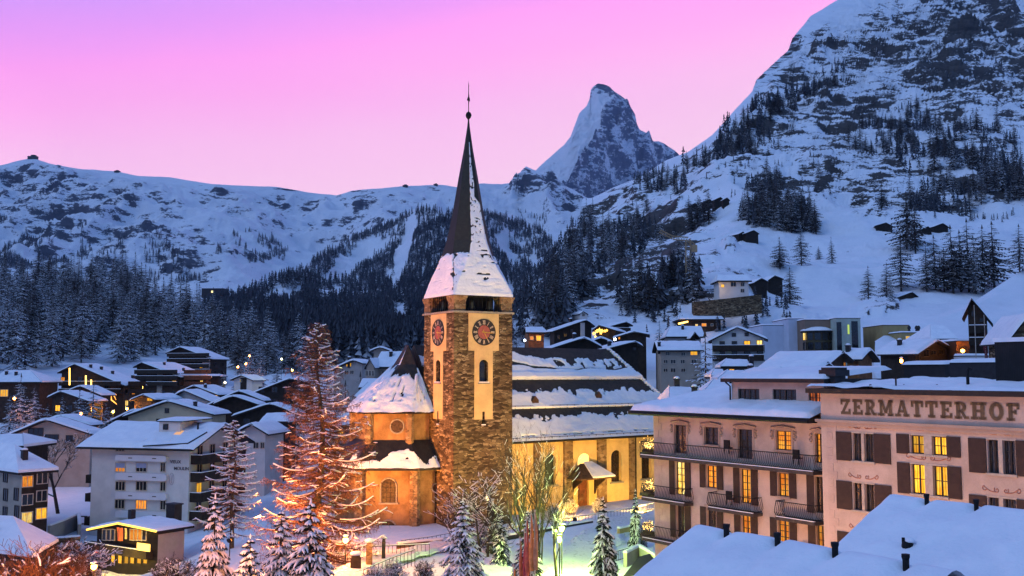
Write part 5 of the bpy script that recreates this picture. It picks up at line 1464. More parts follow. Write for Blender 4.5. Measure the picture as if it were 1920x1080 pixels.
# fairy-lit planters on the left flank
FAIRY = glow('fairy_light', (1.0, .62, .16), 9.0, (.3, .2, .1))
for k, py in enumerate((832, 908, 985)):
    c = P(1216, py, 78.5)
    t = thing('planter', c, ['topmost fairy-lit planter on the hotel corner, level with the long balcony', 'middle fairy-lit planter on the hotel corner, one storey below the long balcony', 'lowest fairy-lit planter on the hotel corner, just above the snowy garden'][k], 'planter', HROT)
    g = MB(); g.box(-.5, .5, -.18, .18, -.62, -.42); g.build('box', DARKWOOD, t)
    g = MB(); rr = random.Random(k)
    for _ in range(150):
        p = Vector((rr.gauss(0, .27), rr.gauss(0, .16), rr.gauss(0, .18) - .08)); s_ = .028
        g.face([p + Vector((s_, 0, 0)), p + Vector((0, s_, s_)), p + Vector((-s_, 0, 0)), p + Vector((0, -s_, -s_))])
    tag(g.build('fairy_lights', FAIRY, t), kind='stuff')
    g = MB()
    for _ in range(170):
        p = Vector((rr.gauss(0, .26), rr.gauss(0, .15), rr.gauss(0, .2) - .1)); d = Vector((rr.gauss(0, 1), rr.gauss(0, 1), rr.gauss(.3, 1))).normalized() * .2
        g.tube([p, p + d], .012, 3, cap=False)
    tag(g.build('twigs', LARCH, t), kind='stuff')
    g = MB(); g.box(-.6, .5, -.4, 1.2, -.9, -.66); bs = g.build('balcony_slab', plain('balcony_slab', (.05, .042, .04), .8, .3), t)
    lamp('POINT', 'planter_lamp', c + Vector((-.2, -.3, .1)), WARM, 60, None, .15)
# the warm street light that reaches up the facade
for (px, py, Y, wt) in ((1330, 1090, 60, 9000), (1480, 1090, 50, 9000), (1600, 1090, 46, 7000), (1800, 1080, 44, 3000)):
    p = P(px, py, Y); p.z = 3.6
    lamp('POINT', 'street_lamp_light', p, (1.0, .46, .13), wt * .23, None, .3)

# ---- the two snowy roofs in the foreground
def near_house(pr, Yr, prx_end, label, seed, wide=7.0, pitch=.53, pegs=()):
    r0 = P(*pr, Yr)
    base = Vector((r0.x, r0.y, -1.0))
    t = thing('house', base, label, 'house', HROT)
    rz = r0.z + 1.0; L = at_px(r0, HX, prx_end)
    g = MB(); ze_ = rz - wide * pitch
    g.prism([(.5, -wide + .8, 0), (.5, wide - .8, 0), (.5, wide - .8, ze_), (.5, 0, rz - .35), (.5, -wide + .8, ze_)], (L - 1, 0, 0)); g.build('wall', HPL, t)
    g = MB()
    for sg in (-1, 1): g.prism([(0, 0, rz), (L, 0, rz), (L, sg * wide, ze_), (0, sg * wide, ze_)], (0, 0, -.22))
    rf_ = g.build('roof', RFD, t)
    nv, nu = 90, 110
    v = np.linspace(-1, 1, nv)[:, None]; x = np.linspace(-.04, L, nu)[None, :]
    y = v * wide + 0 * x; xx = x + 0 * v
    z = rz - np.sqrt(y * y + .05) * pitch + .10
    e = np.clip(np.minimum(xx + .04, (wide - np.abs(y))) / .18, 0, 1)
    hgt = .36 * np.sqrt(np.clip(1 - (1 - e) ** 2, 0, 1)) + .022 * fbm(xx / 1.7 + seed, y / 1.7, 0 * xx, 4) * e + .06 * fbm(xx / 4 + seed, y / 3, 0 * xx + 3, 3) * e + .012 * np.sin(y * 9 + 3 * fbm(xx / 2 + seed, y / 2, 0 * xx, 2)) * e
    hgt -= .05 * np.exp(-((np.abs(y) - .55 - .12 * fbm(xx / 1.2 + seed, 0 * y, 0 * xx, 3)) / .28) ** 2)
    for pg in pegs:
        xp = at_px(r0, HX, pg[0])
        hgt -= .16 * np.exp(-(((xx - xp) / .13) ** 2 + ((y + .05) / .25) ** 2)) + .05 * np.exp(-(((xx - xp) / .25) ** 2 + ((y + .4) / .5) ** 2))
    link('snow', grid_mesh('roof_snow', np.stack([xx, y, z + hgt], -1), SNOW), rf_)
    for pg in pegs:
        xp = at_px(r0, HX, pg[0])
        q = MB(); q.lathe([(.075, -.2), (.080, .38), (.10, .44), (.10, .50)], 6, (xp, -.05, rz)); q.build('ridge_peg', IRON, rf_)
    return t, rf_, rz
hl, rl, rzl = near_house((1302, 1006), 28.0, 1790, 'lower snowy roof in the front, left one with four ridge pegs', 1, 7.0, .53, [(1365, 0), (1461, 0), (1569, 0), (1702, 0)])
hr, rr_, rzr = near_house((1667, 946), 34.0, 2150, 'large snowy roof in the front right corner with a hooded vent', 2, 8.0, .51, [(1740, 0), (1833, 0)])
# hooded vent and roof windows on the right roof
def roof_local(px, py, t, rz, pitch):
    o = t.location; n_ = (HB * pitch * -1 + Vector((0, 0, 1))).normalized()     # slope falling to -y
    r0 = Vector((o.x, o.y, o.z + rz + .3)); nw_ = Vector((0, 0, 1)) - HB * pitch
    p = on_plane(px, py, r0, nw_) - o
    return p.dot(HX), p.dot(HB), p.z
x, y, z = roof_local(1702, 1033, hr, rzr, .51)
g = MB(); g.lathe([(.16, -.4), (.18, .0), (.17, .20), (.13, .28)], 10, (x, y, z)); v_ = g.build('vent_hood', IRON, rr_, False)
g = MB(); g.box(x - .17, x - .11, y - .04, y + .04, z + .15, z + .38); g.build('vent_flap', IRON, v_)
q = MB(); q.lathe([(.13, 0), (.15, .04), (.1, .11), (.02, .14)], 9, (x + .07, y + .03, z + .27)); q.build('snow', SNOW, v_, True)
for (px, py, w, l_) in ((1800, 1068, .9, 1.2), (1912, 1040, 1.0, 1.4)):
    x, y, z = roof_local(px, py, hr, rzr, .51)
    M = Matrix.Translation((x, y, z - .12)) @ Matrix.Rotation(math.atan(.51), 4, 'X')
    g = MB(); g.box(-w / 2, w / 2, -l_ / 2, l_ / 2, -.2, .10, 0, M); sk = g.build('roof_window', DK, rr_)
    g = MB(); g.box(-w / 2 + .09, w / 2 - .09, -l_ / 2 + .09, l_ / 2 - .09, .101, .112, 0, M); g.build('pane', GLASS, sk)
    g = MB(); g.box(-w / 2 + .2, w / 2 + .05, -l_ / 2 - .1, l_ / 2 - .45, .115, .2, 0, M); g.build('snow', SNOW, sk)
# ================================================================= VILLAGE HOUSES
WALLS = {'dark': planks('dark_chalet_boards', (.024, .018, .014), 5.0, 0, .4), 'brown': planks('brown_chalet_boards', (.050, .030, .019), 5.0, 0, .4), 'orange': planks('warm_chalet_boards', (.20, .09, .035), 5.0, 0, .35),
         'white': plaster('white_chalet_plaster', (.60, .58, .55), .06), 'cream': plaster('cream_chalet_plaster', (.56, .44, .28), .06), 'grey': plaster('grey_plaster', (.34, .32, .30), .08), 'beige': plaster('beige_plaster', (.36, .30, .24), .08),
         'ochre': plaster('ochre_plaster', (.34, .26, .12), .08), 'stone': STONE, 'logs': planks('old_log_boards', (.020, .015, .012), 2.6, 2, .4)}
EAVE = plain('dark_roof_boards', (.018, .015, .014), .8, .3)
LITS = {'y': LIT_Y, 'o': LIT_O, 'w': LIT_W}
_wc = {}
def small_window(parent, M, w, h, glass, frame, cols=2):
    key = (round(w, 1), round(h, 1), glass.name, frame.name, cols)
    if key not in _wc:
        g = MB(); f = .09
        for a, b_, c, d in ((-w / 2 - f, -w / 2, -f, h + f), (w / 2, w / 2 + f, -f, h + f), (-w / 2, w / 2, h, h + f), (-w / 2, w / 2, -f, 0)): g.box(a, b_, -.07, .03, c, d)
        for k in range(1, cols): g.box(-w / 2 + w * k / cols - .04, -w / 2 + w * k / cols + .04, -.05, .02, 0, h)
        q = MB(); q.box(-w / 2, w / 2, -.012, .03, 0, h)
        _wc[key] = (g.mesh('window', frame), q.mesh('pane', glass))
    a, b_ = _wc[key]
    o = link('window', a, parent); o.matrix_local = M
    link('pane', b_, o)
    return o
def front_windows(parent, pix_list, p0, n, xdir, base, frame, yaw, M0, glass_default=None):
    """explicit windows: (px, py centre, width px, height px, lit)"""
    for (px, py, wp, hp, lit) in pix_list:
        c = on_plane(px, py, p0, n); k = c.y / FPX
        w = wp * k / max(.35, abs(math.cos(yaw - math.atan((px - 960) / FPX) * -1))); h = hp * k
        loc = c - base; M = Matrix.Translation((loc.dot(xdir), loc.dot(n), loc.z - h / 2))
        small_window(parent, M0 @ M if M0 else M, min(w, 4.5), h, LITS.get(lit, GLASS), frame, 2 if w < 1.7 else 3)
def chimney(parent, x, y, z, w=.6, h=1.1, snowcap=True):
    g = MB(); g.box(x - w / 2, x + w / 2, y - w / 2, y + w / 2, z - 1.2, z + h); g.box(x - w * .62, x + w * .62, y - w * .62, y + w * .62, z + h, z + h + .12)
    c = g.build('chimney', DK, parent)
    if snowcap:
        q = MB(); q.lathe([(w * .6, 0), (w * .62, .1), (w * .4, .24), (.03, .28)], 8, (x, y, z + h + .12)); q.build('snow', SNOW, c, True)
def gable(A, GL, GR, Bpx, Y, yaw, wall, label, name='chalet', side=None, wins=(), balc=(), auto=None, chim=(), t=.34, lmax=22, ov=.75, gover=.8, sidewall=None, side_wins=(), frame=None, group=None, accents=()):
    yaw = math.radians(yaw)
    a = P(*A, Y); xd = Vector((math.cos(yaw), math.sin(yaw), 0)); bd = Vector((-math.sin(yaw), math.cos(yaw), 0))
    gl = on_plane(*GL, a, bd) - a; gr = on_plane(*GR, a, bd) - a
    xl, zl, xr_, zr = gl.dot(xd), gl.z, gr.dot(xd), gr.z
    L = at_px(a, bd, Bpx)
    if not (3 < L < lmax): L = lmax if L > lmax else 9.0
    g0 = min(gz(a.x, a.y), gz((a + bd * L).x, (a + bd * L).y)); zb = min(g0 - .5, a.z + min(zl, zr) - 2.6)
    base = Vector((a.x, a.y, zb)); H_ = a.z - zb
    tg = thing(name, base, label, 'house' if name != 'hut' else 'hut', yaw, group)
    za, zL, zR_ = H_, H_ + zl, H_ + zr
    W = WALLS[wall]; th = .26
    wl_, wr_ = xl + ov, xr_ - ov; kl, kr = (za - zL) / -xl, (za - zR_) / xr_
    g = MB(); pent = [(wl_, gover, 0), (wr_, gover, 0), (wr_, gover, za - kr * wr_ - th), (0, gover, za - th), (wl_, gover, za + kl * wl_ - th)]
    g.prism(pent, (0, L - 2 * gover, 0))
    wo = g.build('wall', W, tg)
    g = MB()
    g.prism([(0, 0, za), (0, L, za), (xl, L, zL), (xl, 0, zL)], (0, 0, -th)); g.prism([(0, L, za), (0, 0, za), (xr_, 0, zR_), (xr_, L, zR_)], (0, 0, -th))
    rf_ = g.build('roof', EAVE, tg)
    # snow blanket over both slopes
    nx, ny = 34, 22
    lump = fbm(np.linspace(0, 3, nx)[None, :] + a.x, np.linspace(0, 3, ny)[:, None] + a.y, np.zeros((ny, nx)), 3)
    X = np.concatenate([np.linspace(xl - .06, 0, nx // 2), np.linspace(0, xr_ + .06, nx // 2 + 1)[1:]])[None, :] + np.zeros((ny, 1)); nxx = X.shape[1]
    Yy = np.linspace(-.06, L + .06, ny)[:, None] + np.zeros((1, nxx))
    z = np.where(X < 0, za + kl * X, za - kr * X) - .16 * np.exp(-(X / .5) ** 2)
    e = np.clip(np.minimum(np.minimum(X - xl, xr_ - X) + .06, np.minimum(Yy, L - Yy) + .06) / .22, 0, 1)
    z = z + t * np.sqrt(np.clip(1 - (1 - e) ** 2, 0, 1)) + .10 * fbm(X / 1.5 + a.x, Yy / 1.5 + a.y, 0 * X, 3) * e - .01
    link('snow', grid_mesh('roof_snow', np.stack([X, Yy, z], -1), SNOW), rf_)
    frame = frame or (FRAME if wall in ('dark', 'brown', 'logs') else FRAMEP)
    pf = a + bd * (gover - .0)
    front_windows(wo, wins, pf - bd * .02, bd, xd, base, frame, yaw, None)
    vis_r = (a.x * xd.x + a.y * xd.y) < 0                      # does the camera see the right-hand side wall
    sx = wr_ if vis_r else wl_
    SM = Matrix.Translation((sx, gover if vis_r else L - gover, 0)) @ Matrix.Rotation(PI / 2 if vis_r else -PI / 2, 4, 'Z')
    sh = (zR_ if vis_r else zL) - .5; SL = L - 2 * gover
    if sidewall:
        g = MB(); g.box(.02, SL - .02, -.03, .0, 0, sh, 0, SM); g.build('side_wall', WALLS[sidewall], wo)
    if auto:
        nf, ns, lits = auto
        rr = random.Random(int(A[0] * 7 + A[1]))
        nfl = max(1, int((sh - .6) / 2.75)); wd = wr_ - wl_
        for f in range(nfl):
            z0 = sh - 1.75 - f * 2.75
            if z0 < .3: break
            for k in range(nf):
                lit = rr.choice('yow') if rr.random() < lits else None
                small_window(wo, Matrix.Translation((wl_ + wd * (k + .5) / nf, gover - .02, z0)), min(1.25, wd / nf * .5), 1.2, LITS.get(lit, GLASS), frame)
            for k in range(ns):
                lit = rr.choice('yow') if rr.random() < lits else None
                small_window(wo, SM @ Matrix.Translation((SL * (k + .5) / ns, -.05, z0)), min(1.1, SL / ns * .5), 1.2, LITS.get(lit, GLASS), frame)
    for (px, py, wp, hp, lit) in side_wins:
        n_ = xd; p0 = base + xd * (sx + (.04 if vis_r else -.04)); c = on_plane(px, py, p0, n_) - base
        hh = hp * (base.y / FPX); ww = min(3, wp * base.y / FPX / max(.25, abs(math.sin(yaw))))
        small_window(wo, Matrix.Translation((sx, c.dot(bd), c.z - hh / 2)) @ Matrix.Rotation(PI / 2 if vis_r else -PI / 2, 4, 'Z') @ Matrix.Translation((0, -.05, 0)), ww, hh, LITS.get(lit, GLASS), frame)
    for (py, side_too) in balc:                                # boarded balconies along the front
        zf = on_plane(A[0], py, pf, bd).z - zb
        if zf < .4: continue
        g = MB(); g.box(wl_ + .1, wr_ - .05, gover - 1.1, gover - .003, zf - .18, zf); g.box(wl_ + .1, wr_ - .05, gover - 1.15, gover - 1.05, zf - .1, zf + .95)
        bo = g.build('balcony', DARKWOOD, wo)
        g = MB(); g.box(wl_ + .1, wr_ - .05, gover - 1.18, gover - 1.02, zf + .953, zf + 1.05); g.build('snow', SNOW, bo)
        if side_too:
            g = MB(); g.box(.2, SL - .2, -1.1, -.05, zf - .18, zf, 0, SM); g.box(.2, SL - .2, -1.15, -1.05, zf - .1, zf + .95, 0, SM); g.build('balcony', DARKWOOD, wo)
    for (x0, x1, mat) in accents:                              # painted or boarded strip on the front, as fractions of its width
        wd = wr_ - wl_; a0, a1 = wl_ + wd * x0, wl_ + wd * x1; xm = (a0 + a1) / 2
        ztop = (za + kl * min(a0, a1) if xm < 0 else za - kr * max(a0, a1)) - th - .05
        g = MB(); g.box(a0, a1, gover - .05, gover - .004, 0, ztop); g.build('wall_panel', WALLS[mat], wo)
    for (px, py) in chim:
        nw_ = (Vector((0, 0, 1)) - xd * (-kr if vis_r else kl)); r0 = Vector((a.x, a.y, a.z + .2))
        c = on_plane(px, py, r0, nw_) - base
        yy = min(max(c.dot(bd), .6), L - .6); xx = min(max(c.dot(xd), xl + .5), xr_ - .5)
        chimney(rf_, xx, yy, za - (kr * xx if xx > 0 else -kl * xx), .55, .95)
    return tg, base, xd, bd, dict(za=za, xl=wl_, xr=wr_, L=L, gover=gover, wall=wo, SM=SM, SL=SL, sh=sh, roof=rf_)
def eaves(EL, ER, RL, RR, Y, yaw, depth, wall, label, name='chalet', wins=(), auto=None, balc=(), ov=.8, t=.34, chim=(), frame=None, group=None, sidewall=None):
    """house whose eave faces us: eave ends and ridge ends as picture points"""
    yaw = math.radians(yaw)
    a = P(*EL, Y); xd = Vector((math.cos(yaw), math.sin(yaw), 0)); bd = Vector((-math.sin(yaw), math.cos(yaw), 0))
    W = (on_plane(*ER, a, bd) - a).dot(xd)
    pm = a + bd * (depth / 2)
    r0, r1 = on_plane(*RL, pm, bd) - a, on_plane(*RR, pm, bd) - a
    x0, x1 = max(.0, min(r0.dot(xd), W * .48)), min(W, max(r1.dot(xd), W * .52)); rise = max(.5, (r0.z + r1.z) / 2)
    g0 = min(gz(a.x, a.y), gz((a + xd * W).x, (a + xd * W).y)); zb = min(g0 - .5, a.z - 2.4)
    base = Vector((a.x, a.y, zb)); H_ = a.z - zb
    tg = thing(name, base, label, 'house' if name != 'hut' else 'hut', yaw, group)
    th = .24; D = depth; Wm = WALLS[wall]
    g = MB(); g.box(ov, W - ov, ov, D - ov, 0, H_ - .05); ins0, ins1 = x0 < .6, W - x1 < .6
    if ins0: g.prism([(ov, ov, H_ - .06), (ov, D - ov, H_ - .06), (ov, D / 2, H_ + rise - th - .25)], (.3, 0, 0))
    if ins1: g.prism([(W - ov, ov, H_ - .06), (W - ov, D - ov, H_ - .06), (W - ov, D / 2, H_ + rise - th - .25)], (-.3, 0, 0))
    wo = g.build('wall', Wm, tg)
    RLp, RRp = Vector((x0, D / 2, H_ + rise)), Vector((x1, D / 2, H_ + rise))
    e = [Vector((0, 0, H_)), Vector((W, 0, H_)), Vector((W, D, H_)), Vector((0, D, H_))]
    g = MB()
    for q in ([e[0], e[1], RRp, RLp], [e[2], e[3], RLp, RRp]): g.prism(q, (0, 0, -th))
    if not ins0: g.prism([e[3], e[0], RLp], (0, 0, -th))
    if not ins1: g.prism([e[1], e[2], RRp], (0, 0, -th))
    rf_ = g.build('roof', EAVE, tg)
    nv = 26; v = np.linspace(-1.01, 1.01, nv)[:, None]; u = np.linspace(-.004, 1.004, 40)[None, :]
    av = 1 - np.abs(v); xa_, xb_ = x0 * av, W + (x1 - W) * av
    X = xa_ + (xb_ - xa_) * u; Yv = D / 2 + v * D / 2 + 0 * u; Z = H_ + rise * av + 0 * u - .12 * np.exp(-(v / .08) ** 2)
    ee = np.clip(np.minimum(np.minimum(u, 1 - u) * W + .05, av * D / 2 + .08) / .22, 0, 1)
    Z = Z + t * np.sqrt(np.clip(1 - (1 - ee) ** 2, 0, 1)) + .10 * fbm(X / 1.5 + a.x, Yv / 1.5 + a.y, 0 * X, 3) * ee - .01
    link('snow', grid_mesh('roof_snow', np.stack([X, Yv, Z], -1), SNOW), rf_)
    if not ins0: q = MB(); q.prism([e[3] + Vector((0, 0, .02)), e[0] + Vector((0, 0, .02)), RLp + Vector((0, 0, .02))], (0, 0, t)); q.build('snow', SNOW, rf_)
    if not ins1: q = MB(); q.prism([e[1] + Vector((0, 0, .02)), e[2] + Vector((0, 0, .02)), RRp + Vector((0, 0, .02))], (0, 0, t)); q.build('snow', SNOW, rf_)
    frame = frame or FRAMEP
    front_windows(wo, wins, a + bd * (ov - .02), bd, xd, base, frame, yaw, None)
    if auto:
        nf, ns, lits = auto; rr = random.Random(int(EL[0] * 5 + EL[1])); wd = W - 2 * ov
        for f in range(max(1, int((H_ - .6) / 2.75))):
            z0 = H_ - 2.0 - f * 2.75
            if z0 < .3: break
            for k in range(nf):
                lit = rr.choice('yow') if rr.random() < lits else None
                small_window(wo, Matrix.Translation((ov + wd * (k + .5) / nf, ov - .02, z0)), min(1.25, wd / nf * .5), 1.2, LITS.get(lit, GLASS), frame)
    for py in balc:
        zf = on_plane(EL[0], py, a + bd * ov, bd).z - zb
        g = MB(); g.box(ov + .2, W - ov - .2, ov - 1.0, ov - .003, zf - .18, zf); g.box(ov + .2, W - ov - .2, ov - 1.05, ov - .95, zf - .1, zf + .9); bo = g.build('balcony', DARKWOOD, wo)
        g = MB(); g.box(ov + .2, W - ov - .2, ov - 1.07, ov - .93, zf + .903, zf + .99); g.build('snow', SNOW, bo)
    for (px, py) in chim:
        nw_ = Vector((0, 0, 1)) - bd * (rise / (D / 2)); c = on_plane(px, py, a + Vector((0, 0, .2)), nw_) - base
        yy = min(max(c.dot(bd), .4), D / 2); chimney(rf_, c.dot(xd), yy, H_ + rise * yy / (D / 2), .55, .95)
    return tg, base, xd, bd, dict(W=W, H=H_, D=D, wall=wo, roof=rf_, ov=ov, rise=rise)
def light_bar(parent_loc, pts, label, cat, mat, r=.06, name='light_string', group=None):
    o = MB(); o.tube([Vector(p) - Vector(parent_loc) for p in pts], r, 5); q = o.build(name, mat); q.location = parent_loc
    return tag(q, label, cat, group)
STRING = glow('warm_light_string', (1.0, .55, .10), 5.0)

# ---------------- left of the church
gable((139, 682), (107, 698.5), (233, 722.5), 184, 250, -16, 'brown', 'large dark brown chalet with glowing light strips on its corners at the wood edge', wins=[(118, 712, 6, 9, 'o'), (150, 712, 8, 10, None), (165, 715, 8, 10, None), (200, 728, 6, 8, None), (150, 728, 8, 9, None)], auto=(0, 3, .2), balc=[(722, 1), (736, 1)], chim=[(170, 690), (190, 694), (211, 702), (255, 710)], lmax=20)
gable((265, 679), (249, 688), (338, 707), 327, 278, -22, 'brown', 'dark wooden chalet with pale stair strip behind the light-strip chalet', auto=(4, 2, .05), balc=[(700, 1), (711, 1), (722, 1)], chim=[(308, 685), (344, 696)], accents=[(.48, .60, 'beige')], lmax=18)
gable((337, 650), (310, 662), (397, 673), 373, 322, -18, 'dark', 'highest dark hotel block in the wood with rows of balconies and one bright yellow floor', wins=[(378, 688, 7, 4, 'y'), (386, 688, 5, 4, 'y'), (378, 700, 10, 8, 'y')], auto=(0, 2, .1), balc=[(668, 0), (678, 0), (688, 0), (698, 0)], accents=[(.80, .98, 'white')], lmax=16)
eaves((-14, 717), (78, 717), (-10, 695), (26, 695), 235, 0, 11, 'brown', 'brown house at the left edge with a wide snow roof and a yellow window', wins=[(8, 737, 12, 12, 'y'), (40, 735, 8, 9, None)], auto=(0, 0, 0), chim=[(12, 703), (30, 704)])
gable((113, 733), (88, 745), (167, 752), 150, 222, -18, 'brown', 'small brown chalet below the light-strip chalet, half behind dark trees', auto=(3, 2, .1), lmax=12)
gable((150, 723), (130, 731), (190, 741), 178, 236, -20, 'dark', 'narrow dark roof squeezed under the light-strip chalet', auto=(0, 0, 0), lmax=10)
gable((85, 785.5), (8, 818), (173, 814), 115, 160, -8, 'beige', 'broad grey beige house with wide snowy gable and paired dark windows', wins=[(67, 810, 24, 13, None), (97, 822, 22, 13, None), (64, 835, 30, 13, None), (130, 822, 10, 10, None)], chim=(), lmax=13, frame=FRAME)
gable((114, 779), (60, 796), (170, 797), 140, 172, -8, 'dark', 'second snowy gable just behind the broad grey beige house', auto=(0, 0, 0), lmax=10)
gable((314, 751), (229, 781), (401, 777), 350, 182, -9, 'cream', 'cream house with wide gable and a single small square window', wins=[(313, 770, 6, 7, None), (297, 789, 6, 6, None), (343, 789, 6, 5, None)], chim=[(366, 762)], lmax=14, frame=FRAME)
gable((250, 768), (185, 800), (292, 778), 268, 190, -9, 'dark', 'dark wooden wing with a long sloping verge left of the cream house', auto=(2, 0, 0), lmax=9)
gable((447.5, 732), (381, 763), (494, 751), 462, 200, -9, 'dark', 'dark gabled house with a bluish white left half', wins=[(416, 771, 9, 10, None), (440, 748, 7, 7, None)], accents=[(.0, .42, 'white')], lmax=14)
gable((436, 741.5), (400, 757), (486, 758.5), 450, 194, -9, 'dark', 'lower dark gable set in front of the bluish white and dark house', auto=(0, 0, 0), lmax=4.5)
gable((543, 709), (470, 738), (580, 717), 560, 228, -6, 'dark', 'dark gabled chalet right behind the orange lit larch', auto=(4, 0, .0), lmax=14)
gable((506, 756), (434, 780), (560, 776), 520, 185, -9, 'dark', 'low dark house with one long snowy verge beside the tall larch', auto=(3, 0, .0), lmax=12)
gable((452, 703), (431, 712), (474, 713), 478, 268, -20, 'white', 'small white house with dark wooden middle and a lit dot under its gable', wins=[(452, 714, 3, 4, 'w')], accents=[(.36, .70, 'dark')], lmax=10)
gable((363, 722.5), (330, 737), (409, 740), 402, 236, -20, 'dark', 'dark chalet with snow roof between the cream house and the tall balcony block', wins=[(405, 744, 5, 6, 'y')], chim=[(385, 728)], lmax=14)
gable((344, 731), (326, 741), (398, 754), 372, 228, -20, 'grey', 'small rough grey house below the dark chalet in the middle of the left village', auto=(2, 0, 0), lmax=9)
gable((268, 739), (242, 750), (290, 749), 322, 222, -26, 'brown', 'low chalet with a glowing yellow window under the dark wooden chalet', wins=[(281, 749, 9, 5, 'y')], lmax=12)
eaves((382, 706), (413, 706), (384, 703), (410, 703), 300, 0, 8, 'dark', 'flat snowy shed beside the highest dark hotel block', auto=(0, 0, 0))
gable((470, 794), (438, 812), (503, 814), 480, 150, -8, 'white', 'pale house with small dark windows half hidden by the snow white larch', wins=[(480, 835, 8, 10, None), (492, 835, 6, 10, None), (456, 838, 8, 10, None)], lmax=10)
eaves((486, 792), (540, 792), (492, 776), (536, 776), 160, -4, 8, 'dark', 'small snow roof left of the orange larch trunk')
eaves((604, 800), (668, 800), (612, 776), (668, 774), 140, -6, 9, 'beige', 'low snow roofed shed between larch and choir', wins=[(640, 812, 6, 6, 'y')])
db = P(32, 885, 116)
tg, base, xd, bd, dd = gable((12, 836), (-42, 868), (33, 886), 30, 116, 36, 'dark', 'dark timber and plaster house at the left edge with two lit lower windows', wins=[(11, 893, 11, 16, None), (11, 928, 11, 16, None), (10, 962, 11, 16, None)], lmax=12, ov=.9, gover=.6) if False else (None,) * 5
def hip_house():
    c = P(34, 887, 113); yaw = math.radians(-40)
    xd = Vector((math.cos(yaw), math.sin(yaw), 0)); bd = Vector((-math.sin(yaw), math.cos(yaw), 0))
    # corner nearest to us at c; the left front runs along -xd.., the right flank along bd
    zb = gz(c.x, c.y) - .6; base = Vector((c.x, c.y, zb)); H_ = c.z - zb
    t = thing('house', base, 'timber and plaster house at the left edge with lit windows and hipped snow roof', 'house', yaw)
    A_, B__ = 12.0, at_px(c, bd, 110)
    ov = .8; g = MB(); g.box(-A_, -ov, ov, B__ - ov, 0, H_ - .1); wo = g.build('wall', WALLS['beige'], t)
    g = MB(); g.box(-.02 - ov, .06 - ov, ov + .01, B__ - ov + .02, 0, H_ - .12); g.build('timber_flank', WALLS['dark'], wo)
    ap = P(27, 838, c.y + 5) - base; ap = Vector((ap.dot(xd), ap.dot(bd), ap.z)); ap2 = ap + Vector((-9, 0, 0))
    e = [Vector((-A_ - 1, 0, H_)), Vector((0, 0, H_)), Vector((0, B__, H_)), Vector((-A_ - 1, B__, H_))]
    g = MB()
    for q in ([e[0], e[1], ap, ap2], [e[1], e[2], ap], [e[2], e[3], ap2, ap]): g.prism(q, (0, 0, -.24))
    rf_ = g.build('roof', EAVE, t)
    g = MB()
    for q in ([e[0], e[1], ap, ap2], [e[1], e[2], ap], [e[2], e[3], ap2, ap]): g.prism([p + Vector((0, 0, .02)) for p in q], (0, 0, .32))
    g.build('snow', SNOW, rf_)
    chimney(rf_, ap.x * .4, B__ * .35, H_ + ap.z * 0 + (ap.z - H_) * .45, .6, 1.1)
    SMr = Matrix.Translation((.07 - ov, 0, 0)) @ Matrix.Rotation(PI / 2, 4, 'Z')
    for (px, py, lit) in ((51, 903, 'o'), (79, 897, None), (51, 937, None), (78, 930, None), (50, 971, 'w'), (77, 963, 'y')):
        c_ = on_plane(px, py, base + xd * (.07 - ov), xd) - base
        small_window(wo, Matrix.Translation((0, 0, 0)) @ SMr @ Matrix.Translation((c_.dot(bd), -.03, c_.z - .55)), 1.15, 1.15, LITS.get(lit, GLASS), FRAMEP)
    for (px, py) in ((11, 893), (11, 928), (10, 962), (31, 927), (32, 960)):
        c_ = on_plane(px, py, base + bd * ov, bd) - base
        small_window(wo, Matrix.Translation((c_.dot(xd), ov - .03, c_.z - .6)), .95, 1.25, GLASS, FRAME)
hip_house()
eaves((-30, 838), (45, 836), (-20, 815), (25, 817), 128, -4, 8, 'dark', 'low snow covered roof peeping over the timber house at the left edge', auto=(0, 0, 0))
def corner_roof():
    ap = P(24, 974, 90); c = P(60, 1046, 84); r = P(110, 1013, 92)
    zb = gz(c.x, c.y) - .5; base = Vector((ap.x, ap.y, zb)); t = thing('house', base, 'snowy hipped roof in the bottom left corner behind the orange lit bush', 'house', 0)
    e = [P(-70, 1046, 88), c, r, P(40, 985, 100), P(-60, 990, 98)]
    e = [Vector((p.x, p.y, c.z)) - base for p in e]; a = ap - base; a2 = a + Vector((-4, 1, 0))
    g = MB(); g.prism([Vector((p.x * .93, p.y * .93, 0)) for p in e], (0, 0, e[0].z - .2)); g.build('wall', WALLS['brown'], t)
    g = MB()
    fs = ([e[0], e[1], a, a2], [e[1], e[2], a], [e[2], e[3], a], [e[3], e[4], a2, a], [e[4], e[0], a2])
    for q in fs: g.prism(q, (0, 0, -.25))
    rf_ = g.build('roof', EAVE, t)
    g = MB()
    for q in fs: g.prism([p + Vector((0, 0, .02)) for p in q], (0, 0, .3))
    g.build('snow', SNOW, rf_)
    q = MB(); q.tube([(a.x - .6, a.y - 1.6, a.z - .9), (a.x - .6, a.y - 1.6, a.z - .2)], .08, 6); q.build('vent_pipe', IRON, rf_)
corner_roof()

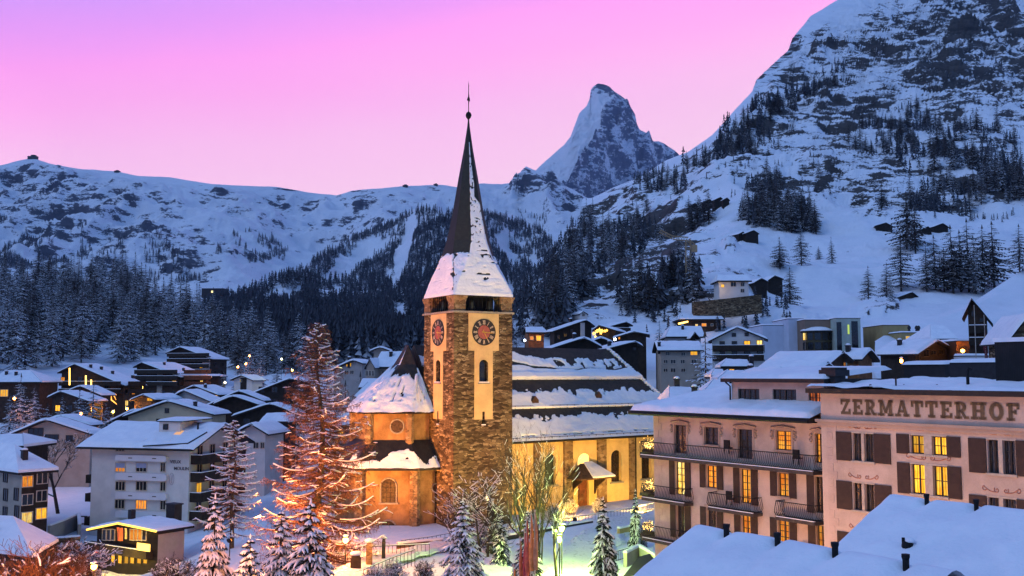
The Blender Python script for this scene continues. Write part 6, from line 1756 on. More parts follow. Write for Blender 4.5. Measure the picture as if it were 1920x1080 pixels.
# ---------------- the tall white apartment house and the restaurant before it
VM = eaves((143, 838), (362, 843), (213, 793), (427, 792), 128, -15, 15.0, 'white', 'tall white apartment house with rounded balcony bands and a large snow roof', ov=1.35, t=.36)
vt, vb, vx, vbd, vd = VM
WALLS['lilac'] = plaster('pale_white_wall', (.66, .64, .66), .04)
ov_ = vd['ov']; vp0 = vb + vbd * ov_
def vxz(px, py, o=0.0):
    c = on_plane(px, py, vp0 + vbd * o, vbd) - vb
    return c.dot(vx), c.z
vw = vd['wall']
for (py0, py1) in ((852.5, 866), (886, 902.5), (922, 938.5), (957, 974)):
    x0, z1 = vxz(216, py0, -.55); x1, z0 = vxz(311, py1, -.55); r = (z1 - z0) * .38
    poly = [(x0, -.0, z0), (x1 - r, 0, z0)] + [(x1 - r + r * math.sin(t), 0, z0 + r - r * math.cos(t)) for t in np.linspace(0, PI / 2, 5)] + [(x1 - r + r * math.cos(t), 0, z1 - r + r * math.sin(t)) for t in np.linspace(0, PI / 2, 5)] + [(x0 + r - r * math.sin(t), 0, z1 - r + r * math.cos(t)) for t in np.linspace(0, PI / 2, 5)]
    g = MB(); g.prism([(p[0], ov_ - .55, p[2]) for p in poly], (0, .54, 0)); bb = g.build('balcony', WALLS['lilac'], vw)
    for fx in (.30, .77):
        q = MB(); xm = x0 + (x1 - x0) * fx; zm = (z0 + z1) / 2; q.box(xm - .28, xm + .28, ov_ - .58, ov_ - .552, zm - .05, zm + .05); q.build('scupper', DK, bb)
for (px, py, wp, hp, lit, c) in ((226, 841, 18, 8, None, 3), (226, 876, 20, 15, 'o', 3), (265.5, 876, 22, 15, None, 3), (306, 876, 9, 15, None, 2), (226, 911, 20, 15, None, 3), (265.5, 911, 22, 15, None, 3), (306, 912, 10, 15, None, 2),
                                  (225, 945, 20, 15, None, 3), (265, 946, 22, 15, 'o', 4), (306, 947, 10, 15, None, 2)):
    x, z = vxz(px, py); k = 128 / FPX
    w = small_window(vw, Matrix.Translation((x, ov_ - .02, z - hp * k / 2)), wp * k * .96, hp * k, LITS.get(lit, GLASS), FRAMEP, c)
    if (px, py) in ((226, 876), (265.5, 876)):
        q = MB(); q.box(-wp * k / 2, wp * k / 2, -.06, -.035, hp * k * .42, hp * k); q.build('blind', plain('blue_blind', (.28, .32, .45), .8, .1), w)
g = MB(); xs_ = vxz(220, 990)[0]; xe_ = vxz(312, 990)[0]; g.box(xs_, xe_, ov_ - .05, ov_ - .004, 0, vxz(265, 958)[1] - 1.2); g.build('wall_panel', WALLS['lilac'], vw)
# the two words on its wall
def text_part(word, parent, M, size, mat, name):
    cu = bpy.data.curves.new(name, 'FONT'); cu.body = word; cu.size = size; cu.extrude = .012; cu.offset = size * .012
    tmp = bpy.data.objects.new(name, cu); COL.objects.link(tmp)
    dg = bpy.context.evaluated_depsgraph_get(); me = bpy.data.meshes.new_from_object(tmp.evaluated_get(dg))
    bpy.data.objects.remove(tmp); me.materials.clear(); me.materials.append(mat)
    o = link(name, me, parent); o.matrix_local = M; return o
INK = plain('dark_wall_lettering', (.05, .045, .05), .9, .1)
for (w, px, py) in (('VIEUX', 319, 868.5), ('MOULIN', 326, 881)):
    x, z = vxz(px, py); k = 128 / FPX
    text_part(w, vw, Matrix.Translation((x, ov_ - .03, z)) @ Matrix.Rotation(PI / 2, 4, 'X'), .56, INK, 'lettering')
x, z = vxz(322, 898); q = MB(); q.tube([(x + .32 * math.cos(a), ov_ - .02, z + .72 * math.sin(a)) for a in np.linspace(0, 2 * PI, 21)], .035, 4); q.tube([(x, ov_ - .02, z - .5), (x + .05, ov_ - .02, z + .5)], .05, 4); q.build('wall_ornament', plain('faded_ornament', (.38, .36, .38), .9, .1), vw)
# dark balconies and gable boards on its right flank
xr_w = vd['W'] - ov_
for k, py in enumerate((860, 893, 931, 966)):
    zf = vxz(356, py + 9)[1]
    g = MB(); g.box(xr_w, xr_w + 1.5, ov_ + .3, 12.4, zf - .15, zf + .0); g.box(xr_w + 1.4, xr_w + 1.5, ov_ + .3, 12.4, zf, zf + 1.0); g.box(xr_w, xr_w + 1.4, ov_ + .3, ov_ + .4, zf, zf + 1.0)
    bb = g.build('balcony', DARKWOOD, vw)
    g = MB(); g.box(xr_w, xr_w + 1.52, ov_ + .28, ov_ + .42, zf + 1.003, zf + 1.09); g.box(xr_w + 1.38, xr_w + 1.52, ov_ + .43, 12.4, zf + 1.003, zf + 1.09); g.build('snow', SNOW, bb)
    for (yy, lit) in ((3.6, 'y' if k == 2 else None), (6.5, None), (9.6, None)):
        small_window(vw, Matrix.Translation((xr_w + .01, yy, zf + .1)) @ Matrix.Rotation(PI / 2, 4, 'Z'), 1.1, 1.9, LITS.get(lit, GLASS), FRAMEP)
for sx_, nm in ((ov_, -1),):
    for py in (905, 940, 985):
        zf = vxz(170, py)[1]; g = MB(); g.box(ov_ - 1.3, ov_ - .01, ov_ + .6, 8, zf - .15, zf + .9); g.build('balcony', DARKWOOD, vw)
# roof: dormer, roof windows, pipes
def vroof(px, py):
    nw_ = Vector((0, 0, 1)) - vbd * (vd['rise'] / (vd['D'] / 2)); c = on_plane(px, py, vb + Vector((0, 0, vd['H'] + .3)), nw_) - vb
    return c.dot(vx), c.dot(vbd), c.z
x, y, z = vroof(312, 811); x1 = vroof(331, 811)[0]
g = MB(); g.box(x - 1.1, x + 2.0, y, y + 5, z - .5, z + 1.35); dm = g.build('dormer', WALLS['white'], vd['roof'])
g = MB(); g.prism([(x - 1.3, y - .25, z + 1.36), (x + 2.4, y - .25, z + 1.36), (x + 4.2, y + 4, z + 1.6), (x - 1.3, y + 4, z + 1.6)], (0, 0, .12)); g.build('roof', EAVE, dm)
snow_slab('dormer_snow', [(x - 1.3, y - .25, z + 1.5), (x + 2.4, y - .25, z + 1.5), (x + 4.2, y + 4, z + 1.75), (x - 1.3, y + 4, z + 1.75)], dm, .2, 20, 10, .03)
small_window(dm, Matrix.Translation((x - .1, y - .02, z + .45)), .55, .55, GLASS, FRAME, 1)
for (px, py) in ((267, 825), (285, 825), (318, 824), (338, 811)):
    x, y, z = vroof(px, py); M = Matrix.Translation((x, y, z - .15)) @ Matrix.Rotation(math.atan(vd['rise'] / (vd['D'] / 2)), 4, 'X')
    g = MB(); g.box(-.55, .55, -.6, .6, -.1, .16, 0, M); sk = g.build('roof_window', DK, vd['roof'])
    g = MB(); g.box(-.5, .4, -.68, .45, .165, .24, 0, M); g.build('snow', SNOW if px != 338 else glow('lit_roof_window', (1.0, .5, .2), .8), sk)
x, y, z = vroof(371, 806); g = MB(); g.tube([(x, y, z - .5), (x, y, z + .75)], .12, 6); g.tube([(x, y, z + .75), (x, y, z + .9)], .17, 6); g.build('vent_pipe', IRON, vd['roof'])
g = MB(); p0, p1, p2 = vroof(268, 838), vroof(352, 833), vroof(388, 812)
g.tube([(p0[0], p0[1], p0[2] + .1), (p1[0], p1[1], p1[2] + .1), (p2[0], p2[1], p2[2] + .12)], .09, 5); g.build('snow_guard', IRON, vd['roof'])

RB = gable((222, 979), (164, 992), (294, 996), 293, 106, -33, 'dark', 'wooden restaurant with a glowing light line along its eave and yellow ground floor windows', name='restaurant', lmax=13, ov=.7, gover=.7, t=.24, sidewall='grey')
rtg, rb, rx, rbd, rd_ = RB; rtg['category'] = 'restaurant'
def rxz(px, py, o=0.0):
    c = on_plane(px, py, rb + rbd * (rd_['gover'] + o), rbd) - rb
    return c.dot(rx), c.z
g = MB(); za = rd_['za']
pl_, pa_, pr_ = (on_plane(164, 993, rb, rbd) - rb), (on_plane(222, 981, rb, rbd) - rb), (on_plane(294, 996, rb, rbd) - rb)
g.tube([(p.dot(rx), -.08, p.z) for p in (pl_, pa_, pr_)], .11, 6); g.build('light_line', glow('eave_light_line', (1.0, .58, .06), 2.6), rtg)
for px in (213, 226, 238, 249, 262, 273.5):
    x, z = rxz(px, 1048); xx, z0 = rxz(px, 1056)
    small_window(rd_['wall'], Matrix.Translation((x, rd_['gover'] - .03, z0)), .62, 1.05, LIT_Y, FRAME, 1)
for px, lit in ((196, None), (204, None), (212, None), (248, 'o'), (255, 'o'), (263, 'o'), (271, None)):
    x, z0 = rxz(px, 1012); small_window(rd_['wall'], Matrix.Translation((x, rd_['gover'] - .03, z0)), .55, 1.05, LITS.get(lit, GLASS), FRAMEP, 1)
g = MB(); xa_, z0 = rxz(172, 1027); xb_, _ = rxz(288, 1027); g.box(xa_, xb_, rd_['gover'] - .9, rd_['gover'] - .003, z0 - .12, z0 + .75); bo = g.build('balcony', DARKWOOD, rd_['wall'])
g = MB(); g.box(xa_, xb_, rd_['gover'] - .92, rd_['gover'] - .8, z0 + .753, z0 + .83); g.build('snow', SNOW, bo)
x, z = rxz(270, 1026, -1.0); g = MB(); g.box(x - 1.0, x + 1.0, rd_['gover'] - 1.12, rd_['gover'] - 1.0, z - .35, z + .38); g.build('lit_sign', glow('lit_sign_panel', (1.0, .62, .10), 2.2), rd_['wall'])
x, z = rxz(184.5, 1034.5, -1.0); g = MB(); g.box(x - .5, x + .5, rd_['gover'] - 1.1, rd_['gover'] - 1.02, z - .13, z + .13); g.build('red_sign', glow('red_sign_panel', (1.0, .10, .03), 1.2), rd_['wall'])
lamp('POINT', 'restaurant_lamp', rb + rx * (x + 6) + rbd * -2.2 + Vector((0, 0, rxz(285, 1036)[1])), (1.0, .66, .10), 700, None, .2)
lamp('POINT', 'restaurant_lamp', rb + rx * rxz(222, 1060)[0] + rbd * -1.5 + Vector((0, 0, rxz(222, 1048)[1])), (1.0, .66, .10), 260, None, .3)
for (px, py, w, h) in ((327, 978, 5, 4), (262, 956, 7, 7)): pass
g = MB()
c = on_plane(326, 966, rb + Vector((0, 0, rd_['za'] + .1)), Vector((0, 0, 1)) + rx * .22) - rb
g.box(c.dot(rx) - .7, c.dot(rx) + .7, c.dot(rbd) - .5, c.dot(rbd) + .5, c.z - 1, c.z + 1.15); g.box(c.dot(rx) - .8, c.dot(rx) + .85, c.dot(rbd) - .6, c.dot(rbd) + .6, c.z + 1.15, c.z + 1.3); g.build('chimney', DK, rd_['roof'])
c = on_plane(247, 968, rb + Vector((0, 0, rd_['za'] + .1)), Vector((0, 0, 1)) + rx * .22) - rb
g = MB(); g.box(c.dot(rx) - .28, c.dot(rx) + .28, c.dot(rbd) - .28, c.dot(rbd) + .28, c.z - 1, c.z + .7); g.build('chimney', DK, rd_['roof'])
# flags hanging from its balcony
for (px, py, w, h, col, lab) in ((227, 1001, .95, 1.35, (.75, .16, .05), 'orange red flag hanging on the restaurant front'), (238, 1000, .32, 1.1, (.8, .55, .2), 'narrow pale pennant beside the orange red flag on the restaurant')):
    x, z = rxz(px, py, -1.0); loc = rb + rx * x + rbd * (rd_['gover'] - 1.15) + Vector((0, 0, z + h / 2))
    t = thing('flag', loc, lab, 'flag', math.radians(-33))
    g = MB(); n_ = 8
    for i in range(n_):
        for j in range(n_):
            f = lambda u, v: ((u - .5) * w + .1 * v, .08 * math.sin(u * 7 + v * 2) - .05, -v * h)
            g.face([f(i / n_, j / n_), f((i + 1) / n_, j / n_), f((i + 1) / n_, (j + 1) / n_), f(i / n_, (j + 1) / n_)])
    m_ = plain('flag_cloth_%d' % px, col, .9, .1); g.build('cloth', m_, t)
    g = MB(); g.tube([(-.1, .25, .1), (0, -.08, .05)], .03, 5); g.build('pole', IRON, t)

# ---------------- between the larch and the tower
gable((662, 674), (617, 694), (680, 681), 684, 214, -28, 'grey', 'grey house with one lit attic window left of the church choir', wins=[(654, 684, 9, 6, 'y'), (640, 698, 6, 6, None), (650, 698, 6, 6, None), (660, 698, 6, 6, None)], chim=[(655, 668)], lmax=14)
eaves((700, 689), (748, 691), (690, 663), (772, 656), 192, -10, 10, 'beige', 'beige manor with steep snow roof and two small dormers behind the choir', wins=[(720, 700, 6, 8, None), (733, 700, 6, 8, None)], chim=[(733, 668)])
gable((693, 672), (683, 690), (703, 689), 700, 190, -14, 'beige', 'narrow beige gable wing of the manor with three dark windows', wins=[(688, 700, 4, 9, None), (694, 700, 4, 9, None), (700, 700, 4, 9, None)], lmax=7, ov=.3, gover=.3)
gable((712, 650), (694, 657.5), (732, 657.5), 716, 240, -2, 'beige', 'small gable rising over the manor roof behind the choir', auto=(1, 0, 0), lmax=10)
eaves((672, 728), (735, 728), (677, 711), (729, 711), 166, 0, 9, 'grey', 'flat snowy roof below the beige manor', auto=(0, 0, 0))
eaves((664, 746), (707, 745), (690, 722), (731, 717), 150, -6, 8, 'cream', 'pale low house with snow roof tucked against the choir roof', wins=[(668, 757, 4, 4, 'w')])

# ---------------- behind the nave
h1 = eaves((986, 624), (1027, 624), (985, 614), (1016, 614), 240, 8, 8, 'orange', 'small hut glowing orange red above the nave roof left of the dark chalets', wins=[(997, 634, 6, 6, 'o'), (1010, 634, 8, 9, 'y')])
lamp('POINT', 'hut_lamp', P(1007, 634, 236.5), (1.0, .34, .08), 420, None, .2); lamp('POINT', 'hut_lamp', P(1034, 637, 232), (1.0, .6, .2), 160, None, .2)
gable((1027, 590), (1016, 598), (1046, 598), 1042, 290, -12, 'dark', 'tall dark hut with two lit windows above the orange glowing hut', wins=[(1022, 611, 3, 4, 'y'), (1029, 611, 3, 4, 'y')], lmax=10, group=None)
eaves((1044, 593), (1082, 593), (1044, 587.5), (1080, 587.5), 300, 0, 9, 'dark', 'low dark chalet row under the rocky knoll', auto=(3, 0, 0))
gable((1094, 583), (1087, 588), (1103, 589), 1098, 262, 12, 'white', 'small white turret house at the foot of the rocky knoll', wins=[(1094, 590, 4, 5, None)], lmax=6, ov=.2, gover=.2)
gable((1100, 599), (1036, 621), (1117, 612), 1086, 228, 20, 'dark', 'large dark chalet with a white stair strip behind the nave roof', wins=[(1072, 620, 4, 5, None), (1060, 628, 5, 6, None), (1047, 632, 4, 8, None)], accents=[(.70, .82, 'white')], lmax=16, chim=[(1062, 606), (1070, 605)])
h5 = gable((1123, 609), (1110, 619), (1158, 620), 1141, 220, -18, 'dark', 'chalet decked with glowing yellow star lights behind the nave', lmax=12)
gable((1175, 603), (1145, 611), (1187, 610), 1150, 250, 18, 'dark', 'dark chalet with a balcony right of the star lit chalet', wins=[(1165, 615, 5, 4, None), (1175, 615, 5, 4, None)], balc=[(622, 0)], lmax=14)
gable((1189, 621), (1149, 633), (1218, 627), 1200, 200, -8, 'dark', 'low dark chalet with tiny lamps under its left eave', wins=[(1161, 634, 3, 4, 'o'), (1153, 634, 3, 3, 'w')], lmax=12)
gable((1096, 632.5), (1032, 653), (1129, 650), 1092, 166, 6, 'dark', 'wide dark barn gable just behind the nave ridge', chim=[(1077, 636)], lmax=13)
gable((1192, 639.5), (1139, 653), (1206, 649), 1184, 170, 10, 'dark', 'dark barn with red tinged boards near the right end of the nave ridge', wins=[(1190, 654, 4, 5, None)], chim=[(1169, 647)], lmax=13)
gable((1127, 632), (1108, 641), (1150, 643), 1120, 188, 4, 'dark', 'small dark shed between the two barns behind the nave', lmax=9)
gable((976, 648), (955, 640), (990, 662), 980, 172, 0, 'brown', 'brown shed roof peeping between tower and nave', lmax=8) if False else None
eaves((1233, 657), (1320, 650), (1205, 645), (1319, 636), 190, -4, 15, 'beige', 'apartment block with stacked beige balconies right of the nave', wins=[(1301, 661, 12, 9, 'y'), (1252, 663, 7, 6, None), (1281, 664, 7, 6, None), (1248, 678, 7, 6, None), (1262, 678, 9, 7, None), (1280, 678, 7, 6, None), (1248, 694, 7, 6, None), (1262, 694, 9, 7, None), (1281, 694, 7, 6, None), (1301, 678, 9, 7, None)], chim=[(1236, 650)], ov=.7)
eaves((1248, 632), (1322, 628), (1257, 613), (1320, 612), 216, -3, 12, 'white', 'snow roofed house directly behind the apartment block', auto=(4, 0, .0), chim=[(1280, 618)])
gable((1303, 622), (1294, 634), (1313, 634), 1300, 214, 10, 'dark', 'small dark dormer gable beside the apartment block roof', lmax=6)
h12 = eaves((1272, 599), (1358, 598), (1278, 587), (1352, 587), 262, 0, 12, 'brown', 'long brown house with orange lit left end below the crane', wins=[(1306, 610, 4, 4, 'w'), (1320, 609, 8, 5, 'o'), (1335, 609, 4, 4, None), (1345, 609, 4, 4, None)], chim=[(1306, 590)])
lamp('POINT', 'eave_lamp', P(1283, 604, 259), (1.0, .45, .08), 420, None, .2)
o_ = light_bar(P(1280, 604, 260), [P(1272, 607, 260), P(1290, 603, 260)], 'yellow light canopy on the left end of the long brown house', 'light', STRING, .22, 'light_canopy')
# star lights on the chalet
c = P(1124, 622, 219)
t = thing('star_light', c, 'cluster of glowing yellow stars on the dark chalet front', 'light', 0)
for k, (dx, dz, r) in enumerate(((-1.2, -.4, .5), (-.6, .1, .45), (0, .35, .6), (.6, .2, .45), (1.2, .15, .4), (-.9, -1.1, .35), (.3, -.3, .4), (1.6, .3, .35))):
    g = MB(); g.prism([(dx + (r if i % 2 == 0 else r * .4) * math.cos(i * PI / 5 + PI / 2), 0, dz + (r if i % 2 == 0 else r * .4) * math.sin(i * PI / 5 + PI / 2)) for i in range(10)], (0, .06, 0)); g.build('star', glow('star_glow', (1.0, .52, .06), 4.0), t)
lamp('POINT', 'star_lamp', c + Vector((0, -1, -1)), (1.0, .55, .1), 260, None, .2)

# ---------------- white chalet hotel and modern buildings
H13 = gable((1382, 612.5), (1327, 640), (1440, 636), 1428, 186, -14, 'white', 'white chalet hotel with wide gable and two dark balcony bands', wins=[(1354, 645, 8, 9, None), (1377, 645, 8, 9, None), (1401, 644, 10, 9, 'y'), (1424, 643, 9, 9, 'w'), (1354, 661, 8, 9, None), (1377, 661, 8, 9, None), (1401, 661, 9, 9, None), (1425, 660, 9, 9, None), (1376, 628, 6, 5, None), (1400, 627, 6, 5, None), (1354, 679, 8, 8, None)], balc=[(657, 0), (675, 0)], auto=(0, 3, 0), lmax=18, frame=FRAME)
def block(name, pts, Y, depth, z1py, mat, label, cat, yaw=0, snow=True, ztop=None):
    """flat roofed building: px left/right at the front"""
    (p0, p1), yaw = pts, math.radians(yaw)
    a = P(p0, z1py, Y); xd = Vector((math.cos(yaw), math.sin(yaw), 0)); bd = Vector((-math.sin(yaw), math.cos(yaw), 0))
    W = at_px(a, xd, p1); zb = min(gz(a.x, a.y) - .6, a.z - 3); base = Vector((a.x, a.y, zb)); H_ = a.z - zb
    t = thing(name, base, label, cat, yaw)
    g = MB(); g.box(0, W, 0, depth, 0, H_); wo = g.build('wall', mat, t)
    if snow:
        g = MB(); g.box(-.1, W + .1, -.1, depth + .1, H_ + .003, H_ + .10); rf_ = g.build('roof', EAVE, t)
        snow_slab('flat_snow', [(-.1, -.1, H_ + .1), (W + .1, -.1, H_ + .1), (W + .1, depth + .1, H_ + .15), (-.1, depth + .1, H_ + .15)], rf_, .3, 24, 12, .06)
    return t, base, xd, bd, W, H_, wo
BLUE_W = plaster('bluish_white_plaster', (.50, .54, .62), .05)
bt = block('office_block', (1430, 1482), 228, 14, 610, BLUE_W, 'low bluish white block behind the white chalet hotel', 'building')
bt = block('office_block', (1478, 1507), 224, 14, 598, BLUE_W, 'taller plain bluish white cube between chalet hotel and museum', 'building')
small_window(bt[6], Matrix.Translation((1.8, -.02, 1.2)), 1.6, 2.0, GLASS, FRAME)
bt, mb_, mxd, mbd, mW, mH, mwo = block('museum', (1509, 1570), 218, 16, 600, plaster('taupe_panel', (.22, .16, .12), .08), 'modern museum with an oval roofed glass front and a pale green stair tower', 'museum')
def on_m(px, py, o=0.0):
    c = on_plane(px, py, mb_ + mbd * o, mbd) - mb_; return c.dot(mxd), c.z
x0, z1 = on_m(1512, 622, -2); x1, z0 = on_m(1570, 655, -2); xm = (x0 + x1) / 2
g = MB(); g.lathe([((x1 - x0) / 2 * .93, 0), ((x1 - x0) / 2 * .93, z1)], 20, (xm, 1.2, 0)); rot = g.build('rotunda', planks('museum_glass_front', (.10, .085, .04), 1.4, 0, .3, .3), mwo)
g = MB(); g.lathe([((x1 - x0) / 2 * 1.08, z1), ((x1 - x0) / 2 * 1.10, z1 + .25)], 24, (xm, 1.2, 0)); cr = g.build('rotunda_roof', EAVE, rot)
g = MB(); g.lathe([((x1 - x0) / 2 * 1.10, z1 + .25), ((x1 - x0) / 2 * 1.04, z1 + .55), ((x1 - x0) / 2 * .6, z1 + 1.1), (.2, z1 + 1.35)], 24, (xm, 1.2, 0)); g.build('snow', SNOW, cr, True)
for k in range(3):
    for i in range(6):
        a = PI + PI * (i + .5) / 6; r = (x1 - x0) / 2 * .94
        M = Matrix.Translation((xm + r * math.cos(a), 1.2 + r * math.sin(a), z1 - 1.9 - k * 2.1 + .2)) @ Matrix.Rotation(a + PI / 2, 4, 'Z')
        small_window(rot, M, 1.2, 1.5, LITS.get('w' if (i * 7 + k * 3) % 11 == 0 else None, GLASS), FRAME, 1)
bt2, b2b, _, _, b2W, b2H, b2w = block('stair_tower', (1568, 1613), 214, 10, 597, plaster('pale_green_panel', (.36, .42, .36), .12), 'pale green stair tower with dark glass stripes beside the museum', 'building')
g = MB(); g.box(b2W * .62, b2W * .88, -.06, -.004, .5, b2H - .6); g.build('glass_stripe', GLASS, b2w); g = MB(); g.box(0, b2W * .2, -.06, -.004, .5, b2H - .8); g.build('glass_stripe', GLASS, b2w)
g = MB(); g.box(b2W * .46, b2W * .53, -.06, -.004, b2H * .70, b2H * .88); g.build('lit_mark', glow('green_lit_mark', (.6, .85, .1), .8), b2w)
# ---------------- roofs behind the hotel
eaves((1351, 689), (1408, 687), (1363, 676), (1420, 675), 136, -6, 8, 'dark', 'small dark chalet with one yellow window behind the hotel attic', wins=[(1372, 693, 8, 5, 'y')], chim=[(1409, 680)])
gable((1582, 659), (1540, 695), (1601, 676), 1458, 122, 48, 'brown', 'brown chalet gable with a thin lit window behind the hotel chimney', wins=[(1583, 684, 3, 8, 'o')], lmax=24)
gable((1633, 654), (1616, 673), (1650, 676), 1590, 130, 48, 'orange', 'orange brown chalet end right of the brown chalet gable', chim=[(1588, 660)], lmax=16)
gable((1553, 678), (1538, 696), (1567, 692), 1470, 106, 48, 'brown', 'brown gable peak directly behind the ornate hotel chimney', lmax=22)
gable((1512, 691), (1486, 703), (1542, 700), 1516, 98, 4, 'brown', 'low brown dormer gable on the snowy roofs behind the hotel', lmax=7)
gable((1466, 690), (1435, 708), (1480, 704), 1470, 96, 4, 'dark', 'dark dormer gable behind the hotel attic', lmax=7)
eaves((1333, 707), (1362, 705), (1346, 697), (1368, 692), 128, -4, 7, 'dark', 'tiny snow roof left of the hotel attic', wins=[(1345, 712, 4, 3, None)])
eaves((1346, 714), (1405, 713), (1372, 699), (1422, 696), 112, -5, 8, 'dark', 'snow roof stepping down behind the left end of the hotel attic', chim=[(1407, 700)])
eaves((1320, 738), (1374, 736), (1360, 716), (1405, 714), 102, -6, 8, 'dark', 'lowest snow roof against the left end of the hotel attic')
eaves((1254, 758), (1318, 756), (1255, 729), (1317, 727), 108, 0, 9, 'grey', 'flat snowy roof with a small chimney between nave and hotel', chim=[(1302, 740), (1268, 722)])
# ---------------- far right
ob = block('house', (1655, 1704), 212, 12, 610, WALLS['ochre'], 'ochre cube shaped house on the right slope foot', 'house')
small_window(ob[6], Matrix.Translation((1.9, -.02, ob[5] - 2.6)), 1.1, 1.1, GLASS, plain('red_frame', (.16, .04, .03), .7)); small_window(ob[6], Matrix.Translation((3.4, -.02, ob[5] - 4.2)), 1.2, 1.5, LIT_W, FRAMEP)
ob = block('house', (1690, 1746), 205, 10, 624, WALLS['ochre'], 'low ochre wing with two lit windows and chimney pots', 'house')
for px in (1701.5, 1713, 1722, 1732):
    x = at_px(P(1690, 624, 205), Vector((1, 0, 0)), px); small_window(ob[6], Matrix.Translation((x, -.02, ob[5] - 1.9)), .8, 1.2, LIT_W if px < 1716 else GLASS, FRAMEP, 1)
for px in (1714, 1728, 1732):
    x = at_px(P(1690, 624, 205), Vector((1, 0, 0)), px); g = MB(); g.lathe([(.3, 0), (.26, .9), (.4, 1.0), (.35, 1.3), (.15, 1.6)], 8, (x, 2.5, ob[5])); g.build('chimney', DK, ob[6])
eaves((1745, 636), (1797, 635), (1747, 611), (1776, 611), 186, 0, 12, 'dark', 'house with steep plain snow roof behind the dark chalet on the right', auto=(1, 0, 0))
gable((1759, 637), (1721, 663), (1793, 656), 1676, 150, 42, 'dark', 'large dark chalet with white shuttered windows on the right', wins=[(1736, 662, 9, 12, None), (1750, 661, 7, 7, None), (1764, 660, 7, 7, None), (1781, 664, 9, 10, None), (1724, 671, 3, 6, None)], chim=[(1687, 648)], lmax=16)
H20 = gable((1821.5, 558), (1804, 596), (1861, 606), 1936, 142, -26, 'brown', 'tall chalet hotel with pale railings at the right edge', wins=[(1825, 588, 5, 9, None), (1840, 600, 5, 6, None)], balc=[(623, 0), (646, 0)], sidewall='grey', lmax=24)
ht, hb_, hxd, hbd, hd = H20
for zc in (2.2, 5.0, 7.8):
    g = MB()
    for x in np.linspace(hd['xl'] + .3, hd['xr'] - .3, 16): g.box(x - .06, x + .06, hd['gover'] - .07, hd['gover'] - .004, zc + .4, zc + 2.0)
    g.build('pale_slats', FRAMEP, hd['wall'])
gable((1930, 588), (1888, 642), (1985, 640), 1960, 120, -6, 'stone', 'stone gable cut by the right edge above the lift house', lmax=10)
block('annexe', (1793, 1822), 150, 6, 640, WALLS['orange'], 'small annexe wall lit bright orange beside the tall chalet hotel', 'building')
block('wall', (1806, 1868), 140, 3, 668, WALLS['white'], 'white garden wall in front of the tall chalet hotel', 'wall')
lamp('POINT', 'annexe_lamp', P(1804, 657, 147.5), (1.0, .36, .06), 700, None, .2)
g = MB(); g.lathe([(.02, -.3), (.3, -.1), (.3, .15), (.02, .3)], 10); q = g.build('wall_lantern', glow('lantern_orange', (1.0, .42, .06), 14)); q.location = P(1805, 658, 148.2); tag(q, 'bright orange lantern on the annexe wall', 'lamp')
# flag poles
for (px, top, bot, fl) in ((1831, 572, 690, False), (1849, 590, 690, True)):
    b = P(px, bot, 134); tpz = P(px, top, 134).z
    t = thing('flagpole', b, 'pale flagpole with a limp dark red flag at the right edge' if fl else 'bare pale flagpole left of the red flag', 'flagpole')
    g = MB(); g.tube([(0, 0, -1), (0, 0, tpz - b.z)], [.06, .04], 6); g.build('pole', FRAMEP, t)
    if fl:
        g = MB(); Hf = 4.6
        for j in range(14):
            v0, v1 = j / 14, (j + 1) / 14; w0, w1 = .2 + .35 * v0, .2 + .35 * v1
            f = lambda v, w, s: (s * w * .5 + .08 * math.sin(v * 9), .1 * math.sin(v * 7 + s), 5.4 - v * Hf)
            g.face([f(v0, w0, -1), f(v0, w0, 1), f(v1, w1, 1), f(v1, w1, -1)])
        g.build('cloth', plain('dark_red_cloth', (.14, .025, .03), .9, .2), t)
# ---------------- huts on the right slope
def slope_hut(px, py, wpx, hpx, Y, label, yaw=0, wall='logs', wins=()):
    k = Y / FPX; W = wpx
    return gable((px + wpx * .1, py - hpx), (px - wpx / 2, py - hpx * .62), (px + wpx / 2, py - hpx * .55), px - wpx * .2 if yaw > 0 else px + wpx * .7, Y, yaw, wall, label, name='hut', lmax=7, ov=.4, gover=.4, wins=wins, t=.22)
for (px, py, w, h, lab, yaw) in ((1392, 446, 15, 12, 'left one of the two joined log huts on the open snow', 20), (1411, 447, 26, 16, 'right and larger one of the two joined log huts on the open snow', 15),
                                 (1329, 387, 20, 14, 'left log hut of the three on the upper meadow', 15), (1349, 384, 20, 15, 'middle log hut of the three on the upper meadow', 15), (1302, 394, 14, 14, 'small log hut standing lower left of the three on the upper meadow', 15), (1362, 383, 14, 13, 'right log hut of the three on the upper meadow', 10),
                                 (1658, 433, 34, 16, 'long low log hut left of the tallest larches', -10), (1738, 440, 22, 16, 'log hut right of the tallest larches, lower one', 0), (1765, 436, 30, 18, 'log hut right of the tallest larches, upper one', 10)):
    p = RIGHT_HILL.at(px, py); slope_hut(px, py, w, h, p.y - 2, lab, yaw)
gable((1711, 547), (1681, 558), (1724, 558), 1690, RIGHT_HILL.at(1705, 566).y - 4, 30, 'brown', 'brown hut with thick snow roof under the larch row', name='hut', lmax=9, ov=.4, gover=.5)
YH = RIGHT_HILL.at(1378, 556).y - 30
wh = eaves((1344, 527), (1410, 527), (1345, 516), (1406, 516), YH, 0, 9, 'white', 'white hillside house with dark shutters on a ledge below the crane', wins=[(1392, 533, 6, 7, None), (1392, 545, 6, 6, None), (1375, 533, 9, 8, None), (1355, 536, 5, 5, 'y')])
gable((1428, 521), (1413, 530), (1441, 528), 1430, RIGHT_HILL.at(1428, 540).y - 18, 8, 'logs', 'dark barn hut right of the white hillside house', name='hut', lmax=7, ov=.4, gover=.4)
